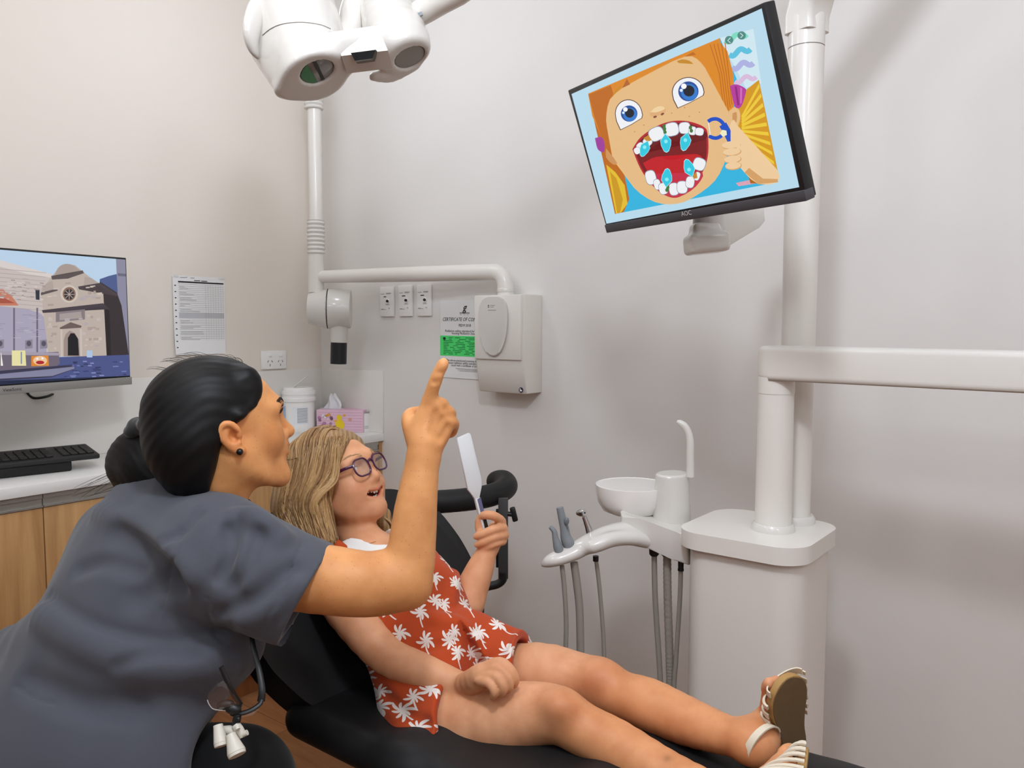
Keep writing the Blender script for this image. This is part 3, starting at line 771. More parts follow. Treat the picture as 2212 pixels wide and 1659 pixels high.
# ================================================================ wall-mounted dental x-ray unit
xr = thing('dental_xray_unit', onB(1090, 850, 0), 'white wall-mounted dental x-ray unit with pipe arm, tube head and black cone', 'x-ray machine')
mR, mL = -1.663, -1.877
zT, zS, zB = 1.453, 1.228, 1.112
mb = MB().use(white_en)
prof = [(WB - .001, zT), (2.195, zT), (2.193, zS), (2.210, zB + .004), (2.214, zB), (WB - .001, zB)]     # side profile (n, z)
mb.prism([(p[0], p[1]) for p in prof], V(0, 0, 0), N, Z, M, mL, mR, bev=.005)
obj('generator_box', mb, None, xr)
mb = MB().use(white_en).box(W((mL + mR) / 2 - .003, 2.1915, (zT + zS) / 2), mR - mL - .008, .014, zT - zS - .002, AX, .003)
obj('upper_cover', mb, None, xr)
oc = W((mL + mR) / 2 - .014, 2.184, 0)
ov = []
for q in np.linspace(0, 2 * PI, 56, endpoint=False):
    sx_, cz_ = math.sin(q), math.cos(q); e_ = .55 if cz_ > 0 else 1.0
    w_ = .064 * (1 if cz_ > 0 else 1 - .0 * abs(cz_))
    ov.append((w_ * math.copysign(abs(sx_) ** (.62 if cz_ > 0 else .92), sx_), 1.372 + (.074 * abs(cz_) ** .8 if cz_ > 0 else -.132 * abs(cz_) ** 1.08)))
mb = MB().use(white_gl if False else white_pl).prism([(p[0], p[1]) for p in ov], oc, M, Z, -N, 0, .010, bev=.006, seg=3)
for z_ in (1.4165, 1.411): mb.use(ink).box(W(mL + .075, 2.1738, z_), .005, .0006, .0030, AX)
for x0, w_, z_ in ((.083, .020, 1.4165), (.083, .015, 1.411), (.073, .036, 1.400)): mb.use(ink_l).box(W(mL + x0 + w_ / 2, 2.1738, z_), w_, .0006, .0018, AX)
o = obj('oval_panel', mb, None, xr)
fo = onB(1080, 787, .108)
mb = MB(); hs, ws = .020, .088; tl = W(0, 2.2005, 1.216); tilt_v = unit(N * .017 - Z * .114)
so = W(mL + .108, 2.199, 1.213) + tilt_v * .0
def sp(u, v, l=.0012): return so + M * (u - .5) * ws + tilt_v * v * .026 - N * l
mb.use(orange_p).poly([sp(0, 0), sp(1, 0), sp(1, 1), sp(0, 1)])
red = mat('dark_red_print', '6E2A10', .6)
for q in (90, 210, 330):
    a = math.radians(q); mb.use(red).poly([sp(.11 + .085 * r * math.cos(a + d), .5 + .30 * r * math.sin(a + d) * 1.0, .0016) for r, d in ((.25, -.5), (1, -.5), (1.1, 0), (1, .5), (.25, .5))])
mb.text('CAUTION', sp(.58, .42, .0018), M, -tilt_v, .0085).text('X-rays produced when energised', sp(.6, .72, .0018), M, -tilt_v, .005, width=.062)
mb.poly([sp(.24, .83, .0016), sp(.97, .83, .0016), sp(.97, .88, .0016), sp(.24, .88, .0016)])
o = obj('caution_label', mb, None, xr, smooth=0); o['label'] = 'orange caution sticker with a radiation symbol'
lg = W(mR - .022, 2.2085, zB + .014)
mb = MB().use(mat('navy_sticker', '1E2340', .5)).lathe([(0.009, 0), (.009, .002), (0, .002)], lg, -N, 24)
mb.use(gpo).ball(lg - N * .003 - M * .002 + Z * .003, (.0022, .0015, .0022), n=8, m=6).box(lg - N * .003 - Z * .002 + M * .001, .009, .001, .005, AX)
obj('round_sticker', mb, None, xr)
pA = at(1095, 640, 2.86); pB = at(690, 598, 3.25)
# pipe: up from the box, bend, then along the wall
mneck = mn(pA)[0]; nA = 2.235
p0 = W(mneck, nA, 1.44); zc = at(1000, 590, 2.95)[2]; zc = 1.36 + (695 - 588) / F * 2.86
Lm = mn(pB)
q0 = W(mneck, nA, zc - .06); q1 = W(mneck, nA, zc)
dirp = unit(pB - q1)
path = [p0, q0] + [q0 * (1 - t) ** 2 + (W(mneck, nA, zc + .004)) * 2 * t * (1 - t) + (W(mneck, nA, zc) + dirp * .062) * t * t for t in np.linspace(.12, 1, 9)] + [q1 + dirp * (.062 + k) for k in (.1, .3, .5)] + [pB]
rad = [.029] * (len(path) - 4) + [.029, .0285, .027, .0245]
obj('wall_arm', MB().tube(path, rad, 24), white_en, xr)
obj('arm_collar', MB().lathe([(.030, 0), (.0305, .002), (.0305, .012), (.029, .014)], W(mneck, nA, zc - .072), Z, 28), white_pl, xr)
YJ = 3.25
def vp(px, py): return at(px, py, YJ)
bot = vp(683, 632); jn = vp(683, 560); s1 = vp(683, 476); up0 = vp(679, 240); up1 = vp(676, 90)
k_ = YJ / F
obj('vertical_arm', MB().tube([jn, s1, up0, up1], [15 * k_, 14.5 * k_, 14.3 * k_, 14.3 * k_], 24), white_en, xr)
obj('elbow_joint', MB().tube([bot, vp(683, 590), vp(683, 546)], [16.8 * k_, 16.6 * k_, 16.4 * k_], 24), white_en, xr)
def ribs(a, b, r, n, amp):
    P, R = [], []
    for i in range(n * 4 + 1):
        t = i / (n * 4); P.append(a * (1 - t) + b * t); R.append(r + amp * (math.sin(i * PI / 2) if i % 2 else (0 if i % 4 else 0)))
    return P, R
P, R = ribs(vp(683, 548), vp(682, 476), 18.0 * k_, 8, .0022); obj('bellows', MB().tube(P, R, 24), white_pl, xr)
P, R = ribs(vp(678, 236), vp(677, 186), 19.5 * k_, 6, .0022); obj('bellows', MB().tube(P, R, 24), white_pl, xr)
# tube head: short drum on a sideways axis
hc = vp(709, 667); dax = unit(V(1, .12, -.02)); R_ = 43.5 * k_
sl = -42 * k_
obj('tube_head', MB().lathe([(0, -45 * k_), (R_ * .55, -44 * k_), (R_ * .74, -41 * k_), (R_ * .80, -34 * k_), (R_ * .98, -2 * k_), (R_ * 1.0, -1 * k_)], hc, dax, 44, ux=Z), white_pl, xr)
obj('dial_ring', MB().lathe([(R_ * .985, -1.2 * k_), (R_ * .985, 1.6 * k_)], hc, dax, 44, ux=Z), dark_pl, xr)
mb = MB().use(white_pl).lathe([(R_ * 1.0, 1.4 * k_), (R_ * 1.01, 2.5 * k_), (R_ * .985, 30 * k_), (R_ * .95, 46 * k_), (R_ * .93, 48 * k_), (R_ * .80, 46 * k_), (0, 44 * k_)], hc, dax, 44, ux=Z)
mb.use(ink_l)
for y in (-24, -12, 0, 12, 24, 34): 
    q = hc + dax * 5 * k_ + Z * (-y) * k_ - unit(V(0, 1, 0)) * math.sqrt(max(0, R_ ** 2 - (y * k_) ** 2)) * 1.012
    mb.box(q, 5 * k_, .0008, .0012)
obj('rotation_drum', mb, None, xr)
ca = vp(733, 700); cb = vp(731, 786); cd = unit(cb - ca)
L_ = np.linalg.norm(cb - ca)
obj('cone_collar', MB().lathe([(20 * k_, .0), (18.5 * k_, L_ * .3), (17.6 * k_, L_ * .46)], ca, cd, 32), white_pl, xr)
obj('cone', MB().lathe([(17.3 * k_, L_ * .43), (17.3 * k_, L_), (15.5 * k_, L_), (15.5 * k_, L_ * .9), (0, L_ * .9)], ca, cd, 32), black_pl, xr)

# ================================================================ dental unit beside the chair
du = thing('dental_unit', W(-.66, 1.73, 0), 'white dental unit cabinet with two posts, rinse bowl and delivery arm', 'dental unit')
lc = W(-.66, 1.735, 0)
out = rrect(.285, .275, .06, 6)
obj('cabinet_body', MB().prism(rrect(.255, .245, .055, 8), lc + M * .004 - N * .002, M, N, Z, .004, .872), white_sat, du)
lid = MB().prism(rrect(.285, .28, .065, 14), lc, M, N, Z, .868, .905, bev=.008, seg=3)
obj('lid', lid, white_en, du)
zl = .903
cF = W(-.626, 1.732, 0); cR = W(-.615, 1.832, 0)
obj('column', MB().lathe([(.039, zl), (.0385, 1.0), (.0372, 1.29)], cF, n=40), white_en, du)
obj('base_ring', MB().lathe([(.047, zl), (.046, zl + .012), (.041, zl + .018), (.038, zl + .018)], cF, n=40), white_pl, du)
obj('base_ring', MB().lathe([(.047, zl), (.047, zl + .014), (.042, zl + .020), (.036, zl + .020)], cR, n=40), white_pl, du)
za = at(1645, 748, 1.72)[2]; zb_ = at(1645, 822, 1.72)[2]
aw = .080
obj('arm_collar', MB().lathe([(.0385, at(1680, 851, 1.73)[2]), (.0385, zb_ + .01)], cF, n=40), white_en, du)
sh = [(-.040, 0)] + [(-.04 + .04 * (1 - math.cos(q)), 0) for q in ()] 
oln = [(-.0005 - .039 * math.sin(q), .04 * math.cos(q)) for q in np.linspace(0, PI, 14)] + [(1.15, -.042), (1.15, .042)]
Ma = unit(M - N * .07); Na = np.cross(Z, Ma); mb = MB().prism([(p[0], p[1]) for p in oln], cF, Ma, Na, Z, zb_, za, bev=.012, seg=4)
obj('delivery_arm', mb, white_en, du)
zr = at(1727, 98, 1.80)[2]
obj('light_post', MB().tube([cR + Z * zl, cR + Z * 1.5, cR + Z * zr], [.0355, .037, .038], 40), white_en, du)
obj('post_joint', MB().lathe([(.0375, zr), (.0375, zr + .0025)], cR, n=40), seam_m, du)

# ---- overhead light arm and light head
dl = thing('dental_light', at(740, 110, 1.72), 'white two-lens operating light hanging at the top of the frame', 'operating light')
e0 = cR + Z * (zr + .002)
ed = unit(M * .62 - N * .50 + Z * .85)
def frame_tube(path, w, h, side, name, m, par, rnd=.012):
    mb = MB(); o = rrect(w, h, rnd, 4); n = len(o); vs = []; k = len(path); P = np.asarray(path, float); T = np.gradient(P, axis=0)
    for i in range(k):
        t_ = unit(T[i]); s_ = unit(side - t_ * (side @ t_)); u_ = np.cross(t_, s_)
        vs += [P[i] + s_ * a + u_ * b for a, b in o]
    fs = [[i * n + j, i * n + (j + 1) % n, (i + 1) * n + (j + 1) % n, (i + 1) * n + j] for i in range(k - 1) for j in range(n)] + [list(range(n))[::-1], [(k - 1) * n + j for j in range(n)]]
    mb.add(vs, fs); return obj(name, mb, m, par)
obj('arm_base', MB().lathe([(.0385, 0), (.0385, .07), (.037, .085)], e0, n=40), white_en, dl)
frame_tube([e0 + Z * .03, e0 + Z * .065, e0 + Z * .085 + ed * .03, e0 + Z * .07 + ed * .2, e0 + Z * .07 + ed * .5], .076, .07, unit(N + M * .3), 'support_arm', white_en, dl)
fa = at(905, 30, 1.80); fb = at(990, -15, 1.72); fc = at(1120, -110, 1.62)
topj = e0 + Z * .07 + ed * .5
obj('balance_arm', MB().tube([fa, at(925, 18, 1.79), at(955, 3, 1.76), fb, at(1040, -50, 1.69), fc, at(1300, -190, 1.6), topj + V(-.1, 0, .03), topj], [.026, .027, .025, .0245, .024, .024, .024, .026, .03], 24), white_en, dl)
bk = at(908, 31, 1.765)
obj('arm_button', MB().box(bk, .009, .006, .008, np.array([unit(V(.9, 0, .35)), V(0, 1, 0), unit(V(-.35, 0, .9))]), .001), grey_pl, dl)
Cc = at(787, 143, 1.715); Bl = basis(787, 143); nf = unit(Bl[2] * -.56 + (Bl[0] * .42 - Bl[1] * .90) * .83)
eu = unit(at(887, 128, 1.72) - at(687, 158, 1.72)); eu = unit(eu - nf * (eu @ nf)); ew = np.cross(nf, eu)
if ew[2] < 0: ew = -ew
def pf(px, py, back=0.0): return on(px, py, nf, nf @ Cc) - nf * back
s = SDF()
L0, R0 = pf(676, 158), pf(884, 126)
up_ = unit(-nf * .75 + Z * .45 + V(0, .3, 0))
s.chain([L0 + nf * .03, at(662, 105, 1.755), at(640, 30, 1.80), at(615, -60, 1.86)], [.066, .083, .086, .07], .01, n=3)
s.cap(pf(622, 196) - nf * -.01, at(590, 110, 1.79), .012, .045, .045)
s.cap(pf(612, 203), pf(690, 172), .006, .03, .03)
s.chain([R0 + nf * .03, at(868, 95, 1.76), at(845, 50, 1.81), at(830, -20, 1.86)], [.040, .060, .062, .05], .02, n=3)
s.chain([pf(720, 150) - nf * .02, pf(790, 140) - nf * .018, pf(860, 128) - nf * .02], [.03, .022, .03], .03, n=3)
s.cap(pf(745, 128) - nf * .035, pf(835, 114) - nf * .035, .026, .026, .015)
s.chain([pf(810, 172) - nf * .004, pf(850, 172) - nf * .002, pf(895, 150) - nf * .004], [.012, .016, .014], .02, n=3)
c0 = Cc.copy()
s.fun(lambda p: (p - c0) @ nf, V(-3, -3, -3), V(3, 3, 4), .012, 'i')
for q in (L0, R0):                              # shallow lens recesses
    pass
LC = at(687, 158, 1.7); LC = pf(687, 158); RC = pf(887, 127)
s.cap(LC - nf * .006, LC + nf * .05, .0355, .0355, .003, 's'); s.cap(RC - nf * .006, RC + nf * .05, .0345, .0345, .003, 's')
SL = s
sdf_obj('lamp_housing', s, .0035, white_pl, dl, relax=3)
lensm = mat('grey_lens_glass', '7C7B78', .12, spec=.8, coat=.6)
def disc(c, r, n, m, lift=.0, k=32): return MB().use(m).lathe([(r, lift), (r * .96, lift + .0012), (0, lift + .002)], c, n, k)
mb = disc(LC - nf * .0062, .0345, nf, lensm)
grn = mat('green_lens_filter', '2E7D46', .15, coat=.6); tu = eu; tv_ = np.cross(nf, eu)
a_ = np.linspace(PI * .62, PI * 1.42, 16)
mb.use(grn).poly([LC - nf * .0035 + (eu * math.cos(x) + tv_ * math.sin(x)) * .0335 for x in a_])
mb.use(dark_pl).poly([LC - nf * .0035 + eu * u + tv_ * v for u, v in ((.0, -.032), (.007, -.032), (.007, .032), (0, .032))])
o = obj('lens', mb, None, dl); o['label'] = 'grey lens with a green half'
obj('lens', disc(RC - nf * .0062, .0335, nf, mat('grey_diffuse_lens', '8B8983', .3, coat=.3)), None, dl)
sl_ = [at(x, y, Y) for x, y, Y in ((760, 117, 1.648), (814, 110, 1.648), (806, 129, 1.650), (769, 134, 1.650))]
nn = unit(np.cross(sl_[1] - sl_[0], sl_[3] - sl_[0])); nn = nn if nn[1] < 0 else -nn
mb = MB().add([p + nn * d for d in (.012, -.02) for p in sl_], [[0, 1, 2, 3], [7, 6, 5, 4], [0, 4, 5, 1], [1, 5, 6, 2], [2, 6, 7, 3], [3, 7, 4, 0]])
obj('sensor_window', mb, mat('black_glass', '101112', .1), dl)
b4 = [at(x, y, Y) for x, y, Y in ((729, 84, 1.672), (823, 74, 1.672), (838, 109, 1.654), (737, 121, 1.654))]
nn = unit(np.cross(b4[1] - b4[0], b4[3] - b4[0])); nn = nn if nn[1] < 0 else -nn
obj('sensor_visor', MB().add([p + nn * d for d in (.0, -.05) for p in b4], [[0, 1, 2, 3], [7, 6, 5, 4], [0, 4, 5, 1], [1, 5, 6, 2], [2, 6, 7, 3], [3, 7, 4, 0]]), white_pl, dl)
s = SDF(); hp = [at(572, -30, 1.80), at(566, 2, 1.76), at(552, 35, 1.725), at(543, 70, 1.715), at(546, 100, 1.725), at(560, 116, 1.745), at(590, 122, 1.77)]
s.chain(hp, [.018, .021, .022, .020, .016, .013, .012], .004, n=4, flat=.55, w=V(.86, -.3, .3))
sdf_obj('handle', s, .003, white_pl, dl, relax=2)
obj('rear_yoke', MB().tube(spline([at(800, -30, 1.86), at(770, 20, 1.86), at(760, 70, 1.85), at(735, 90, 1.83), at(700, 80, 1.82)], 5), .034, 20), white_en, dl)


# ---- rinse bowl and holder
sp_c = W(-.872, 1.735, 0)
s = SDF()
zt0, zt1 = at(1475, 1024, 1.89)[2], at(1475, 1170, 1.87)[2]
s.fun(lambda p: np.maximum(np.sqrt(((p - sp_c) @ M / 1.0) ** 2 + ((p - sp_c) @ N / 1.25) ** 2) - .037 - (zt0 - p[..., 2]) * .05, np.abs(p[..., 2] - (zt0 + zt1) / 2) - (zt0 - zt1) / 2), sp_c + V(-.08, -.08, zt1), sp_c + V(.08, .08, zt0), .004)
sdf_obj('rinse_tower', s, .003, white_pl, du, relax=2)
sb = SDF()
blkA = at(1360, 1150, 1.90); blkB = at(1470, 1185, 1.84)
hd = unit(V(blkB[0] - blkA[0], blkB[1] - blkA[1], 0)); hn = unit(V(-hd[1], hd[0], 0)); bm_ = (blkA + blkB) / 2
oln = [at(1344, 1103, 1.88), at(1392, 1118, 1.88), at(1478, 1137, 1.85), at(1500, 1145, 1.83), at(1500, 1210, 1.83), at(1462, 1198, 1.84), at(1345, 1155, 1.88)]
o2 = [((p - bm_) @ hd, p[2]) for p in oln]
obj('bowl_support', MB().prism(o2, V(bm_[0], bm_[1], 0), hd, Z, hn, -.045, .075, bev=.008, seg=3), white_pl, du)
Cb = W(0, 0, 0) + at(1366, 1046, 1.955); zR = Cb[2]; k2 = 1.955 / F
ra = 81 * k2
mb = MB().lathe([(ra * .97, -.004), (ra, 0), (ra * .985, -.02), (ra * .93, -.043), (ra * .80, -.062), (ra * .55, -.072), (0, -.078)], Cb, n=56)
mb.lathe([(ra * .985, -.0005), (ra * .95, 0), (ra * .93, -.006), (ra * .88, -.03), (ra * .7, -.045), (ra * .3, -.055), (0, -.056)], Cb, n=56)
obj('rinse_bowl', mb, mat('white_ceramic', 'ECE9E5', .12, coat=.5), du)
obj('bowl_clamp', MB().box(at(1412, 1052, 1.915) + V(.03, .0, 0), .04, .05, .016, np.array([M, N, Z]), .005), white_pl, du)
spt = [at(1491, 1030, 1.88), at(1491, 1005, 1.88), at(1491, 980, 1.88), at(1491, 957, 1.88), at(1488, 938, 1.882), at(1480, 922, 1.885), at(1470, 914, 1.888), at(1462, 911, 1.89)]
P = spline(spt, 6); obj('water_spout', MB().tube(P, np.interp(np.linspace(0, 1, len(P)), [0, .55, .75, .9, 1], [.0095, .0088, .0088, .0070, .0042]), 16), white_pl, du)
# holder arm
s = SDF()
hp = [(1175, 1221, 1.800), (1200, 1208, 1.80), (1240, 1192, 1.81), (1275, 1172, 1.82), (1310, 1152, 1.84), (1345, 1140, 1.86), (1372, 1138, 1.88)]
s.chain([at(*q) for q in hp], [.008, .021, .024, .022, .019, .018, .017], .01, n=4, flat=.55, w=unit(V(.25, 0, 1)))
s.chain([at(*q) for q in [(1283, 1180, 1.79), (1320, 1163, 1.80), (1360, 1163, 1.82), (1405, 1172, 1.85)]], [.011, .012, .012, .012], .02, n=4, flat=.9, w=Z)
s.chain([at(*q) for q in [(1300, 1170, 1.83), (1350, 1155, 1.86), (1395, 1165, 1.88)]], [.012, .02, .016], .03, n=4, flat=.4, w=Z)
sdf_obj('instrument_holder', s, .003, white_pl, du, relax=3)
def hose(name, pts, r, par, ribbed=False, m=hose_m):
    P = spline(pts, 10)
    if ribbed:
        P = spline(pts, 34); R = [r * (1 + .045 * math.sin(i * 1.9)) for i in range(len(P))]
    else: R = r
    return obj(name, MB().tube(P, R, 14), m, par)
gl = W(-.80, 1.70, .30)
for i, (x0, x1, w, rb) in enumerate(((1413, 1428, 6.2, False), (1441, 1449, 9.0, True), (1471, 1456, 5.2, False))):
    Y0 = 1.86 - i * .015
    pts = [at(x0, 1188 + (20 if i == 2 else 0), Y0), at(x0 + .15 * (x1 - x0), 1290, Y0), at(x0 + .7 * (x1 - x0), 1420, Y0), at(x1, 1500, Y0), at(x1 + 6, 1640, Y0), at(x1 + 20, 1790, Y0 - .01), W(-.80, 1.66 + .03 * i, .18)]
    h_ = hose('hose', pts, w * Y0 / F, du, rb)
    obj('hose_connector', MB().lathe([(0, .0), ((w + 5) * Y0 / F, .0), ((w + 4.5) * Y0 / F, .012), ((w + 1.5) * Y0 / F, .016 if i < 2 else .05)], at(x0, 1186 if i < 2 else 1208, Y0), -Z, 20) if i < 2 else
        MB().lathe([(6.6 * Y0 / F, 0), (6.0 * Y0 / F, .022), (6.8 * Y0 / F, .024), (6.8 * Y0 / F, .028), (0, .028)], at(x0, 1207, Y0), -Z, 20), black_pl, du)
# instruments standing in the holder
def instr(name, label, cat, base, build, hosepts, hr):
    t = thing(name, base, label, cat, 'instruments in the holder'); build(t); hose('hose', hosepts, hr, t); return t
def i1(t):
    Y = 1.80; P = spline([at(1209, 1195, Y), at(1205, 1180, Y), at(1200, 1163, Y), at(1197, 1148, Y), at(1188, 1138, Y)], 6)
    obj('handle', MB().tube(P, np.interp(np.linspace(0, 1, len(P)), [0, .25, .5, .8, 1], [10, 10.5, 7, 5.5, 4]) * Y / F, 18), grey_pl, t)
instr('saliva_ejector', 'small curved grey suction tip, leftmost instrument in the holder', 'instrument', at(1208, 1200, 1.80), i1,
      [at(1214, 1222, 1.80), at(1219, 1270, 1.80), at(1223, 1340, 1.80), at(1222, 1420, 1.80), at(1222, 1600, 1.8), at(1260, 1760, 1.8), W(-.80, 1.64, .24)], 5.2 * 1.8 / F)
def i2(t):
    Y = 1.81; P = spline([at(1232, 1185, Y), at(1227, 1172, Y), at(1222, 1160, Y), at(1219, 1140, Y), at(1214, 1118, Y), at(1209, 1096, Y)], 6)
    obj('handle', MB().tube(P, np.interp(np.linspace(0, 1, len(P)), [0, .2, .34, .5, .75, 1], [12, 13.5, 12.5, 10.5, 9, 7.5]) * Y / F, 18), grey_pl, t)
    obj('slide_button', MB().ball(at(1224, 1126, Y - .012), (.006, .004, .009), n=10, m=8).tube([at(1224, 1128, Y - .012), at(1227, 1142, Y - .013)], .0018, 8), mat('mid_grey_plastic', '6C7276', .45), t)
instr('suction_handpiece', 'thick grey suction handpiece standing in the holder, middle instrument', 'instrument', at(1230, 1190, 1.81), i2,
      [at(1240, 1215, 1.81), at(1246, 1260, 1.81), at(1252, 1320, 1.81), at(1254, 1420, 1.81), at(1256, 1600, 1.81), at(1290, 1780, 1.8), W(-.80, 1.66, .22)], 8.6 * 1.81 / F)
def i3(t):
    Y = 1.84; P = spline([at(1277, 1165, Y), at(1273, 1148, Y), at(1267, 1130, Y), at(1262, 1116, Y)], 6)
    obj('handle', MB().tube(P, np.interp(np.linspace(0, 1, len(P)), [0, .4, .55, 1], [8.5, 7.2, 6.2, 5]) * Y / F, 18), chrome, t)
    hc_ = at(1258, 1108, Y)
    obj('turbine_head', MB().use(chrome).lathe([(0, -.016), (.006, -.016), (.0085, -.006), (.0085, .006), (.007, .009), (0, .009)], hc_, unit(V(.55, -.8, .2)), 20).use(black_pl).lathe([(.0022, .0091), (.002, .0098), (0, .0098)], hc_, unit(V(.55, -.8, .2)), 12), None, t)
instr('dental_handpiece', 'shiny steel dental handpiece in the holder, nearest the bowl', 'instrument', at(1277, 1170, 1.84), i3,
      [at(1287, 1205, 1.83), at(1294, 1260, 1.83), at(1301, 1340, 1.83), at(1305, 1420, 1.83), at(1306, 1600, 1.83), at(1330, 1790, 1.8), W(-.80, 1.68, .26)], 4.6 * 1.83 / F)
obj('hose_connector', MB().lathe([(0, 0), (6.5 * 1.83 / F, 0), (6.2 * 1.83 / F, .012), (0, .012)], at(1287, 1201, 1.83), -Z, 16), black_pl, bpy.data.objects['dental_handpiece'])

# ================================================================ tilted monitor with the cartoon
TLp = at(1227, 196, 1.744); 
h_ = unit(V(.4919, -.8706, 0)); v_ = unit(V(.2882, .1918, -.9382)); v_ = unit(v_ - h_ * (h_ @ v_))
frM = screen_frame(TLp, h_, v_, .54, .3045)
nM = frM['n']; axM = np.array([frM['h'], nM, -frM['v']])
mo = thing('patient_monitor', fpt(frM, .5, .5, -.03), 'tilted black-framed monitor showing a cartoon mouth, mounted by the white post', 'monitor')
cen = fpt(frM, .5, .5)
obj('frame', MB().box(cen - nM * .012, .542, .024, .306, axM, .002), mat('black_monitor_frame', '19191B', .4), mo)
obj('rear_cover', MB().box(cen - nM * .032, .40, .03, .2, axM, .012), black_pl, mo)
chm = mat('charcoal_bezel', '434044', .45)
zc0 = onfr(frM, 1305, 486)[1]
mb = MB().use(chm).box(fpt(frM, .5, (zc0 + 1.012) / 2, -.008), .543, .022, (1.012 - zc0) * .3045, axM, .0015)
mb.use(mat('silver_print', 'B9B7B4', .4)).text('AOC', fpt(frM, *onfr(frM, 1487, 464), .0042), frM['h'], -frM['v'], .013, bold=True)
obj('lower_bezel', mb, None, mo)
EMS = 1.0
P_ = Pic(frM, .0006)
P_.px([(1235, 203), (1646, 18), (1727, 404), (1306, 485)], 'BCDFF0')
pic = [(1271, 202), (1556, 82), (1612, 64), (1682, 393), (1329, 462)]
P_.px([(1271, 202), (1556, 82), (1682, 393), (1329, 462)], '2FB7E2')                       # bath blue
P_.px([(1556, 82), (1628, 62), (1645, 180), (1612, 190), (1580, 130)], 'D5ECF6')
wv = lambda x0, y0, x1, y1, w, col: P_.line([(x0 + (x1 - x0) * t, y0 + (y1 - y0) * t + 5 * math.sin(t * 9)) for t in np.linspace(0, 1, 14)], w, col)
wv(1566, 88, 1614, 72, 11, '7FE0C4'); wv(1576, 118, 1622, 104, 12, '5CC4E2'); wv(1582, 146, 1628, 134, 12, 'B1B5E6'); wv(1588, 176, 1634, 164, 10, 'DDBEE0')
P_.px([(1590, 395), (1660, 380), (1662, 392), (1596, 402)], 'DFA6B8')
hair, hair_d, hair_l = 'E08A1C', 'C26A10', 'E8B62A'
P_.px([(1278, 215), (1300, 260), (1320, 350), (1350, 380), (1360, 430), (1348, 458), (1329, 462), (1300, 330), (1271, 202)], hair_d)       # left pigtail
P_.px([(1310, 355), (1330, 372), (1350, 400), (1356, 440), (1342, 459), (1331, 461)], 'E6C02A'); P_.px([(1318, 370), (1332, 385), (1346, 430), (1340, 459), (1334, 460)], 'CF9A14')
P_.px([(1598, 205), (1640, 172), (1682, 375), (1682, 393), (1640, 398), (1600, 330), (1588, 260)], 'D89A18')                                # right pigtail
for k in range(9):
    y = 180 + k * 21; P_.px([(1602, 250 + k * 6), (1640 + k * 4, y), (1642 + k * 4, y + 8), (1604, 256 + k * 6)], 'F0CC38')
P_.px([(1600, 330), (1622, 396), (1640, 396), (1640, 380), (1620, 330)], 'B0660E')
P_.px([(1555, 90), (1572, 110), (1585, 160), (1584, 210), (1586, 240), (1565, 262), (1530, 160), (1490, 112), (1500, 105)], hair, 0)       # hair cap right
P_.px([(1271, 202), (1556, 82), (1560, 150), (1330, 240), (1302, 300), (1280, 250)], hair)                                                 # hair cap
P_.px([(1272, 204), (1320, 184), (1325, 200), (1312, 260), (1320, 320), (1310, 325), (1284, 250)], hair_d)
for k in range(5): P_.line([(1535 + k * 8, 96 - k * 1), (1555 + k * 5, 160), (1566 + k * 4, 250 - k * 6)], 2, hair_d)
skin, skin_d = 'E9BE86', 'D0965C'
face = [(1345, 190), (1400, 160), (1480, 122), (1515, 135), (1538, 175), (1556, 225), (1574, 240), (1580, 290), (1570, 340), (1545, 390), (1500, 425), (1462, 440), (1415, 436), (1370, 405), (1340, 355), (1325, 345), (1318, 300), (1310, 260), (1318, 215)]
P_.px(face, skin, 3)
P_.px([(1575, 240), (1590, 230), (1600, 245), (1596, 270), (1580, 285)], skin, 3); P_.px([(1583, 245), (1592, 242), (1592, 262), (1584, 270)], skin_d, 2)
P_.px([(1310, 320), (1318, 330), (1334, 352), (1325, 355), (1310, 340)], skin_d, 2)
P_.px([(1345, 190), (1355, 170), (1362, 182)], 'B5622A'); P_.px([(1480, 122), (1498, 112), (1505, 118)], hair_d)
P_.px([(1463, 132), (1475, 128), (1490, 131), (1498, 138), (1484, 135), (1468, 136)], 'C98A1E', 2); P_.px([(1321, 212), (1330, 196), (1342, 184), (1340, 190), (1326, 206)], 'C98A1E', 2)
P_.px([(1578, 185), (1592, 182), (1610, 190), (1612, 200), (1602, 230), (1590, 232), (1584, 215)], 'B8389E', 3); P_.px([(1588, 186), (1592, 186), (1598, 226), (1594, 228)], '8E1F7C'); P_.px([(1600, 188), (1604, 190), (1603, 222), (1600, 224)], 'D772C0')
P_.px([(1286, 298), (1300, 296), (1307, 310), (1305, 328), (1292, 322)], 'A23B9C', 3)
# eyes
for (c, rx, ry, ir) in (((1487, 198), 33, 30, 22), ((1359, 246), 28, 30, 18)):
    a = np.linspace(PI, 2 * PI, 14); t = math.radians(-12)
    sh_ = [(rx * math.cos(x), ry * math.sin(x) * 1.0) for x in a] + [(rx, 8), (rx * .9, 14), (0, 23), (-rx * .85, 29), (-rx, 10)]
    rot = lambda k: [(c[0] + k * (x * math.cos(t) - y * math.sin(t)), c[1] + k * (x * math.sin(t) + y * math.cos(t))) for x, y in sh_]
    P_.px(rot(1.06), '5A3A30'); P_.px(rot(1.0), 'F4F6FA')
    cc = (c[0] + 1, c[1] - 1)
    P_.oval(cc, ir, ir * .98, 0, '1E4E9E'); P_.oval((cc[0] + 2, cc[1] + 2), ir * .82, ir * .8, 0, '2F7BD0'); P_.oval((cc[0] + 1, cc[1] - 1), ir * .55, ir * .55, 0, '101624')
    P_.oval((cc[0] - ir * .45, cc[1] - ir * .5), ir * .27, ir * .27, 0, 'FFFFFF'); P_.oval((cc[0] - ir * .7, cc[1] - ir * .1), ir * .15, ir * .15, 0, 'E8F2FF')
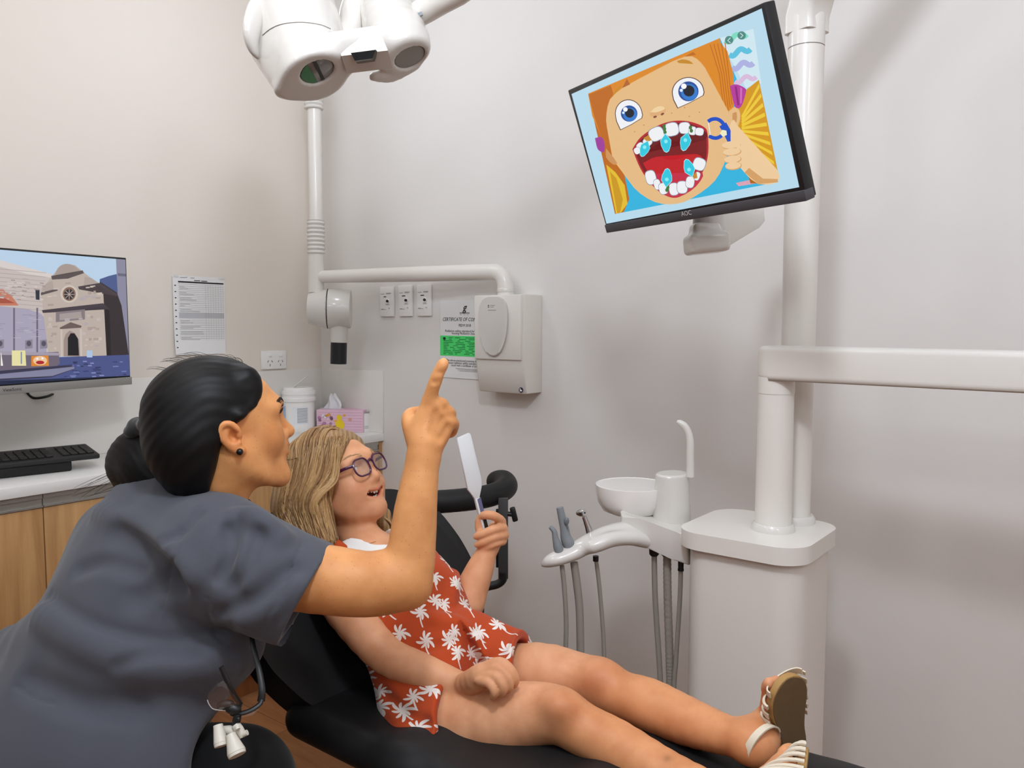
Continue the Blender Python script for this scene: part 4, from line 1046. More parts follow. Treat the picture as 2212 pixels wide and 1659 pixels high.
P_.px([(1404, 246), (1412, 234), (1424, 229), (1436, 232), (1439, 240), (1428, 248), (1410, 252)], 'E3B07A', 3); P_.px([(1406, 242), (1416, 232), (1430, 229), (1437, 235), (1420, 242)], 'F4D6A4', 3); P_.oval((1416, 252), 4, 2.4, -20, '8A4A38'); P_.oval((1432, 246), 4, 2.4, -30, '8A4A38')
for q in ((1452, 244), (1490, 251), (1512, 242), (1480, 232), (1372, 284), (1392, 270)): P_.oval(q, 1.3, 1.3, 0, 'C08858')
mouth = [(1367, 322), (1385, 296), (1420, 272), (1455, 261), (1490, 262), (1522, 274), (1530, 290), (1531, 330), (1522, 365), (1500, 400), (1478, 420), (1458, 427), (1435, 420), (1410, 400), (1385, 365)]
P_.px(mouth, 'B81F2E', 4); cx_, cy_ = 1452, 340
P_.px([(cx_ + (x - cx_) * .95, cy_ + (y - cy_) * .94) for x, y in mouth], '7C0D14', 4)
P_.px([(1390, 352), (1420, 338), (1455, 346), (1500, 332), (1520, 345), (1505, 385), (1475, 408), (1440, 405), (1410, 385)], 'C41620', 3)
P_.px([(1370, 325), (1386, 302), (1420, 280), (1456, 268), (1520, 280), (1526, 300), (1500, 305), (1440, 300), (1395, 330)], '6A0A10', 3)
P_.px([(1395, 375), (1412, 398), (1440, 416), (1460, 421), (1480, 414), (1505, 392), (1515, 372), (1520, 380), (1505, 402), (1480, 420), (1458, 426), (1435, 419), (1408, 398)], 'C83048', 2)
tw = 'F3F5F8'
def tooth(c, rx, ry, rot, col=tw):
    a = np.linspace(0, 2 * PI, 18, endpoint=False); t = math.radians(rot); f = lambda x: math.copysign(abs(x) ** .7, x)
    def T(k): return [(c[0] + k * (rx * f(math.cos(x)) * math.cos(t) - ry * f(math.sin(x)) * math.sin(t)), c[1] + k * (rx * f(math.cos(x)) * math.sin(t) + ry * f(math.sin(x)) * math.cos(t))) for x in a]
    P_.px(T(1.1), '8E93A8'); P_.px(T(1.0), col)
for q in (((1419, 289), 16, 14, -24), ((1452, 279), 15, 14, -12), ((1480, 276), 12, 12, -4), ((1497, 282), 8, 9, 6), ((1512, 284), 9, 8, 8), ((1400, 306), 9, 9, -40), ((1385, 316), 8, 8, -40), ((1378, 325), 7, 7, -30),
          ((1407, 383), 11, 15, -14), ((1421, 398), 7, 11, -14), ((1434, 407), 9, 12, -14), ((1457, 408), 10, 13, -8), ((1475, 404), 11, 13, -2), ((1492, 393), 9, 12, 8), ((1507, 380), 6, 9, 20), ((1512, 354), 13, 13, 20)): tooth(*q)
P_.px([(1391, 298), (1402, 291), (1409, 302), (1400, 306)], 'C98A2C'); P_.px([(1498, 378), (1506, 371), (1508, 384), (1500, 386)], 'C98A2C')
for q in ((1437, 278), (1438, 285), (1436, 272), (1493, 275), (1495, 282), (1442, 410), (1444, 404)): P_.oval(q, 3.6, 4.2, 0, '3F7A3A')
def arrow(c, rot, k=1.0):
    t = math.radians(rot); sh_ = [(0, -20), (11, -6), (10, 4), (5, 5), (5, 16), (0, 19), (-5, 16), (-5, 5), (-10, 4), (-11, -6)]
    f = lambda z, s_: [(c[0] + z * (x * math.cos(t) - y * math.sin(t)), c[1] + z * (x * math.sin(t) + y * math.cos(t))) for x, y in sh_]
    P_.px(f(k * 1.08, 0), 'BDF3FA'); P_.px(f(k, 0), '2CCBE4'); P_.oval((c[0], c[1] - 4 * math.cos(t)), 4, 4, 0, '8DEDF6')
arrow((1440, 309), -4); arrow((1482, 306), 14); arrow((1394, 321), 22, .9); arrow((1442, 383), 184); arrow((1490, 362), 160)
# floss pick and hand
P_.line(spline([(1563, 268), (1571, 282), (1578, 296), (1582, 304)], 4), 17, '0F4FC8')
P_.line(spline([(1531, 262), (1540, 257), (1552, 257), (1563, 265), (1568, 278), (1563, 290), (1552, 297), (1542, 297), (1533, 293)], 4), 8, '0F4FC8')
P_.line([(1532, 264), (1536, 291)], 1.8, 'E8F4FA')
P_.px([(1565 + (8 if i % 2 else 3.2) * math.cos(-PI / 2 + i * PI / 5 + .2), 287 + (8 if i % 2 else 3.2) * math.sin(-PI / 2 + i * PI / 5 + .2)) for i in range(10)], 'F2F0C8')
sk2 = 'F2CFA0'
P_.px([(1600, 300), (1618, 320), (1640, 345), (1680, 365), (1682, 393), (1640, 397), (1610, 372), (1590, 345), (1582, 320), (1580, 285), (1588, 268), (1598, 275)], sk2, 2)
P_.px([(1610, 372), (1640, 397), (1682, 393), (1682, 386), (1650, 385), (1620, 362)], 'D8A468')
for i, y in enumerate((313, 328, 344, 358)): P_.oval((1582 + i * 1.5, y), 21 - i, 8.6, -6, 'D9A66E'); P_.oval((1581 + i * 1.5, y - 1), 20 - i, 7.6, -6, sk2)
P_.px([(1578, 270), (1586, 258), (1594, 270), (1604, 300), (1596, 322), (1584, 300)], sk2, 3)
for c in ((1577, 86), (1604, 76)):
    P_.oval(c, 9, 9, 0, '4E8A84')
d = P_
P_.line([(1580, 81), (1574, 87), (1580, 92)], 2, 'C8E6E0'); P_.line([(1601, 71), (1607, 76), (1602, 81)], 2, 'C8E6E0')
# clip to the lit area
uR, vB = onfr(frM, 1728, 404)
for k, arr in enumerate(P_.mb.v):
    r = arr - frM['o']; u = np.clip(r @ frM['h'], .0045, frM['w'] * .9935); v = np.clip(r @ frM['v'], .006, frM['ht'] * (zc0 - .006)); l = r @ nM
    P_.mb.v[k] = frM['o'] + u[:, None] * frM['h'] + v[:, None] * frM['v'] + l[:, None] * nM
o = obj('screen', P_.mb, None, mo, smooth=0); o['label'] = 'lit screen showing a cartoon child with an open mouth'
# mount
mt = thing('monitor_mount', at(1540, 500, 1.70), 'white angled arm and pivot holding the tilted monitor to the post', 'monitor arm')
obj('pivot_block', MB().tube([at(1530, 440, 1.66), at(1530, 475, 1.665), at(1532, 503, 1.67)], [.028, .031, .033], 24), mat('pale_grey_plastic', 'C9C5C2', .35), mt)
s = SDF()
s.rbox(at(1522, 508, 1.66), V(.028, .028, .024), .010, None, .01)
s.rbox(at(1526, 526, 1.655), V(.040, .030, .020), .009, np.array([unit(V(.98, .1, .1)), V(0, 1, 0), unit(V(-.1, 0, .98))]), .01)
sdf_obj('arm_cap', s, .003, white_pl, mt, relax=3)
pa = [at(1560, 455, 1.70), at(1652, 440, 1.78), at(1652, 478, 1.78), at(1640, 492, 1.77), at(1563, 540, 1.69), at(1552, 505, 1.69)]
nn = unit(np.cross(pa[1] - pa[0], pa[4] - pa[0])); nn = nn if nn[1] > 0 else -nn
o0 = pa[0]; uu = unit(pa[1] - pa[0]); vv = np.cross(nn, uu)
obj('arm_cover', MB().prism([((p - o0) @ uu, (p - o0) @ vv) for p in pa], o0, uu, vv, nn, 0, .05, bev=.006), white_pl, mt)
obj('post_clamp', MB().tube([at(1630, 430, 1.80), at(1640, 370, 1.82), cR + Z * at(1690, 350, 1.82)[2]], .026, 20), white_pl, mt)
obj('screen_plate', MB().box(cen - nM * .049, .1, .012, .1, axM, .003).tube([cen - nM * .05, at(1530, 440, 1.66) + V(.02, .03, .02), at(1530, 450, 1.665)], .02, 16), white_pl, mt)

# ================================================================ dental chair
dc = thing('dental_chair', W(-.75, 1.1, 0), 'black upholstered dental chair the girl is reclining on', 'dental chair')
bvec = unit(-.55 * M + .835 * Z); nb_ = np.cross(N, bvec); nb_ = nb_ if nb_ @ M > 0 else -nb_
ob = W(-1.08, 1.15, .66)
bo = [(-.236, .008), (-.17, -.02), (.0, -.03), (.10, -.01), (.167, .045), (.204, .093), (.225, .15), (.226, .21), (.215, .27), (.184, .338), (.12, .385), (.065, .403), (-.06, .412), (-.19, .41), (-.24, .40), (-.285, .37), (-.33, .29), (-.35, .20), (-.342, .14), (-.325, .10), (-.29, .045)]
t_bs = 0
ob2 = ob - nb_ * .085                       # the pad lies this far behind the girl's back
def repl(w_, l_):
    d = unit(ob + N * w_ + bvec * l_ - CAM); q = CAM + d * ((nb_ @ (ob2 - CAM)) / (nb_ @ d)) - ob2; return (q @ N, q @ bvec)
bo = [repl(*p) for p in bo]; ob = ob2
bs = spline(bo + [bo[0]], 4)[:-1]
obj('backrest', MB().prism([(p[0], p[1]) for p in bs], ob, N, bvec, nb_, -.075, -.008, bev=.028, seg=5), black_m, dc, smooth=60)
s = SDF(); hr = ob + bvec * .47 - N * .0 + nb_ * .02
s.rbox(hr, V(.065, .06, .03), .028, np.array([N, bvec, nb_]), .01)
sdf_obj('headrest', s, .006, black_m, dc, relax=2)
obj('headrest_post', MB().box(ob + bvec * .40 - N * .06 - nb_ * .06, .06, .2, .015, np.array([N, bvec, nb_]), .004), dark_pl, dc)
def chair_pt(px, py, z): return on(px, py, Z, z)
zs = .655
# seat and leg rest outlined in plan, (m, n)
far = [mn(chair_pt(x, y, zs))[:2] for x, y in ((1430, 1482), (1500, 1500), (1560, 1530), (1620, 1575), (1690, 1625))]
s = SDF()
nc = 1.12
for m0, m1, w, z_ in ((-1.22, -.93, .235, .615), (-.95, -.62, .235, .617), (-.64, -.30, .215, .62)):
    s.rbox(W((m0 + m1) / 2, nc, z_), V((m1 - m0) / 2 + .03, w, .036), .034, AX, .05)
s.rbox(W(-.30, nc, .62), V(.07, .17, .034), .033, AX, .06)
sdf_obj('seat', s, .007, black_m, dc, relax=3)
obj('lower_frame', MB().box(W(-.86, nc, .55), .62, .30, .07, AX, .03, 4).box(W(-1.13, nc, .60), .10, .22, .10, AX, .02, 3), dark_pl, dc)
obj('lift_arm', MB().prism([(-1.0, .54), (-.6, .54), (-.75, .06), (-1.15, .06)], W(0, nc, 0), M, Z, N, -.1, .1, bev=.02), white_sat, dc)
obj('floor_base', MB().prism(rrect(.75, .45, .16, 8), W(-.95, nc, 0), M, N, Z, .001, .065, bev=.02, seg=3), white_sat, dc)

# ================================================================ assistant stool with curved body support
st = thing('assistant_stool', W(-1.75, 1.76, 0), 'black assistant stool with a curved padded arm rest, behind the dental chair', 'stool')
P = spline([at(800, 1078, 2.14), at(870, 1086, 2.18), at(960, 1083, 2.22), at(1030, 1076, 2.26), at(1072, 1066, 2.31), at(1094, 1052, 2.37), at(1088, 1039, 2.43), at(1070, 1040, 2.46)], 7)
s = SDF(); s.chain(P[::3], np.interp(np.arange(len(P[::3])), [0, 3, 12, len(P[::3]) - 1], [.030, .0315, .032, .032]), .004, n=2)
sdf_obj('body_support', s, .005, black_m, st, relax=2)
YP = 2.27
obj('support_post', MB().box((at(1088, 1075, YP) + at(1086, 1250, YP)) / 2, .028, .012, np.linalg.norm(at(1088, 1075, YP) - at(1086, 1250, YP)), None, .002), dark_pl, st)
obj('inner_bar', MB().box((at(1074, 1090, YP + .02) + at(1076, 1235, YP + .02)) / 2, .010, .012, .17, None, .002), black_pl, st)
br = spline([at(1087, 1236, YP), at(1086, 1252, YP), at(1074, 1262, YP), at(1045, 1270, YP), at(980, 1300, YP - .03), W(-1.66, 1.80, .50)], 5)
obj('support_bracket', MB().tube(br, .015, 12, flat=.8), black_pl, st)
mb = MB().tube([at(1096, 1110, YP), at(1106, 1111, YP)], .007, 12).box(at(1110, 1111, YP), .016, .014, .042, np.array([unit(V(1, 0, .3)), V(0, 1, 0), unit(V(-.25, 0, 1))]), .004)
obj('knob', mb, black_pl, st)
sc0 = W(-1.75, 1.76, 0)
obj('seat', MB().lathe([(0, .46), (.17, .46), (.19, .475), (.19, .51), (.17, .53), (0, .535)], sc0, n=40), black_m, st)
obj('gas_column', MB().lathe([(.035, .10), (.035, .3), (.022, .3), (.022, .46)], sc0, n=20), dark_pl, st)
for k in range(5):
    a = k * 2 * PI / 5 + .3; d = V(math.cos(a), math.sin(a), 0)
    l_ = obj('leg', MB().tube([sc0 + Z * .11, sc0 + d * .22 + Z * .075], [.022, .015], 10), dark_pl, st)
    obj('castor', MB().lathe([(.02, -.012), (.025, -.01), (.025, .01), (.02, .012)], sc0 + d * .225 + Z * .026, np.cross(d, Z), 16).tube([sc0 + d * .222 + Z * .03, sc0 + d * .222 + Z * .08], .007, 8), black_pl, l_)
# ================================================================ people: shared helpers
def comb(B, a, b, c): return unit(B[0] * a + B[1] * b + B[2] * c)
def hitv(sdf, pts, y0=.7, y1=3.0):      # first surface points met along photo lines of sight (nan where none)
    r = np.array([ray(*p[:2]) for p in pts]); r = r / r[:, 1:2]; y = np.full(len(r), y0); out = np.full((len(r), 3), np.nan); act = np.arange(len(r))
    for _ in range(300):
        if not len(act): break
        p = CAM + r[act] * y[act][:, None]; d = sdf.ev(p); done = d < .0007; out[act[done]] = p[done]
        y[act] += np.maximum(d * .65, .0009); act = act[~done & (y[act] < y1)]
    return out
def hit(sdf, px, py, **k):
    q = hitv(sdf, [(px, py)], **k)[0]; return None if np.isnan(q[0]) else q
def gradv(sdf, P, e=.002):
    D = [sdf.ev(P + v) - sdf.ev(P - v) for v in (V(e, 0, 0), V(0, e, 0), V(0, 0, e))]
    g = np.stack(D, -1); return g / (np.linalg.norm(g, axis=1)[:, None] + 1e-9)
def grad(sdf, p, e=.002): return gradv(sdf, np.asarray(p)[None], e)[0]
def hits(sdf, pts, n=6, lift=0.0, **k):
    q = hitv(sdf, spline(pts, n) if n else pts, **k); q = q[~np.isnan(q[:, 0])]
    return list(q + gradv(sdf, q) * lift) if len(q) else []
def projv(sdf, P, lift=0.0):            # nearest surface points
    P = np.array(P, float)
    for _ in range(7): P = P - gradv(sdf, P) * (sdf.ev(P) * .9)[:, None]
    return P + gradv(sdf, P) * lift
def proj(sdf, p, lift=0.0): return projv(sdf, [p], lift)[0]
def seglines(pts, n=6): return spline(pts, n)
_rs = np.random.default_rng(11)
_K = _rs.normal(size=(10, 3)); _K /= np.linalg.norm(_K, axis=1)[:, None]; _PH = _rs.random(10) * 6.28
def wob(p, f, i0=0, n=4):                # smooth pseudo-noise
    o = 0
    for i in range(n):
        k = _K[(i0 + i) % 10] * f * (1 + .35 * i); o = o + np.sin(p @ k + _PH[i]) / (1 + .3 * i)
    return o / n
def skin_mat(name, col, deep, freck=None, sub=.12):
    m = mat(name, col, .52, spec=.4, sub=sub, subscale=.012); nd, lk, b = nodes(m)
    at_ = nd.new('ShaderNodeAttribute'); at_.attribute_name = 'tint'
    tc = nd.new('ShaderNodeTexCoord'); n1 = nd.new('ShaderNodeTexNoise'); n1.inputs['Scale'].default_value = 22; n1.inputs['Detail'].default_value = 5
    lk.new(tc.outputs['Object'], n1.inputs['Vector'])
    mx = nd.new('ShaderNodeMix'); mx.data_type = 'RGBA'; mx.inputs[6].default_value = (*srgb(col), 1); mx.inputs[7].default_value = (*srgb(deep), 1)
    mr = nd.new('ShaderNodeMapRange'); mr.inputs[1].default_value = .4; mr.inputs[2].default_value = .75; lk.new(n1.outputs['Fac'], mr.inputs[0]); lk.new(mr.outputs[0], mx.inputs[0])
    mm = nd.new('ShaderNodeMix'); mm.data_type = 'RGBA'; mm.blend_type = 'MULTIPLY'; mm.inputs[0].default_value = 1
    lk.new(mx.outputs[2], mm.inputs[6]); lk.new(at_.outputs['Color'], mm.inputs[7]); out = mm.outputs[2]
    if freck:
        v = nd.new('ShaderNodeTexVoronoi'); v.inputs['Scale'].default_value = 150; lk.new(tc.outputs['Object'], v.inputs['Vector'])
        f1 = nd.new('ShaderNodeMapRange'); f1.inputs[1].default_value = .10; f1.inputs[2].default_value = .17; f1.inputs[3].default_value = 1; f1.inputs[4].default_value = 0; lk.new(v.outputs['Distance'], f1.inputs[0])
        th = nd.new('ShaderNodeMath'); th.operation = 'GREATER_THAN'; th.inputs[1].default_value = .45; sp_ = nd.new('ShaderNodeSeparateColor'); lk.new(v.outputs['Color'], sp_.inputs[0]); lk.new(sp_.outputs[0], th.inputs[0])
        mu = nd.new('ShaderNodeMath'); mu.operation = 'MULTIPLY'; lk.new(f1.outputs[0], mu.inputs[0]); lk.new(th.outputs[0], mu.inputs[1])
        m2 = nd.new('ShaderNodeMath'); m2.operation = 'MULTIPLY'; m2.inputs[1].default_value = .55; lk.new(mu.outputs[0], m2.inputs[0])
        x2 = nd.new('ShaderNodeMix'); x2.data_type = 'RGBA'; lk.new(m2.outputs[0], x2.inputs[0]); lk.new(out, x2.inputs[6]); x2.inputs[7].default_value = (*srgb(freck), 1); out = x2.outputs[2]
    lk.new(out, b.inputs['Base Color'])
    nb = nd.new('ShaderNodeTexNoise'); nb.inputs['Scale'].default_value = 450; lk.new(tc.outputs['Object'], nb.inputs['Vector'])
    bp = nd.new('ShaderNodeBump'); bp.inputs['Strength'].default_value = .12; bp.inputs['Distance'].default_value = .001; lk.new(nb.outputs['Fac'], bp.inputs['Height']); lk.new(bp.outputs['Normal'], b.inputs['Normal'])
    return m
def hair_mat(name, c0, c1, rough=.42, scale=260, spec=.5):
    m = mat(name, c0, rough, spec=spec); nd, lk, b = nodes(m)
    at_ = nd.new('ShaderNodeAttribute'); at_.attribute_name = 'strand'
    tc = nd.new('ShaderNodeTexCoord'); n1 = nd.new('ShaderNodeTexNoise'); n1.inputs['Scale'].default_value = scale; lk.new(tc.outputs['Object'], n1.inputs['Vector'])
    ad = nd.new('ShaderNodeMath'); ad.operation = 'MULTIPLY_ADD'; ad.inputs[1].default_value = .5; ad.inputs[2].default_value = -.25; lk.new(n1.outputs['Fac'], ad.inputs[0])
    a2 = nd.new('ShaderNodeMath'); a2.operation = 'ADD'; a2.use_clamp = True; lk.new(at_.outputs['Fac'], a2.inputs[0]); lk.new(ad.outputs[0], a2.inputs[1])
    mx = nd.new('ShaderNodeMix'); mx.data_type = 'RGBA'; mx.inputs[6].default_value = (*srgb(c0), 1); mx.inputs[7].default_value = (*srgb(c1), 1)
    lk.new(a2.outputs[0], mx.inputs[0]); lk.new(mx.outputs[2], b.inputs['Base Color']); return m
def strands(name, curves, m, parent, n=6, flat=.45):          # curves: (points, radii, shade) -> one hair mesh
    vs, fs, sh = [], [], []; o = 0; a = np.linspace(0, 2 * PI, n, endpoint=False)
    for pts, r, shade in curves:
        P = np.asarray(pts, float); T = np.gradient(P, axis=0); T /= np.linalg.norm(T, axis=1)[:, None] + 1e-9
        u = V(.3, -1, .2); k = len(P); R = np.interp(np.linspace(0, 1, k), np.linspace(0, 1, len(r)), r)
        for i in range(k):
            u = u - T[i] * (u @ T[i]); u /= np.linalg.norm(u) + 1e-9; w = np.cross(T[i], u)
            vs.append(P[i] + R[i] * (np.cos(a)[:, None] * u * flat + np.sin(a)[:, None] * w)); sh += [shade] * n
        for i in range(k - 1):
            for j in range(n): fs.append([o + i * n + j, o + i * n + (j + 1) % n, o + (i + 1) * n + (j + 1) % n, o + (i + 1) * n + j])
        o += k * n
    me = bpy.data.meshes.new(name); me.from_pydata(np.concatenate(vs).tolist(), [], fs); me.materials.append(m); me.shade_smooth()
    at_ = me.color_attributes.new('strand', 'FLOAT_COLOR', 'POINT'); c = np.array(sh); at_.data.foreach_set('color', np.column_stack([c, c, c, np.ones(len(c))]).astype(np.float32).ravel())
    return link(name, me, parent)
class Head:
    """a head in its own frame: x forward, y to its left, z up, origin between the ears"""
    def __init__(s, O, f, l, u, k): s.O, s.f, s.l, s.u, s.k = np.asarray(O, float), f, l, u, k; s.ax = np.array([f, l, u])
    def P(s, x, y, z): return s.O + (s.f * x + s.l * y + s.u * z) * s.k
    def loc(s, p): return ((p - s.O) @ s.ax.T) / s.k
    def ell(s, d, c, r, k=.01, op='u', rot=None):
        ax = s.ax if rot is None else rot @ s.ax
        d.ell(s.P(*c), np.array(r) * s.k, ax, k * s.k, op)
    def cap(s, d, a, b, ra, rb, k=.01, op='u'): d.cap(s.P(*a), s.P(*b), ra * s.k, rb * s.k, k * s.k, op)
    def chain(s, d, pts, rs, k=.01, op='u', n=3, **kw): d.chain([s.P(*p) for p in pts], np.array(rs) * s.k, k * s.k, op, n, **kw)
def rot_x(a): c, s = math.cos(a), math.sin(a); return np.array([[1, 0, 0], [0, c, s], [0, -s, c]])
def rot_y(a): c, s = math.cos(a), math.sin(a); return np.array([[c, 0, s], [0, 1, 0], [-s, 0, c]])
def rot_z(a): c, s = math.cos(a), math.sin(a); return np.array([[c, s, 0], [-s, c, 0], [0, 0, 1]])
def build_head(h, d, child=False, mouth=.0, ears=(-1, 1)):
    # skull, face, jaw
    h.ell(d, *(((-.010, 0, .048), (.097, .075, .078)) if child else ((-.010, 0, .056), (.099, .075, .084))), .02)
    h.ell(d, (.030, 0, .036 if child else .040), (.068, .064, .056), .03)
    if child:
        h.ell(d, (.034, 0, -.018), (.062, .060, .072), .03)
        h.ell(d, (.058, .036, -.030), (.032, .027, .034), .03); h.ell(d, (.058, -.036, -.030), (.032, .027, .034), .03)
        for y in (-1, 1): h.chain(d, [(.008, y * .052, -.035), (.040, y * .042, -.066), (.074, y * .014, -.082)], [.018, .019, .017], .03)
        h.ell(d, (.082, 0, -.080), (.018, .020, .017), .02)
    else:
        h.ell(d, (.032, 0, -.014), (.062, .056, .078), .03)
        h.ell(d, (.060, .038, -.012), (.026, .022, .026), .03); h.ell(d, (.060, -.038, -.012), (.026, .022, .026), .03)
        for y in (-1, 1): h.chain(d, [(.002, y * .053, -.030), (.018, y * .050, -.058), (.050, y * .030, -.083), (.077, y * .009, -.0925)], [.017, .0145, .0125, .0115], .028)
        h.ell(d, (.0835, 0, -.0890), (.0120, .0155, .0120), .018); h.ell(d, (.0800, 0, -.066), (.0125, .024, .020), .02)
    for y in (-1, 1): h.chain(d, [(.097, y * .008, .036), (.094, y * .026, .042), (.080, y * .048, .036)], [.009, .009, .010], .022)
    # eye sockets and lids
    for y in (-1, 1):
        h.ell(d, (.101, y * .030, .0215), (.016, .0165, .0105), .014, 's')
        h.ell(d, (.0785, y * .031, .0215), (.0150, .0160, .0148), .006)
        h.ell(d, (.0955, y * .032, .0205), (.0075, .0125, .0052 if not child else .006), .002, 's')
    # nose
    if child: nz = [(.096, 0, .024), (.101, 0, .006), (.109, 0, -.0095), (.108, 0, -.014)]; nr = [.0075, .0082, .0098, .0085]
    else: nz = [(.097, 0, .028), (.1045, 0, .010), (.1125, 0, -.004), (.1175, 0, -.0135), (.113, 0, -.0185)]; nr = [.0058, .0062, .0064, .0068, .0060]
    h.chain(d, nz, nr, .012)
    for y in (-1, 1):
        h.ell(d, (.0995, y * .0108, -.0165), (.0105, .0072, .0074), .006)
        h.ell(d, (.1055, y * .0062, -.0235), (.0052, .0032, .0042), .003, 's')
    h.ell(d, (.088, 0, -.034), (.014, .026, .020), .02)              # muzzle
    # lips
    if child:
        up = [(.0800, -.0335, -.0340), (.0935, -.018, -.0365), (.1010, 0, -.0395), (.0935, .018, -.0365), (.0800, .0335, -.0340)]
        lo = [(.0800, -.0335, -.0360), (.0885, -.019, -.0545), (.0935, 0, -.0625), (.0885, .019, -.0545), (.0800, .0335, -.0360)]
        h.ell(d, (.068, .036, -.022), (.022, .018, .020), .02); h.ell(d, (.068, -.036, -.022), (.022, .018, .020), .02)
        h.chain(d, [(.084, -.030, -.0375), (.093, -.020, -.0440), (.1000, 0, -.0500), (.093, .020, -.0440), (.084, .030, -.0375)], [.003, .0072, .0098, .0072, .003], .003, 's', n=4); h.ell(d, (.080, 0, -.047), (.022, .028, .0125), .004, 's')
        h.chain(d, up, [.0025, .0036, .0042, .0036, .0025], .004, n=4); h.chain(d, lo, [.0025, .0038, .0046, .0038, .0025], .004, n=4)
    else:
        up = [(.086, -.023, -.0415), (.0985, -.012, -.0375), (.1040, -.004, -.0358), (.1035, 0, -.0368), (.1040, .004, -.0358), (.0985, .012, -.0375), (.086, .023, -.0415)]
        lo = [(.086, -.023, -.0440), (.0960, -.012, -.0490), (.1000, 0, -.0510), (.0960, .012, -.0490), (.086, .023, -.0440)]
        h.chain(d, up, [.002, .0034, .0040, .0038, .0040, .0034, .002], .006, n=3); h.chain(d, lo, [.002, .0040, .0048, .0040, .002], .006, n=3)
        h.ell(d, (.1035, 0, -.0432), (.009, .0160, .0020), .003, 's')
    s_up, s_lo = up, lo
    h.lips = [h.P(*p) for p in spline(up, 4)] + [h.P(*p) for p in spline(lo, 4)]
    # ears
    for y in ears:
        A = rot_z(y * -.42) if True else None
        c = (-.004, y * .0735, .004)
        ra = rot_y(-.20)
        def E(x, o, z):                       # ear-plane coordinates -> head frame
            q = V(x, y * o, z) @ rot_z(y * .42) if y > 0 else V(x, y * o, z) @ rot_z(-.42)
            q = (q @ rot_y(.22)) * .88; return (c[0] + q[0], c[1] + q[1], c[2] + q[2])
        kk = 1.0
        h.chain(d, [E(.010, .004, -.006), E(.013, .010, .010), E(.008, .013, .025), E(-.004, .015, .031), E(-.016, .015, .024), E(-.019, .013, .008), E(-.014, .011, -.010), E(-.006, .009, -.022), E(.002, .006, -.029)], [.0035, .0042, .0042, .0044, .0046, .0046, .0044, .0050, .0066], .004, n=3)
        h.ell(d, E(-.004, .003, .004), (.0135, .0060, .022), .006)
        h.chain(d, [E(.002, .008, .020), E(-.008, .0105, .014), E(-.010, .010, -.002), E(-.004, .0095, -.013), E(.006, .009, -.014)], [.003, .0036, .0036, .0036, .0040], .004, n=3)
        h.ell(d, E(.002, .013, .001), (.0072, .009, .0095), .004, 's')
        h.ell(d, E(.010, .008, -.001), (.0045, .0045, .0060), .004)
        if y < 0: h.E = E
def lip_tint(h, col, r=.0052, extra=None):
    L = np.array(h.lips)
    def fn(p):
        c = np.ones((len(p), 3)); near = np.linalg.norm(p - h.P(.09, 0, -.045), axis=1) < .06
        q = p[near]
        if len(q):
            dm = np.min(np.linalg.norm(q[:, None] - L[None], axis=2), 1); w = np.clip((r * 1.25 - dm) / (r * .5), 0, 1)[:, None]
            c[near] = c[near] * (1 - w) + w * np.array(col)
        if extra: c = extra(p, c)
        return c
    return fn
def eye_parts(h, parent, iris, look=(1, 0, 0), sides=(-1, 1), r=.0128):
    wm = mat('eye_white', 'E6E2DE', .2, coat=.5)
    for y in sides:
        e = h.P(.0785, y * .031, .0215); d = unit(h.f * look[0] + h.l * look[1] + h.u * look[2]); rr = r * h.k
        mb = MB().use(wm).ball(e, rr, n=24, m=16)
        a = math.acos(.86)
        q = unit(np.cross(d, Z)); mb.use(iris)
        mb.lathe([(rr * math.sin(t) * 1.012, rr * math.cos(t) * 1.012) for t in (.48, .42, .3, .2)] + [(0, rr * 1.012)], e, d, 24)
        mb.use(black_pl).lathe([(rr * math.sin(t) * 1.02, rr * math.cos(t) * 1.02) for t in (.21, .12)] + [(0, rr * 1.02)], e, d, 18)
        obj('eye', mb, None, parent, smooth=80)

# ================================================================ the woman
YW = 1.36
Bw = basis(490, 930)
fw = comb(Bw, .966 * .9816, .19, .259 * .9816); lw = unit(np.cross(comb(Bw, 0, 1, 0), fw)); lw = lw if lw @ Bw[2] > 0 else -lw
lw = unit(lw - fw * (lw @ fw)); uw = np.cross(fw, lw); uw = uw if uw[2] > 0 else -uw
hw = Head(at(512, 947, YW) + lw * .074, fw, lw, uw, 1.0)
wd = SDF(); build_head(hw, wd, ears=(-1, 1))
def A(px, py, Y): return at(px, py, Y)
neck0, neck1 = hw.P(-.022, 0, -.035), A(420, 1100, 1.43)
wd.chain([hw.P(-.018, 0, -.02), hw.P(-.020, 0, -.065), A(452, 1068, 1.425), A(418, 1118, 1.425)], [.050, .049, .052, .066], .03, n=3)
wd.chain([hw.P(.0, -.05, -.03), A(505, 1040, 1.40), A(512, 1095, 1.40)], [.014, .013, .012], .03, n=2)
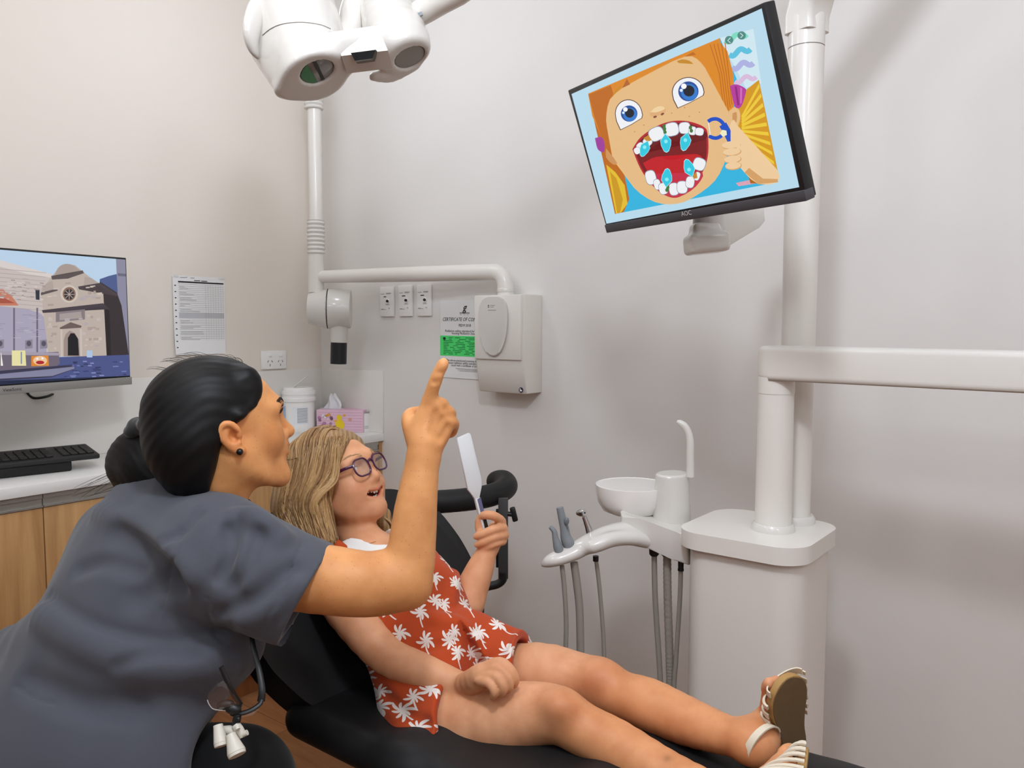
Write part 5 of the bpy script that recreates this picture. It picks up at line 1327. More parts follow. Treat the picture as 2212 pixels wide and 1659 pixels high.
# torso core, limbs
tl = unit(comb(Bw, -.60, .0, .80)); tf = comb(Bw, .80, -.06, .60)
sN, sF = A(488, 1205, 1.285), A(245, 1175, 1.535)
wd.cap(sN, sF, .055, .055, .05)
wd.ell(A(365, 1270, 1.41), (.11, .155, .15), np.array([tf, tl, np.cross(tf, tl)]), .06)
wd.ell(A(260, 1470, 1.37), (.10, .13, .17), np.array([tf, tl, np.cross(tf, tl)]), .08)
wd.ell(A(150, 1650, 1.33), (.13, .155, .14), np.array([tf, tl, np.cross(tf, tl)]), .08)
for cx_, cy_, r_ in ((600, 1590, 153), (560, 1645, 158)): wd.cap(A(cx_, cy_, .9), A(cx_, cy_, 1.8), r_ * .9 / F, r_ * 1.8 / F, .02, 's')
el = A(872, 1254, 1.275)
wd.chain([sN, A(600, 1235, 1.275), A(720, 1254, 1.27), A(800, 1262, 1.27), A(850, 1257, 1.272)], [.056, .056, .0535, .050, .047], .02, n=3)
wd.chain([A(845, 1250, 1.272), A(880, 1235, 1.275), A(892, 1160, 1.285), A(898, 1100, 1.29), A(908, 1030, 1.30), A(917, 968, 1.31)], [.044, .0405, .0365, .0335, .0285, .0245], .018, n=3)
wd.ell(A(897, 1277, 1.272), (.018, .02, .018), None, .03)
# right hand, index finger raised
H1 = 1.31
wd.cap(A(917, 985, 1.308), A(918, 950, 1.312), .0245, .024, .012)
for (x, y, Y, r) in ((927, 868, 1.318, .0118), (946, 876, 1.318, .0115), (961, 893, 1.322, .0105), (969, 914, 1.326, .0095)):
    wd.cap(A(917 + (x - 940) * .35, 955, 1.313), A(x, y, Y), .015, r, .016)
wd.ell(A(930, 925, 1.322), (.030, .014, .034), np.array([Bw[0], Bw[2], Bw[1]]), .02)
wd.chain([A(928, 866, 1.316), A(934, 842, 1.310), A(941, 822, 1.306), A(948, 804, 1.305), A(955, 790, 1.305), A(959, 783, 1.306)], [.0115, .0096, .0094, .0082, .0080, .0068], .006, n=3)
for (x, y, Y, r, dx, dy) in ((949, 874, 1.316, .0105, 10, 4), (963, 890, 1.320, .0100, 12, 8), (972, 911, 1.324, .0088, 11, 9)):
    wd.chain([A(x, y, Y), A(x + dx * .6, y + dy * .3, Y + .012), A(x + dx * .75, y + dy * 1.0, Y + .036), A(x + dx * .2, y + dy * 2.6, Y + .050), A(x - 16, y + 24, Y + .042), A(x - 26, y + 18, Y + .026)], [r, r * 1.0, r * .95, r * .9, r * .82, r * .72], .004, n=3)
wd.chain([A(898, 950, 1.318), A(888, 925, 1.322), A(882, 904, 1.330), A(890, 893, 1.346), A(915, 890, 1.366), A(938, 893, 1.374)], [.0150, .0130, .0102, .0095, .0092, .0076], .008, n=3)
for g_ in ([(942, 892), (938, 915), (932, 935)], [(957, 905), (950, 925), (942, 942)], [(968, 922), (960, 938), (950, 950)], [(956, 866), (962, 880)], [(968, 884), (974, 897)]):
    q = hits(wd, g_, 4, -.0005)
    if len(q) > 2: wd.chain(q, [.0022] * len(q), .010, 's', n=1)
for g_ in ([(930, 826), (940, 829), (950, 827)], [(932, 821), (941, 824), (951, 821)], [(942, 803), (949, 806), (957, 804)]):
    q = hits(wd, g_, 4, .0003)
    if len(q) > 2: wd.chain(q, [.0007] * len(q), .003, 's', n=1)
# left arm, resting forward and hidden behind the body
wd.chain([sF, A(270, 1330, 1.58), A(290, 1450, 1.56), A(330, 1560, 1.50)], [.052, .046, .040, .032], .02, n=2); wd.ell(A(350, 1600, 1.47), (.04, .03, .05), None, .02)
# legs
KN = A(505, 1706, 1.30)
wd.chain([A(170, 1700, 1.36), A(340, 1690, 1.33), KN], [.085, .078, .066], .05, n=2)
wd.chain([KN, KN + V(.02, .02, -.22), KN * V(1, 1, 0) + V(.0, .03, .09)], [.062, .054, .038], .03, n=2)
fN = KN * V(1, 1, 0)
lhip, lkn = A(60, 1690, 1.50), A(330, 1690, 1.66)
wd.chain([lhip, (lhip + lkn) / 2, lkn], [.085, .076, .060], .05, n=2)
fL = lkn * V(1, 1, 0)
wd.chain([lkn, fL + V(0, 0, .35), fL + V(0, 0, .09)], [.056, .050, .036], .03, n=2)
woman = None
wsk = skin_mat('tanned_skin', 'D89860', 'C6844E', 'A06A42')
def wext(p, c):
    q = hw.loc(p); w = np.exp(-(((q[:, 0] - .066) / .03) ** 2 + ((np.abs(q[:, 1]) - .05) / .02) ** 2 + ((q[:, 2] + .012) / .022) ** 2))
    c = c * (1 - .25 * w[:, None]) + .25 * w[:, None] * np.array([1.0, .78, .72])
    e = np.exp(-(((q[:, 1] + .085) / .016) ** 2 + ((q[:, 0] + .004) / .03) ** 2 + ((q[:, 2] - .002) / .04) ** 2))[:, None]
    c = c * (1 - .5 * e) + .5 * e * np.array([1.08, .78, .68])
    nl = np.linalg.norm((p - A(960, 781, 1.300)) / V(.0055, .012, .0085), axis=1) < 1
    c[nl] = np.array([1.1, 1.12, 1.2]); return c
woman = sdf_obj('person', wd, .0026, wsk, None, relax=2, attr={'tint': lip_tint(hw, (.86, .52, .52), .0062, extra=wext)})
tag(woman, 'dark-haired woman in a grey clinic tunic leaning in and pointing upward', 'person')
eye_parts(hw, woman, mat('brown_iris', '3A2416', .2), look=(.92, -.1, .35))
# brows and lashes
bm_ = mat('dark_brow_hair', '1C1310', .6)
for y in (-1, 1):
    pts = spline([(.0985, y * .012, .0395), (.0985, y * .022, .0445), (.094, y * .034, .0470), (.083, y * .047, .0420)], 6)
    cs = []
    for i in range(len(pts) * 3):
        t = RNG.random() * (len(pts) - 1.001); i0 = int(t); p = pts[i0] + (pts[i0 + 1] - pts[i0]) * (t - i0)
        o = V(.0035, 0, (RNG.random() - .5) * .0045); p = p + o
        cs.append([hw.P(*p), hw.P(p[0] - .001, p[1] + y * .004, p[2] + .0015), hw.P(p[0] - .003, p[1] + y * .008, p[2] + .0015)])
    q = projv(wd, np.concatenate(cs), .0007).reshape(-1, 3, 3); cs = [(list(a_), [.0007, .0006, .0002], .2) for a_ in q]
    strands('eyebrow', cs, bm_, woman, 5, .6)
    cs = [([hw.P(*p) for p in spline([(.0895, y * .0195, .0225), (.0950, y * .026, .0275), (.0950, y * .035, .0275), (.0850, y * .0445, .0225)], 5)], [.0007, .0011, .0012, .0010], .1)]
    for k in range(12):
        t = k / 11; b = V(.0915 + .0045 * math.sin(PI * t) - .004 * t, y * (.0195 + .025 * t), .0235 + .0045 * math.sin(PI * t))
        cs.append(([hw.P(*b), hw.P(*(b + V(.005, y * .001, .001))), hw.P(*(b + V(.0085, y * .002, .0045)))], [.0006, .0005, .0002], .1))
    strands('eyelashes', cs, bm_, woman, 5, .8)
obj('earring', MB().ball(A(518, 976, 1.348), .0058, n=14, m=10), mat('black_bead', '0C0C0D', .35), woman)
# hair: smooth cap drawn back into a low bun
hs = SDF()
hw.ell(hs, (-.018, 0, .058), (.110, .085, .093), .02)
hw.ell(hs, (-.052, 0, .012), (.075, .080, .068), .03)
hw.chain(hs, [(-.070, -.01, .0), (-.066, -.012, -.035), (-.045, -.018, -.062)], [.060, .055, .04], .03, n=2)
for y in (-1, 1): hw.chain(hs, [(.045, y * .052, .096), (.058, y * .057, .066), (.052, y * .068, .040), (.030, y * .076, .028), (.012, y * .080, .034)], [.02, .014, .012, .010, .008], .02, n=3)
def facecut(p):                         # the face and neck side of the hairline
    q = hw.loc(p); x, y, z = q[..., 0], np.abs(q[..., 1]), q[..., 2]
    line = .080 - .30 * np.maximum(z - .088, 0) - .0 * z
    a = line - .10 * np.maximum(.078 - z, 0) * 0 - x
    # front hairline: x allowed up to f(z)
    f = np.interp(z, [-.1, -.07, -.045, -.03, -.012, .012, .026, .032, .045, .060, .075, .090, .105, .13], [-.060, -.050, -.038, -.030, -.026, -.010, .014, .024, .050, .062, .072, .080, .100, .12])
    return x - f
hs.fun(facecut, hw.P(0, 0, 0) - .25, hw.P(0, 0, 0) + .25, .024, 'i')
hs.ell(hw.E(-.003, .012, .002), (.001,) * 3) if False else None
hw.ell(hs, hw.E(-.003, .012, .001), (.016, .016, .026), .004, 's')
hs.fun(lambda p, d: d + .0004 * np.sin(hw.loc(p)[..., 1] * 230 + hw.loc(p)[..., 2] * 260 + 3 * np.sin(hw.loc(p)[..., 0] * 40)) * np.clip(hw.loc(p)[..., 0] * -8 + .9, .2, 1), hw.P(0, 0, 0) - .25, hw.P(0, 0, 0) + .25, 0, 'd')
blk = hair_mat('black_hair', '060505', '0F0D0E', .50, 500, .28)
sh_w = lambda p: .35 + .35 * np.sin(hw.loc(p)[:, 1] * 300 + hw.loc(p)[:, 2] * 280)
sdf_obj('hair', hs, .003, blk, woman, relax=2, attr={'strand': sh_w})
bs_ = SDF()
bc = A(322, 1005, 1.47); bax = unit(A(390, 1055, 1.46) - A(262, 965, 1.48)); bx2 = unit(np.cross(bax, Bw[2])); 
bs_.ell(A(326, 1008, 1.47), (.070, .054, .056), np.array([bax, bx2, np.cross(bax, bx2)]), .01)
bs_.ell(A(355, 1030, 1.465), (.072, .056, .055), np.array([bax, bx2, np.cross(bax, bx2)]), .03)
bs_.chain([A(345, 955, 1.46), A(295, 965, 1.475), A(272, 1005, 1.48), A(308, 1048, 1.47), A(360, 1068, 1.455), A(405, 1058, 1.45)], [.030, .032, .034, .034, .032, .03], .02, n=4)
bs_.fun(lambda p, d: d + .0005 * np.sin(((p - bc) @ bx2) * 420 + 4 * np.sin(((p - bc) @ bax) * 45)), bc - .2, bc + .2, 0, 'd')
sdf_obj('hair_bun', bs_, .003, blk, woman, relax=2, attr={'strand': lambda p: .4 + .4 * np.sin(((p - bc) @ bx2) * 420)})
ss_ = SDF()
ring = [A(*q) for q in ((290, 938, 1.455), (300, 920, 1.44), (322, 918, 1.415), (338, 935, 1.40), (350, 965, 1.395), (368, 990, 1.39), (392, 1008, 1.39))]
for i in range(len(ring) - 1):
    for k in range(3):
        t = k / 3; p = ring[i] * (1 - t) + ring[i + 1] * t
        ss_.ell(p + V(_rs.normal() * .003, _rs.normal() * .002, _rs.normal() * .003), (.017, .017, .013), rot_z(_rs.random() * 3) @ rot_x(_rs.random() * 3), .006)
sdf_obj('scrunchie', ss_, .003, mat('black_velvet', '0E0D0F', .9, sheen=.3), woman, relax=2)
cs = []
for k in range(44):
    if k < 10: b0 = A(262 + 30 * RNG.random(), 1000 + 50 * RNG.random(), 1.46); sd = bs_; dv = V(-.03 - .04 * RNG.random(), 0, -.012 - .03 * RNG.random())
    elif k < 34: b0 = A(350 + 190 * RNG.random(), 775 + 15 * RNG.random(), 1.44); sd = hs; dv = V(-.02 - .03 * RNG.random(), 0, .004)
    else: b0 = A(440 + 30 * RNG.random(), 1035 + 15 * RNG.random(), 1.38); sd = hs; dv = V(.015 + .02 * RNG.random(), -.004, -.012)
    b0 = proj(sd, b0, -.001); g_ = grad(sd, b0)
    cs.append(([b0, b0 + g_ * .006 + dv * .3, b0 + g_ * .008 + dv * .7, b0 + g_ * .004 + dv], [.0003, .0003, .00015], .3))
strands('loose_hairs', [(spline(c, 4), r, s_) for c, r, s_ in cs], blk, woman, 4, .9)['kind'] = 'stuff'
# grey tunic
tu = SDF(); txx = np.array([tf, tl, np.cross(tf, tl)]); txx = txx if txx[2][2] > 0 else txx * V(1, 1, -1)[:, None]
tu.cap(A(470, 1185, 1.31), A(262, 1168, 1.525), .075, .078, .05)
tu.ell(A(372, 1270, 1.42), (.150, .205, .185), txx, .08)
tu.ell(A(285, 1450, 1.385), (.165, .20, .20), txx, .10)
tu.ell(A(170, 1640, 1.345), (.185, .225, .19), txx, .10)
tu.cap(A(455, 1100, 1.42), A(330, 1090, 1.47), .060, .060, .05)
tu.chain([A(470, 1190, 1.31), A(530, 1225, 1.285), A(610, 1262, 1.275), A(672, 1283, 1.272)], [.088, .092, .088, .083], .035, n=3)
tu.chain([A(40, 1400, 1.44), A(160, 1385, 1.33), A(300, 1420, 1.27), A(440, 1430, 1.27), A(520, 1400, 1.33)], [.045, .05, .045, .04, .03], .04, n=3)
# fold ridges
for pts, r, Y in (([(330, 1120), (380, 1180), (430, 1225)], .012, 0), ([(480, 1130), (470, 1200), (440, 1290)], .010, 0), ([(430, 1060), (400, 1110), (385, 1160)], .010, 0)):
    pass
tu.cap(A(60, 1640, 1.30), A(330, 1645, 1.27), .12, .115, .05)
for cx_, cy_, r_ in ((600, 1590, 143), (565, 1645, 148)): tu.cap(A(cx_, cy_, .9), A(cx_, cy_, 1.8), r_ * .9 / F, r_ * 1.8 / F, .015, 's')
tu.fun(lambda p, d: d + .0045 * wob(p, 26, 0, 4) + .0016 * wob(p, 75, 3, 4), A(300, 1350, 1.4) - .6, A(300, 1350, 1.4) + .6, 0, 'd')
def tfold(pts, r, depth, k=.02, op='u'):
    q = hits(tu, pts, 5)
    if len(q) > 1:
        q = [a_ + (-grad(tu, a_)) * depth for a_ in q]
        tu.chain(q, [r] * len(q), k, op, n=2)
tfold([(215, 1105), (300, 1140), (370, 1195), (410, 1245)], .012, .006, .025)
tfold([(250, 1150), (320, 1200), (370, 1250)], .014, -.004, .03, 's')
tfold([(520, 1120), (490, 1170), (480, 1230), (500, 1290)], .011, -.003, .02, 's')
tfold([(545, 1125), (580, 1135), (610, 1160)], .014, .004, .02)
tfold([(480, 1330), (560, 1290), (630, 1230)], .010, -.003, .02, 's')
tfold([(500, 1350), (575, 1320), (640, 1265)], .010, .004, .02)
tfold([(105, 1292), (180, 1345), (280, 1378), (400, 1388), (500, 1360)], .009, -.004, .016, 's')
tfold([(90, 1330), (200, 1400), (330, 1440), (450, 1430)], .018, .008, .03)
tfold([(300, 1290), (340, 1260), (390, 1255)], .012, -.004, .03, 's')
tfold([(60, 1470), (180, 1520), (300, 1530)], .010, -.002, .03, 's')
tfold([(492, 1140), (503, 1175), (492, 1215), (470, 1250)], .007, -.002, .012, 's')
tfold([(505, 1118), (545, 1108), (578, 1135)], .012, .003, .015)
tfold([(560, 1150), (540, 1210), (505, 1265)], .007, -.002, .014, 's')
tfold([(430, 1110), (390, 1150), (350, 1165)], .006, -.002, .012, 's')
tfold([(170, 1230), (230, 1215), (300, 1235)], .008, -.002, .02, 's')
tfold([(250, 1440), (330, 1410), (420, 1410)], .007, -.002, .015, 's')
# neckline and cuff openings
tu.chain([hw.P(-.010, 0, -.03), A(458, 1062, 1.425), A(440, 1100, 1.42)], [.060, .062, .060], .008, 's', n=2)
tu.cap(A(515, 1075, 1.40), A(478, 1110, 1.40), .045, .03, .01, 's')
cA, cB = A(655, 1272, 1.272), A(740, 1303, 1.272)
tu.cap(A(664, 1281, 1.272), cB, .0735, .078, .004, 's')
cn = unit(A(664 + 198, 1281 + 105, 1.272) - A(664, 1281, 1.272)); cp_ = A(664, 1281, 1.272)
def cuffcut(p): return (p - cp_) @ cn
tu.fun(cuffcut, A(560, 1500, 1.0) - V(0, 0, .1), A(860, 1000, 1.7) + V(0, 0, .1), .002, 'i')
for pts in ([(432, 1093), (405, 1130), (380, 1185), (362, 1260), (345, 1330)], [(468, 1165), (452, 1240), (448, 1320), (470, 1375)], [(655, 1168), (625, 1240), (590, 1310), (560, 1368)], [(30, 1480), (80, 1510), (120, 1520)]):
    q = hits(tu, pts, 6)
    if len(q) > 2: tu.chain(q, [.0026] * len(q), .003, 's', n=1)
def hemcut(p): return -(p[..., 2] - (A(400, 1600, 1.25)[2] - .03 + .0))
cloth_g = mat('grey_tunic_cotton', '4C4E56', .85, spec=.2, sheen=.15, bump=(1400, .25, .0006))
sdf_obj('tunic', tu, .0035, cloth_g, woman, relax=2)
inner = SDF(); q = [A(440, 1058, 1.40), A(475, 1075, 1.372), A(462, 1092, 1.368)]
inner.chain([hw.P(-.06, -.03, -.068), A(425, 1052, 1.385), A(448, 1066, 1.37), A(458, 1082, 1.365)], [.010, .010, .009, .007], .004, n=4, flat=.6, w=Bw[0])
sdf_obj('undershirt_collar', inner, .003, black_pl, woman, relax=1)
tr = SDF()
tr.chain([A(170, 1705, 1.36), A(340, 1700, 1.33), KN], [.112, .106, .100], .05, n=3)
tr.chain([KN, KN + V(.02, .02, -.22), fN + V(.0, .03, .11)], [.084, .070, .058], .04, n=2)
tr.chain([lhip, (lhip + lkn) / 2, lkn], [.108, .098, .080], .05, n=2); tr.chain([lkn, fL + V(0, 0, .35), fL + V(0, 0, .11)], [.076, .066, .056], .04, n=2)
tr.ell(A(110, 1700, 1.33), (.17, .19, .12), txx, .06)
sdf_obj('trousers', tr, .006, mat('black_trousers', '111112', .85, spec=.2, sheen=.1), woman, relax=2)
for fp in (fN + V(0, .03, 0), fL):
    s = SDF(); s.chain([fp + V(-.04, .0, .05), fp + V(.06, .0, .045), fp + V(.15, .02, .035)], [.048, .046, .034], .02, n=3); s.fun(lambda p: -p[..., 2] + .002, fp - .3, fp + .3, .004, 'i')
    sdf_obj('shoe', s, .005, black_pl, woman, relax=2)
ws = thing('operator_stool', A(130, 1700, 1.34) * V(1, 1, 0), 'low black round stool under the seated woman, below the frame', 'stool')
zS_ = A(110, 1700, 1.33)[2] - .13
cS = A(110, 1700, 1.33) * V(1, 1, 0)
obj('seat', MB().lathe([(0, zS_ - .07), (.17, zS_ - .07), (.19, zS_ - .05), (.19, zS_ - .02), (.17, zS_), (0, zS_)], cS, n=36), black_m, ws)
obj('gas_column', MB().lathe([(.03, .08), (.03, .2), (.02, .2), (.02, zS_ - .07)], cS, n=18), dark_pl, ws)
for k in range(5):
    a = k * 2 * PI / 5; d = V(math.cos(a), math.sin(a), 0)
    obj('leg', MB().tube([cS + Z * .09, cS + d * .24 + Z * .03], [.02, .016], 10).ball(cS + d * .24 + Z * .026, .025, n=12, m=8), dark_pl, ws)
# ================================================================ the girl in the chair
Bg = basis(780, 1015)
lg_ = comb(Bg, .60, .19, .777); ug = comb(Bg, -.335, .94, .03); ug = unit(ug - lg_ * (lg_ @ ug)); fg = unit(np.cross(lg_, ug))
KG = .90
Eg = at(768, 1011, 1.655)
hg = Head(Eg - KG * (fg * .090 - lg_ * .031 + ug * .0215), fg, lg_, ug, KG)
gd = SDF(); build_head(hg, gd, child=True)
nk = at(792, 1182, 1.67); sn, sf = at(708, 1262, 1.555), at(900, 1200, 1.745)
gl_ = unit(sf - sn); pv = at(972, 1512, 1.50); gx = unit(pv - nk); gl_ = unit(gl_ - gx * (gl_ @ gx)); gf = np.cross(gx, gl_)
gf = gf if gf[2] > 0 else -gf
GX = np.array([gx, gl_, gf])
gd.chain([hg.P(-.015, 0, -.02), hg.P(-.020, 0, -.075), nk + gx * -.01, nk + gx * .03], [.046, .040, .042, .055], .03, n=3)
gd.cap(sn + gl_ * .02, sf - gl_ * .02, .036, .036, .04)
gd.ell(nk + gx * .105 - gf * .012, (.115, .108, .066), GX, .04)
gd.ell(nk + gx * .22, (.12, .098, .068), GX, .05)
gd.ell(pv - gx * .01 - gf * .01, (.08, .112, .072), GX, .05)
# near arm, straight down to the lap
gd.chain([sn, at(770, 1345, 1.49), at(835, 1415, 1.455), at(905, 1447, 1.43), at(960, 1468, 1.415), at(1003, 1482, 1.40)], [.041, .038, .034, .031, .026, .0205], .015, n=3)
# far arm raised with the mirror
gd.chain([sf, at(958, 1275, 1.70), at(1003, 1308, 1.665), at(1018, 1275, 1.675), at(1037, 1228, 1.69), at(1050, 1195, 1.70), at(1056, 1178, 1.705)], [.040, .037, .0355, .034, .028, .0205, .0195], .012, n=3)
YH = 1.70
gd.ell(at(1068, 1152, YH + .022), (.016, .013, .026), np.array([Bg[0], Bg[2], Bg[1]]), .012)
gd.cap(at(1057, 1180, YH + .006), at(1070, 1160, YH + .018), .019, .018, .012)
FG = [((1074, 1138, .022), (1083, 1127, .010), (1068, 1115, -.012), (1051, 1112, -.014), (1041, 1114, -.008)),
      ((1076, 1148, .022), (1087, 1142, .008), (1068, 1143, -.016), (1046, 1152, -.018), (1028, 1159, -.012)),
      ((1076, 1158, .020), (1090, 1156, .006), (1070, 1160, -.017), (1048, 1170, -.018), (1030, 1177, -.012)),
      ((1074, 1168, .018), (1086, 1169, .004), (1070, 1174, -.015), (1055, 1181, -.015), (1044, 1186, -.010))]
for i, q in enumerate(FG):
    k = (1.0, 1.0, .95, .85)[i]
    gd.chain([at(x, y, YH + d) for x, y, d in q], np.array([.0105, .0098, .0088, .0082, .0068]) * k, .0035, n=3)
gd.chain([at(1052, 1168, YH + .006), at(1040, 1150, YH + .002), at(1035, 1132, YH + .000), at(1038, 1115, YH - .002)], [.013, .0098, .0086, .0068], .006, n=3)
# legs
gd.chain([at(935, 1560, 1.43), at(1070, 1556, 1.375), at(1160, 1542, 1.345), at(1207, 1546, 1.325), at(1262, 1577, 1.30), at(1330, 1614, 1.27), at(1430, 1672, 1.21), at(1530, 1712, 1.15), at(1612, 1742, 1.105)],
         [.068, .063, .052, .0450, .041, .0425, .0385, .030, .0255], .012, n=3)
gd.chain([at(1035, 1475, 1.56), at(1160, 1455, 1.49), at(1240, 1467, 1.455), at(1292, 1480, 1.425), at(1345, 1504, 1.395), at(1400, 1522, 1.36), at(1480, 1556, 1.31), at(1560, 1585, 1.255), at(1625, 1604, 1.21)],
         [.064, .056, .0485, .0455, .0415, .0435, .039, .031, .0258], .012, n=3)
gd.ell(at(1212, 1522, 1.30), (.026, .026, .02), None, .03); gd.ell(at(1296, 1458, 1.41), (.026, .026, .02), None, .03)
# near hand gathered on the thigh
gd.chain([at(1000, 1481, 1.395), at(1022, 1472, 1.365), at(1042, 1460, 1.345), at(1054, 1453, 1.340)], [.0205, .0215, .0215, .0165], .006, n=2, flat=.8, w=Bg[2])
FN = [((1046, 1443, 1.345), (1080, 1431, 1.338), (1103, 1446, 1.330), (1113, 1466, 1.330), (1111, 1481, 1.336)),
      ((1046, 1452, 1.340), (1078, 1446, 1.326), (1096, 1462, 1.318), (1101, 1481, 1.319), (1097, 1492, 1.325)),
      ((1042, 1462, 1.334), (1070, 1461, 1.318), (1084, 1477, 1.311), (1086, 1492, 1.313), (1081, 1500, 1.319)),
      ((1036, 1470, 1.330), (1056, 1475, 1.314), (1066, 1489, 1.308), (1067, 1500, 1.310), (1062, 1506, 1.316))]
for i, q in enumerate(FN):
    k = (1, 1, .97, .88)[i]; gd.chain([at(*p) for p in q], np.array([.0105, .0086, .0070, .0064, .0055]) * k, .0015, n=3)
gd.chain([at(1030, 1452, 1.365), at(1062, 1449, 1.375), at(1084, 1466, 1.370)], [.012, .0090, .0070], .004, n=3)
# feet: built along a toe axis on each sole plane
def foot(d, ank, heel, toe, n, w, k=1.0):
    """ankle, heel and toe points on the sole, n outward sole normal, w width axis towards the outer side"""
    a = unit(toe - heel); L = np.linalg.norm(toe - heel)
    c = lambda t, h, s=0: heel + a * (L * t) - n * h + w * s
    d.chain([ank, c(.10, .045), c(.10, .026)], [.027, .027, .025], .02, n=2)
    d.chain([ank, c(.35, .034), c(.60, .020), c(.80, .011)], [.025, .022, .0175, .0115], .03, n=3)
    d.cap(c(.3, .018), c(.72, .014, .004), .018, .014, .02); d.cap(c(.12, .02), c(.5, .014, .012), .018, .012, .02); d.cap(c(.45, .016, -.010), c(.74, .013, -.013), .016, .0125, .02); d.cap(c(.45, .015, .012), c(.70, .012, .018), .013, .010, .02)
    for i, (s, e, r) in enumerate(((-.018, .98, .0092), (-.006, .97, .0078), (.005, .94, .0074), (.015, .90, .0070), (.024, .85, .0066))):
        d.chain([c(.70, .014, s * .8), c((.70 + e) / 2, .013 + r * .25, s), c(e - .04, r, s)], [r * 1.05, r * .95, r], .003, n=2)
    return c
nF = unit(V(.50, -.84, -.20)); aF0 = at(1712, 1480, 1.195); pl = nF @ aF0
hF, tF = on(1722, 1672, nF, pl), on(1702, 1468, nF, pl)
aF = unit(tF - hF); wF = unit(np.cross(nF, aF)); 
nN = unit(V(.90, -.38, -.16)); aN0 = at(1738, 1640, 1.075); pln = nN @ aN0
hN, tN = on(1722, 1800, nN, pln), on(1742, 1596, nN, pln)
tN = hN + unit(tN - hN) * .185; hF = tF + unit(hF - tF) * .185
aN = unit(tN - hN); wN = unit(np.cross(nN, aN))
# the outer side of each foot: far foot is her left, near foot her right
sF_ = wF if wF @ N > 0 else -wF; sN_ = wN if wN @ N < 0 else -wN
cFt = foot(gd, at(1628, 1605, 1.208), hF - nF * .012, tF - nF * .012, nF, sF_); cNt = foot(gd, at(1618, 1744, 1.102), hN - nN * .012, tN - nN * .012, nN, sN_)
gsk = skin_mat('fair_skin', 'DBA078', 'C98A62', None, .14)
def gext(p, c):
    q = hg.loc(p); w = np.exp(-(((q[:, 0] - .072) / .03) ** 2 + ((np.abs(q[:, 1]) - .045) / .02) ** 2 + ((q[:, 2] + .022) / .02) ** 2))[:, None]
    c = c * (1 - .5 * w) + .5 * w * np.array([1.06, .80, .76])
    w = np.exp(-(((q[:, 0] - .113) / .012) ** 2 + (q[:, 1] / .014) ** 2 + ((q[:, 2] + .012) / .014) ** 2))[:, None]
    c = c * (1 - .35 * w) + .35 * w * np.array([1.0, .80, .76])
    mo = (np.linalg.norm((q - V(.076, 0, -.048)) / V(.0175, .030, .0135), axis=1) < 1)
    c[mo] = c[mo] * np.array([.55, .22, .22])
    leg = p[:, 2] < .80; m_ = np.array([M @ x for x in p[leg]]) if leg.any() else np.zeros(0)
    if leg.any(): 
        lw_ = np.clip((m_ + .80) / .10, 0, 1)[:, None]; c[leg] = c[leg] * (1 - lw_ * np.array([.05, .15, .30]))
    for kp in (at(1212, 1528, 1.285), at(1298, 1462, 1.395)):
        w = np.exp(-(np.linalg.norm(p - kp, axis=1) / .035) ** 2)[:, None]; c = c * (1 - .28 * w * np.array([.5, .9, 1.0]))
    for kp in (at(1468, 1512, 1.29), at(1442, 1638, 1.19)):
        w = np.exp(-(np.linalg.norm(p - kp, axis=1) / .0075) ** 2)[:, None]; c = c * (1 - .35 * w)
    return c
girl = sdf_obj('person', gd, .0026, gsk, None, relax=2, attr={'tint': lip_tint(hg, (.92, .55, .55), .0058, extra=gext)})
tag(girl, 'blonde girl in a rust palm-print romper reclining in the dental chair, smiling', 'person')
eye_parts(hg, girl, mat('blue_grey_iris', '5A7080', .2), look=(.80, .12, .55), r=.0130)
mb = MB().use(mat('tooth_enamel', 'EFE6D6', .25, coat=.4))
for i, y in enumerate((-.0235, -.0175, -.0112, -.0042, .0048, .0122, .0180, .0238)):
    x = .0945 - 20 * y * y; sz = (.0028, .0028, .0026, .0040, .0046, .0030, .0028, .0028)[i]; hh = (.0034, .0036, .0034, .0056, .0058, .0032, .0036, .0034)[i]
    mb.ball(hg.P(x, y, -.0408 + 9 * y * y - hh * .5), V(.0026, sz, hh) * KG, hg.ax, 12, 8)
for y in (-.015, -.009, -.003, .003, .009, .015):
    mb.ball(hg.P(.0870 - 20 * y * y, y, -.0560 + 9 * y * y), V(.0022, .0027, .0034) * KG, hg.ax, 12, 8)
obj('teeth', mb, None, girl, smooth=80)
bm2 = hair_mat('light_brow_hair', 'A07E58', 'B8966C', .6)
for y in (-1, 1):
    pts = spline([(.0975, y * .013, .041), (.0965, y * .024, .0460), (.090, y * .036, .0470), (.080, y * .046, .0425)], 6); cs = []
    for i in range(40):
        t = RNG.random() * (len(pts) - 1.001); i0 = int(t); p = pts[i0] + (pts[i0 + 1] - pts[i0]) * (t - i0) + V(.001, 0, (RNG.random() - .5) * .003)
        cs.append([hg.P(*p), hg.P(p[0] - .001, p[1] + y * .004, p[2] + .001), hg.P(p[0] - .003, p[1] + y * .007, p[2] + .001)])
    q = projv(gd, np.concatenate(cs), .0006).reshape(-1, 3, 3); cs = [(list(a_), [.0005, .0004, .0002], RNG.random()) for a_ in q]
    strands('eyebrow', cs, bm2, girl, 4, .6)
gold = mat('gold', 'C9A052', .25, metal=1)
lob = hit(gd, 716, 1102)
if lob is not None:
    a = np.linspace(0, 2 * PI, 16); obj('earring', MB().tube([lob + Bg[1] * .0035 * math.cos(x) + Bg[0] * .003 * math.sin(x) + Bg[2] * -.001 for x in a], .0007, 8), gold, girl)
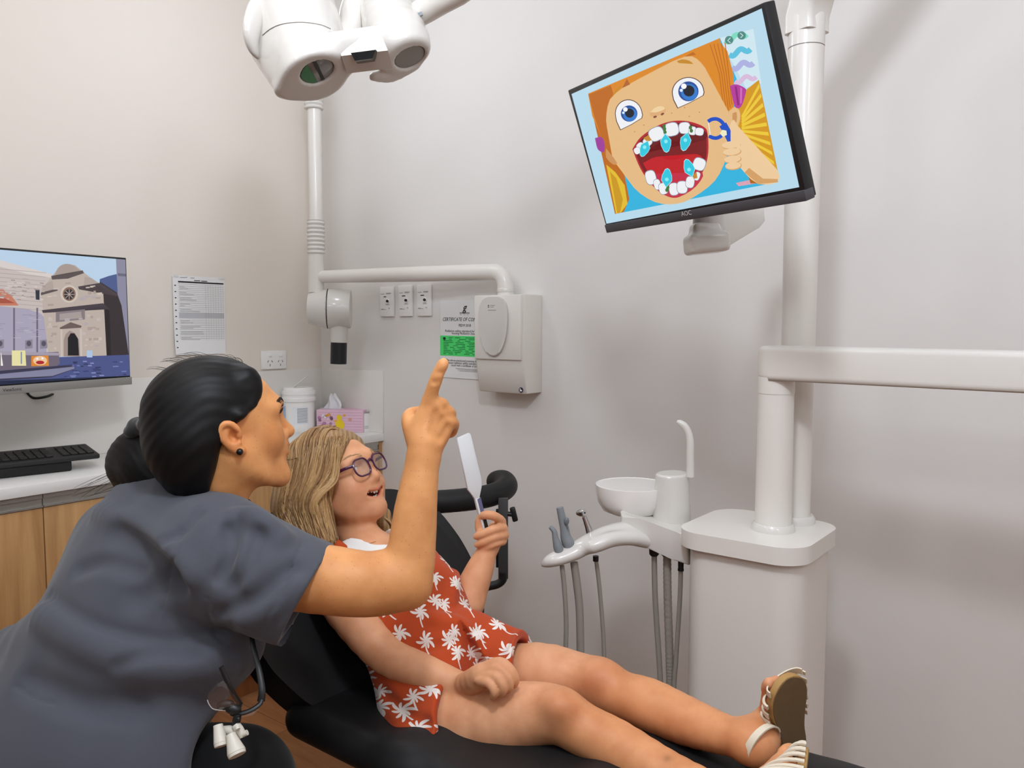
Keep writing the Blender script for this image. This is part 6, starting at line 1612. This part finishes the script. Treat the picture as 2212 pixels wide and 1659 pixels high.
# white top and rust romper
wh = SDF()
wh.ell(nk + gx * .105 - gf * .012, (.122, .114, .071), GX, .04); wh.cap(sn + gl_ * .035, sf - gl_ * .035, .042, .042, .04); wh.ell(nk + gx * .22, (.12, .102, .071), GX, .05)
wh.cap(nk + gx * .03, nk + gx * .09, .07, .09, .05)
wh.chain([nk - gx * .07 + gf * .01, nk - gx * .012 + gf * .006, nk + gx * .004 + gf * .05], [.054, .053, .044], .01, 's', n=2)
wh.fun(lambda p: (p - (nk + gx * .2)) @ gx, nk - .3, nk + .5, .004, 'i')
sdf_obj('white_top', wh, .004, mat('white_cotton', 'E9E6E3', .85, spec=.2), girl, relax=2)
ro = SDF()
ro.ell(nk + gx * .125 - gf * .006, (.115, .120, .082), GX, .04)
ro.ell(nk + gx * .235 + gf * .006, (.125, .118, .084), GX, .06)
ro.ell(pv - gx * .02, (.10, .135, .092), GX, .06)
ro.chain([at(925, 1548, 1.45), at(960, 1566, 1.42), at(998, 1576, 1.393)], [.082, .089, .090], .03, n=2)
ro.chain([at(1020, 1465, 1.56), at(1080, 1453, 1.525), at(1140, 1449, 1.492)], [.080, .078, .077], .03, n=2)
ro.ell(at(922, 1232, 1.69), (.065, .042, .036), GX, .05); ro.ell(at(950, 1300, 1.63), (.07, .05, .045), GX, .05)
ro.ell(at(1070, 1385, 1.54), (.038, .04, .034), None, .03); ro.ell(at(1012, 1372, 1.53), (.05, .06, .035), GX, .03)
ro.ell(at(905, 1590, 1.40), (.05, .05, .045), None, .04)
ro.fun(lambda p, d: d + .0035 * wob(p, 34, 2, 4) + .0015 * wob(p, 85, 5, 4), at(960, 1400, 1.5) - .4, at(960, 1400, 1.5) + .4, 0, 'd')
def rfold(pts, r, depth, k=.015, op='u'):
    q = hits(ro, pts, 5)
    if len(q) > 1:
        q = [a_ - grad(ro, a_) * depth for a_ in q]; ro.chain(q, [r] * len(q), k, op, n=1)
rfold([(905, 1400), (950, 1395), (1000, 1380), (1035, 1360)], .007, -.002, .014, 's')
rfold([(935, 1335), (985, 1345), (1025, 1375)], .010, .004, .02)
rfold([(1045, 1430), (1090, 1395), (1100, 1360)], .006, -.002, .012, 's')
rfold([(960, 1190), (985, 1240), (972, 1300)], .009, .003, .015)
rfold([(830, 1500), (880, 1545), (925, 1565)], .007, -.002, .015, 's')
rfold([(1085, 1470), (1100, 1440), (1115, 1412)], .005, -.002, .010, 's')
# openings: neckline, arm holes, leg hems
ro.fun(lambda p: -((p - (nk + gx * (.032 - .0))) @ gx) - .035 * np.clip(((p - nk) @ gl_) / .08, -.4, 1.2) - np.clip(np.abs((p - nk) @ gl_) - .055, 0, .02) * 0, nk - .3, nk + .6, .003, 'i')
nh = unit(at(1000, 1500, 1.40) * 0 + (at(1207, 1546, 1.325) - at(935, 1560, 1.43))); fh = unit(at(1292, 1480, 1.425) - at(1035, 1475, 1.56))
hemN, hemF = at(1000, 1560, 1.40), at(1135, 1452, 1.495)
ro.cap(hemN - nh * .006, hemN + nh * .12, .074, .080, .003, 's'); ro.cap(hemF - fh * .006, hemF + fh * .12, .0605, .075, .003, 's')
def hcut(p):
    a_ = (p - hemN) @ nh; b_ = (p - hemF) @ fh
    near = np.linalg.norm(p - (hemN + nh * .05), axis=-1) < np.linalg.norm(p - (hemF + fh * .05), axis=-1)
    return np.where(near, a_ + .10 * ((p - hemN) @ Z) - .0, b_ + .25 * ((p - hemF) @ N))
ro.fun(hcut, hemN - .35, hemF + .35, .002, 'i')
rm = mat('rust_palm_print', 'B9481F', .8, spec=.2, sheen=.1); nd, lk, b = nodes(rm)
def mth(op, a=None, b_=None, c=None):
    n_ = nd.new('ShaderNodeMath'); n_.operation = op
    for i, v in enumerate((a, b_, c)):
        if v is None: continue
        if isinstance(v, (int, float)): n_.inputs[i].default_value = v
        else: lk.new(v, n_.inputs[i])
    return n_.outputs[0]
uvn = nd.new('ShaderNodeUVMap'); uvn.uv_map = 'UVMap'
def palms(scale, off, R, keep):
    mp = nd.new('ShaderNodeMapping'); mp.inputs['Scale'].default_value = (scale, scale, 1); mp.inputs['Location'].default_value = off; lk.new(uvn.outputs['UV'], mp.inputs['Vector'])
    vo = nd.new('ShaderNodeTexVoronoi'); vo.voronoi_dimensions = '2D'; vo.inputs['Scale'].default_value = 1; vo.inputs['Randomness'].default_value = .62; lk.new(mp.outputs['Vector'], vo.inputs['Vector'])
    sb = nd.new('ShaderNodeVectorMath'); sb.operation = 'SUBTRACT'; lk.new(mp.outputs['Vector'], sb.inputs[0]); lk.new(vo.outputs['Position'], sb.inputs[1])
    sp = nd.new('ShaderNodeSeparateXYZ'); lk.new(sb.outputs[0], sp.inputs[0]); sc_c = nd.new('ShaderNodeSeparateColor'); lk.new(vo.outputs['Color'], sc_c.inputs[0])
    x0, y0 = sp.outputs[0], sp.outputs[1]
    rt = mth('MULTIPLY_ADD', sc_c.outputs[0], 1.9, -.95)
    cs_, sn_ = mth('COSINE', rt), mth('SINE', rt)
    x = mth('SUBTRACT', mth('MULTIPLY', x0, cs_), mth('MULTIPLY', y0, sn_)); y = mth('ADD', mth('MULTIPLY', x0, sn_), mth('MULTIPLY', y0, cs_))
    y2 = mth('SUBTRACT', y, .06)
    r = mth('SQRT', mth('ADD', mth('MULTIPLY', x, x), mth('MULTIPLY', y2, y2))); a = mth('ARCTAN2', y2, x)
    a = mth('ADD', a, mth('MULTIPLY', r, 1.6))
    lobe = mth('POWER', mth('ABSOLUTE', mth('COSINE', mth('MULTIPLY', a, 4.0))), 1.3)
    var = mth('MULTIPLY_ADD', mth('SINE', mth('ADD', mth('MULTIPLY', a, 3.0), mth('MULTIPLY', sc_c.outputs[1], 6.0))), .18, .88)
    lim = mth('MULTIPLY', mth('MULTIPLY_ADD', lobe, R * .74, R * .26), var)
    star = mth('LESS_THAN', r, lim)
    bend = mth('SUBTRACT', x, mth('MULTIPLY', mth('MULTIPLY', y, y), .55))
    tr_ = mth('MULTIPLY', mth('LESS_THAN', mth('ABSOLUTE', bend), .026), mth('MULTIPLY', mth('LESS_THAN', y, .05), mth('GREATER_THAN', y, -.62)))
    k = mth('LESS_THAN', sc_c.outputs[2], keep)
    return mth('MULTIPLY', mth('MAXIMUM', star, tr_), k)
msk = mth('MAXIMUM', palms(19, (0, 0, 0), .36, 1.0), palms(20, (.47, .53, 0), .30, .45))
mx = nd.new('ShaderNodeMix'); mx.data_type = 'RGBA'; lk.new(msk, mx.inputs[0]); mx.inputs[6].default_value = (*srgb('B2451F'), 1); mx.inputs[7].default_value = (*srgb('E4DBD4'), 1)
lk.new(mx.outputs[2], b.inputs['Base Color'])
tcn = nd.new('ShaderNodeTexCoord'); nn_ = nd.new('ShaderNodeTexNoise'); nn_.inputs['Scale'].default_value = 900; lk.new(tcn.outputs['Object'], nn_.inputs['Vector'])
bpn = nd.new('ShaderNodeBump'); bpn.inputs['Strength'].default_value = .2; bpn.inputs['Distance'].default_value = .0006; lk.new(nn_.outputs['Fac'], bpn.inputs['Height']); lk.new(bpn.outputs['Normal'], b.inputs['Normal'])
q_ = unit(V(-.35, .80, -.45)); e1 = unit(np.cross(q_, Z)); e2 = np.cross(e1, q_)
sdf_obj('romper', ro, .0032, rm, girl, relax=2, uv=lambda p: np.column_stack([p @ e1, p @ e2]))
stp = hits(wh, [(712, 1160), (722, 1178), (738, 1192), (760, 1215)], 5, .003)
rust = mat('rust_cotton', 'B2451F', .8, spec=.2)
s = SDF(); s.chain([at(698, 1160, 1.63), at(716, 1171, 1.61), at(738, 1186, 1.60), at(765, 1210, 1.595), at(800, 1250, 1.59)], [.011] * 5, .003, n=4)
sdf_obj('shoulder_strap', s, .0025, rust, girl, relax=1)
# necklace
q = hits(gd, [(742, 1168), (765, 1177), (790, 1176), (812, 1170)], 8, .0006)
if len(q) > 3: obj('necklace', MB().tube(q, .0004, 6).ball(q[len(q) // 2] - Z * .002, .0018, n=8, m=6), gold, girl)
# sandals
strap_m = mat('cream_leather', 'D9CDB8', .5); sole_m = mat('brown_rubber_sole', '6E573A', .75, var=(70, .12)); edge_m = mat('tan_sole_edge', 'A8824C', .7)
SO = [(0, .0), (.08, .020), (.22, .026), (.40, .025), (.58, .030), (.74, .037), (.88, .034), (.97, .022), (1.04, .0), (1.0, -.022), (.90, -.034), (.76, -.037), (.58, -.031), (.42, -.026), (.22, -.026), (.08, -.020)]
def sandal(name_lab, heel, toe, n, w, ank, foot_c, legdir):
    a = unit(toe - heel); L = np.linalg.norm(toe - heel); s = empty('sandal', heel); s.parent = girl; s.location = Vector(heel - ORG[girl.name]); s['label'] = name_lab
    out = [tuple(p) for p in spline([(t * L - .004, x) for t, x in SO] + [(SO[0][0] * L - .004, SO[0][1])], 4)[:-1]]
    obj('sole', MB().use(edge_m).prism(out, heel, a, w, n, -.011, 0, bev=.002).use(sole_m).prism([(x * .985 + L * .007, y * .96) for x, y in out], heel, a, w, n, .0002, .0012), None, s)
    def ring(t, dt, hw_, hh, wd_, skew=0, z0=.004, a0=0, a1=PI):
        c = heel + a * (t * L); an = np.linspace(a0, a1, 22); P, O, X = [], [], []
        for x in an:
            P.append(c + w * (hw_ * math.cos(x)) - n * (z0 + hh * math.sin(x) ** .8 if math.sin(x) > 0 else z0) + a * (dt * math.sin(x) + skew * math.cos(x)))
            O.append(unit(w * math.cos(x) / hw_ - n * math.sin(x) / hh)); X.append(unit(a * 1.0 + n * .25 * math.sin(x)))
        vs, fs = band(P, np.array(X), wd_, O, .0022); return MB().add(vs, fs)
    for t, dt, hw_, hh, r, sk in ((.94, -.004, .033, .018, .011, 0), (.86, -.003, .040, .022, .0070, .006), (.81, -.004, .041, .025, .0070, -.003), (.765, -.006, .041, .028, .0070, .008), (.72, -.009, .041, .031, .0070, -.003), (.675, -.011, .041, .035, .0072, .008),
                                  (.63, -.014, .0405, .039, .0072, -.003), (.585, -.018, .040, .045, .0074, .008), (.54, -.021, .039, .052, .0074, -.002), (.49, -.024, .038, .060, .0080, .006), (.43, -.028, .037, .067, .0084, .004)):
        obj('strap', ring(t, dt, hw_, hh, r, sk), strap_m, s, smooth=50)
    e1_ = unit(np.cross(legdir, w)); an = np.linspace(0, 2 * PI, 30)
    P = [ank + legdir * (.014 + .012 * math.sin(x)) + w * (.0325 * math.cos(x)) + e1_ * (.0325 * math.sin(x)) for x in an]
    vs, fs = band(P, np.array([unit(legdir - e1_ * .2)] * 30), .011, [unit(w * math.cos(x) + e1_ * math.sin(x)) for x in an], .0024)
    obj('ankle_strap', MB().add(vs, fs), strap_m, s, smooth=50)
    sd = -1 if w @ V(.62, -.79, 0) < 0 else 1
    return s
ldF = unit(at(1625, 1604, 1.21) - at(1480, 1556, 1.31)); ldN = unit(at(1612, 1742, 1.105) - at(1430, 1672, 1.21))
sandal('cream strappy sandal on the far foot, sole facing out', hF, tF, nF, sF_, at(1628, 1605, 1.208), cFt, ldF)
sandal('cream strappy sandal on the near foot', hN, tN, nN, sN_, at(1618, 1744, 1.102), cNt, ldN)
# hair
gh = SDF()
hg.ell(gh, (-.014, 0, .047), (.104, .083, .086), .02); hg.ell(gh, (-.045, 0, .01), (.075, .080, .07), .03)
def gface(p):
    q = hg.loc(p); x, z = q[..., 0], q[..., 2]
    return x - np.interp(z, [-.12, -.08, -.04, -.01, .02, .05, .075, .095, .115, .15], [-.01, .0, .012, .022, .036, .052, .066, .080, .095, .13])
gh.fun(gface, hg.P(0, 0, 0) - .25, hg.P(0, 0, 0) + .25, .006, 'i')
gh.chain([at(705, 975, 1.71), at(662, 1005, 1.70), at(638, 1060, 1.68), at(634, 1115, 1.655), at(664, 1155, 1.63), at(708, 1172, 1.61)], [.052, .050, .046, .042, .034, .016], .03, n=3)
gh.chain([at(715, 975, 1.67), at(697, 1030, 1.655), at(680, 1090, 1.635), at(705, 1160, 1.61)], [.030, .034, .032, .016], .03, n=3)
gh.chain([at(735, 985, 1.80), at(730, 1060, 1.80), at(750, 1120, 1.78)], [.06, .055, .04], .03, n=2)
gh.chain([at(790, 1075, 1.80), at(822, 1118, 1.765), at(838, 1150, 1.75)], [.03, .024, .012], .02, n=2)
gh.fun(lambda p, d: d + .0007 * np.sin((p @ Bg[0]) * 420 + 5 * np.sin(p @ Bg[1] * 22)), hg.O - .3, hg.O + .3, 0, 'd')
ghm = hair_mat('dark_blonde_hair', '6E4C2E', 'C09A66', .42, 200)
sdf_obj('hair', gh, .003, ghm, girl, relax=2, attr={'strand': lambda p: .40 + .22 * np.sin((p @ Bg[0]) * 700 + 5 * np.sin(p @ Bg[1] * 22))})
cs = []
ROOT = [(618, 1060), (628, 1020), (645, 988), (672, 962), (705, 946), (735, 938), (752, 944)]
MID1 = [(612, 1078), (616, 1055), (634, 1040), (660, 1030), (690, 1024), (716, 1018), (733, 1000)]
MID2 = [(608, 1108), (608, 1100), (622, 1098), (645, 1096), (666, 1092), (684, 1082), (712, 1055)]
TIP = [(620, 1148), (630, 1160), (648, 1170), (670, 1178), (694, 1182), (712, 1180), (726, 1172)]
rt_, m1_, m2_, tp_ = map(lambda z: np.array(z, float), (ROOT, MID1, MID2, TIP)); U = np.linspace(0, 1, 7)
pick = lambda A_, t: np.array([np.interp(t, U, A_[:, 0]), np.interp(t, U, A_[:, 1])])
JOB = []
for k in range(420):
    t = RNG.random(); e = np.clip(t + .07 * RNG.normal(), 0, 1); r_ = RNG.random() * .30
    p0 = pick(rt_, t); p1 = pick(m1_, t); p2 = pick(m2_, (t + e) / 2); p3 = pick(tp_, e) - V(0, 14 * RNG.random())
    p0 = p0 * (1 - r_) + p1 * r_
    JOB.append((spline([tuple(p0), tuple(p1 + RNG.normal(size=2) * 2), tuple(p2 + RNG.normal(size=2) * 3), tuple(p3)], 5), .001 + .0035 * RNG.random(), float(np.clip(RNG.normal() * .26 + .48, 0, 1))))
Q = hitv(gh, np.concatenate([j[0] for j in JOB]), y1=2.2); o_ = 0; okm = ~np.isnan(Q[:, 0]); G_ = np.zeros_like(Q); G_[okm] = gradv(gh, Q[okm])
for P, lf, shd in JOB:
    q, g = Q[o_:o_ + len(P)], G_[o_:o_ + len(P)]; o_ += len(P); m_ = ~np.isnan(q[:, 0]); pts = q[m_] + g[m_] * lf
    if len(pts) > 8 and max(abs(np.diff(pts[:, 1]))) < .035: cs.append((pts, [.0010, .0024, .0024, .0010], shd))
for (a_, dx) in (((722, 985), 0), ((726, 972), 3), ((716, 992), -4), ((730, 964), 5)):
    P = [(a_[0], a_[1], 1.635), (719 + dx, 1034, 1.615), (688 + dx, 1068, 1.60), (676 + dx, 1097, 1.595), (690 + dx * 2, 1142, 1.60), (716 + dx * 2, 1170, 1.605)]
    for j in range(6): cs.append((spline([at(x + 3 * RNG.normal(), y, Y) for x, y, Y in P], 6), [.0010, .0024, .0024, .0010], float(np.clip(.78 + .2 * RNG.normal(), 0, 1))))
for j in range(60):                     # strands drawn over the crown from the parting
    t = RNG.random(); P = [hg.P(.072 - .10 * t + .01 * RNG.normal(), -.004 + .006 * RNG.normal(), .128 + .012 * math.sin(t * 3))]
    for a_ in (.35, .8, 1.15): P.append(hg.P(.062 - .11 * t, -.085 * math.sin(a_), .050 + .088 * math.cos(a_)))
    P = list(projv(gh, P, .0015))
    cs.append((spline(P, 5), [.001, .0022, .0024, .001], float(np.clip(RNG.normal() * .25 + .5, 0, 1))))
for j in range(34):
    o_ = RNG.random() * 20; P = [(800 + o_ * .5, 1082 + o_, 1.765), (818 + o_, 1110 + o_ * .5, 1.75), (842 + o_ * .3, 1126 + o_, 1.74), (850, 1144 + o_ * .7, 1.735)]
    cs.append((spline([at(*q) for q in P], 5), [.001, .0026, .0024, .001], float(RNG.random())))
strands('hair_strands', cs, ghm, girl, 5, .5)
# glasses
gls = thing('eyeglasses', hg.P(.10, 0, .0), 'purple framed eyeglasses worn by the girl in the chair', 'glasses')
fm = mat('plum_frame', '45143A', .3, coat=.3)
def glass(name, fac=.12, tint=(1, 1, 1)):
    m = bpy.data.materials.new(name); m.use_nodes = True; nt = m.node_tree; nt.nodes.remove(nt.nodes['Principled BSDF'])
    t = nt.nodes.new('ShaderNodeBsdfTransparent'); t.inputs[0].default_value = (*tint, 1); g = nt.nodes.new('ShaderNodeBsdfGlossy'); g.inputs['Roughness'].default_value = .03
    f = nt.nodes.new('ShaderNodeLayerWeight'); pw = nt.nodes.new('ShaderNodeMath'); pw.operation = 'POWER'; pw.inputs[1].default_value = 4; nt.links.new(f.outputs['Facing'], pw.inputs[0])
    ad = nt.nodes.new('ShaderNodeMath'); ad.operation = 'MULTIPLY_ADD'; ad.inputs[1].default_value = .6; ad.inputs[2].default_value = fac; nt.links.new(pw.outputs[0], ad.inputs[0])
    mx = nt.nodes.new('ShaderNodeMixShader'); nt.links.new(ad.outputs[0], mx.inputs[0]); nt.links.new(t.outputs[0], mx.inputs[1]); nt.links.new(g.outputs[0], mx.inputs[2])
    nt.links.new(mx.outputs[0], nt.nodes['Material Output'].inputs['Surface']); return m
lensg = glass('clear_lens', .16)
def lens_pt(y, u, v): return hg.P(.1125 - .0000 - .9 * (abs(y + u) ** 2) * 1.4 - .10 * (v - .0), y + u, .0165 + v)
for y in (-.0335, .0335):
    o_ = rrect(.050, .038, .0165, 6); P = [lens_pt(y, a_, b_ * (1 + .12 * (b_ > 0))) for a_, b_ in o_]
    obj('rim', MB().tube(P + [P[0], P[1]], .0020, 8, cap=False), fm, gls)
    obj('lens', MB().add([lens_pt(y, 0, 0)] + P, [[0, i + 1, (i + 1) % len(P) + 1] for i in range(len(P))]), lensg, gls, smooth=80)
obj('bridge', MB().tube(spline([lens_pt(0, -.0095, .008), hg.P(.114, 0, .030), lens_pt(0, .0095, .008)], 6), .0022, 8), fm, gls)
for y in (-1, 1):
    obj('temple', MB().tube(spline([lens_pt(y * .0335, y * .0235, .010), hg.P(.088, y * .072, .027), hg.P(.04, y * .080, .022), hg.P(-.002, y * .085, .014), hg.P(-.022, y * .082, -.006)], 5), .0032, 8, flat=.4, up=lg_), fm, gls)
# hand mirror
hmr = thing('hand_mirror', at(1040, 1110, 1.695), 'white paddle-shaped hand mirror held up by the girl', 'hand mirror')
Ym = 1.692; mo0 = at(1018, 1010, Ym)
mdir = unit(at(998, 945, Ym) - at(1045, 1135, Ym - .0)); mside = unit(np.cross(mdir, Bg[2])); 
mnrm = unit(comb(Bg, .30, .12, -1)); mside = unit(np.cross(mdir, mnrm)); mside = mside if mside @ Bg[0] > 0 else -mside; mnrm = np.cross(mside, mdir); mnrm = mnrm if mnrm @ Bg[2] < 0 else -mnrm
def mpx(x, y): 
    p = on(x, y, mnrm, mnrm @ mo0) - mo0; return (p @ mside, p @ mdir)
pad = [mpx(*q) for q in ((988, 950), (989, 946), (1012, 935), (1016, 936), (1018, 942), (1041, 1035), (1041, 1052), (1036, 1076), (1026, 1078), (1018, 1066), (1011, 1058))]
wm_ = mat('white_mirror_back', 'D6D8DA', .3, coat=.2)
obj('mirror_paddle', MB().prism(pad, mo0, mside, mdir, mnrm, -.006, 0, bev=.0015), wm_, hmr)
hd_ = [mpx(*q) for q in ((1026, 1076), (1037, 1074), (1049, 1118), (1058, 1150), (1047, 1152), (1037, 1118))]
mb = MB().use(wm_).prism(hd_, mo0, mside, mdir, mnrm, -.008, .000, bev=.0012)
mb.use(mat('slate_handle_print', '5F6080', .5)).prism([mpx(*q) for q in ((1031, 1079), (1038, 1074), (1048, 1114), (1040, 1114))], mo0, mside, mdir, mnrm, .0002, .0008)
mb.use(black_pl).prism([mpx(*q) for q in ((1042, 1116), (1049, 1116), (1057, 1148), (1049, 1150))], mo0, mside, mdir, mnrm, .0002, .0008)
obj('handle', mb, None, hmr)

q = hits(SL, [(567, 76), (585, 62), (610, 52), (650, 48), (690, 53), (714, 62)], 8, .0002, y0=1.2)
if len(q) > 3: obj('housing_seam', MB().tube(q, .0008, 6), seam_m, dl)
# ================================================================ loupes hanging in front of the woman
lo = thing('dental_loupes', at(505, 1530, 1.20), 'dental loupes with white barrels and black frame hanging below the grey tunic', 'loupes')
YL = 1.20
obj('temple', MB().tube(spline([at(542, 1365, 1.26), at(548, 1400, 1.24), at(560, 1450, 1.22), at(566, 1490, 1.205), at(564, 1515, 1.20)], 6), np.interp(np.linspace(0, 1, 25), [0, .3, .7, 1], [.0038, .0042, .0052, .0062])[:25], 10, flat=.5, up=Bw[2]), black_pl, lo)
obj('temple', MB().tube(spline([at(478, 1440, 1.16), at(495, 1480, 1.16), at(508, 1505, 1.165), at(520, 1522, 1.17)], 6), .0040, 10, flat=.6, up=Bw[2]), black_pl, lo)
obj('frame_front', MB().tube(spline([at(565, 1512, 1.20), at(560, 1522, 1.195), at(540, 1535, 1.185), at(515, 1542, 1.175), at(500, 1540, 1.17), at(520, 1522, 1.17)], 6), .0038, 10, flat=.8), black_pl, lo)
obj('nose_pads', MB().ball(at(487, 1523, 1.165), V(.014, .008, .0075), rot_y(.2), 14, 10).ball(at(503, 1531, 1.165), V(.013, .008, .008), rot_y(-.2), 14, 10), black_pl, lo)
gl2 = glass('shield_lens', .14, (.94, .93, .95))
lp = [at(x, y, Y) for x, y, Y in ((448, 1512, 1.15), (452, 1522, 1.15), (462, 1532, 1.153), (485, 1535, 1.16), (512, 1538, 1.168), (518, 1520, 1.165), (500, 1490, 1.16), (482, 1470, 1.155), (465, 1480, 1.15), (450, 1498, 1.15))]
cc_ = sum(lp) / len(lp) + V(0, -.008, 0)
obj('lens', MB().add([cc_] + lp, [[0, i + 1, (i + 1) % len(lp) + 1] for i in range(len(lp))]), gl2, lo, smooth=80)
obj('lens_edge', MB().tube(spline(lp[:5], 5), .0008, 6), mat('clear_edge', 'CFC8C4', .2, alpha=.7), lo)
lp2 = [at(x, y, Y) for x, y, Y in ((560, 1518, 1.195), (540, 1532, 1.185), (515, 1540, 1.175), (520, 1550, 1.178), (545, 1545, 1.187), (562, 1530, 1.195))]
obj('lens', MB().poly(lp2), gl2, lo, smooth=0)
obj('pivot', MB().tube([at(514, 1543, 1.168), at(511, 1556, 1.165), at(509, 1568, 1.165)], [.0055, .0062, .0048], 14).ball(at(515, 1553, 1.160), .0034, n=10, m=8), black_pl, lo)
bar_m = mat('ivory_barrel', 'CFC9BC', .45)
def barrel(x0, y0, x1, y1, Y, r0, r1):
    a, b = at(x0, y0, Y), at(x1, y1, Y - .015); d = unit(b - a); L = np.linalg.norm(b - a); k = Y / F
    return obj('barrel', MB().use(bar_m).lathe([(r0 * k * .8, .004), (r0 * k * .86, 0), (r0 * k, 0), (r0 * k * 1.02, L * .1), (r1 * k, L * .8), (r1 * k * 1.02, L * .86), (r1 * k * .98, L * .88), (r1 * k, L * .9), (r1 * k * .95, L), (0, L)], a, d, 30)
               .use(black_pl).lathe([(r0 * k * .82, .003), (0, .0035)], a, d, 24), None, lo)
barrel(471, 1566, 478, 1612, 1.155, 10.5, 15); barrel(498, 1586, 513, 1632, 1.145, 11, 20)
obj('barrel_mount', MB().use(bar_m).tube([at(478, 1580, 1.165), at(495, 1578, 1.165), at(512, 1582, 1.162)], .0075, 14).tube([at(509, 1566, 1.163), at(515, 1576, 1.160), at(524, 1590, 1.160)], [.0065, .0075, .0065], 14)
    .tube([at(522, 1588, 1.158), at(534, 1582, 1.158)], .0042, 12).tube([at(512, 1570, 1.152), at(514, 1576, 1.149)], .0035, 12), None, lo)
# ================================================================ camera, light, view
cam = bpy.data.cameras.new('camera'); cam.sensor_width = 36; cam.lens = F / 2212 * 36; cam.clip_start = .05
co = bpy.data.objects.new('camera', cam); C.objects.link(co); co.location = Vector(CAM); co.rotation_euler = (PI / 2 - PITCH, 0, 0)
bpy.context.scene.camera = co
LIGHTS = [(-1.5, .5, .36, 'w'), (-1.2, -.9, .45, 'w'), (-.3, .4, 1.8, 'c'), (.95, .2, .72, 'c'), (.3, -1.0, .6, 'c'), (-2.1, 1.55, .28, 'c')]
for i, (m, n, k, t) in enumerate(LIGHTS):
    l = bpy.data.lights.new('ceiling_lamp', 'POINT'); l.shadow_soft_size = .09; l.energy = 27 * k
    l.color = (.94, .965, 1.0) if t == 'w' else (.88, .96, 1.07)
    o = bpy.data.objects.new('ceiling_lamp', l); C.objects.link(o); o.location = Vector(W(m, n, 2.42))
w = bpy.data.worlds.new('World'); bpy.context.scene.world = w; w.use_nodes = True
w.node_tree.nodes['Background'].inputs[0].default_value = (.9, .93, 1, 1); w.node_tree.nodes['Background'].inputs[1].default_value = .2
sc = bpy.context.scene
sc.view_settings.view_transform = 'Standard'; sc.view_settings.look = 'None'; sc.view_settings.exposure = -.1; sc.view_settings.gamma = 1
sc.view_settings.use_curve_mapping = False
sc.cycles.max_bounces = 8; sc.cycles.diffuse_bounces = 5; sc.cycles.glossy_bounces = 3; sc.cycles.transmission_bounces = 6; sc.cycles.use_denoising = True
sc.cycles.caustics_reflective = False; sc.cycles.caustics_refractive = False; sc.cycles.sample_clamp_indirect = 4
# turn the whole place so the walls lie along the world axes
ca_, sa_ = math.cos(A38), math.sin(A38); R3 = np.array([[ca_, -sa_, 0], [sa_, ca_, 0], [0, 0, 1]])
for me in bpy.data.meshes:
    if me.users == 0: continue
    v = np.empty(len(me.vertices) * 3, np.float32); me.vertices.foreach_get('co', v)
    me.vertices.foreach_set('co', (v.reshape(-1, 3) @ R3.T).astype(np.float32).ravel()); me.update()
for o in bpy.data.objects:
    o.location = Vector(R3 @ np.array(o.location[:]))
co.rotation_euler = (PI / 2 - PITCH, 0, A38)
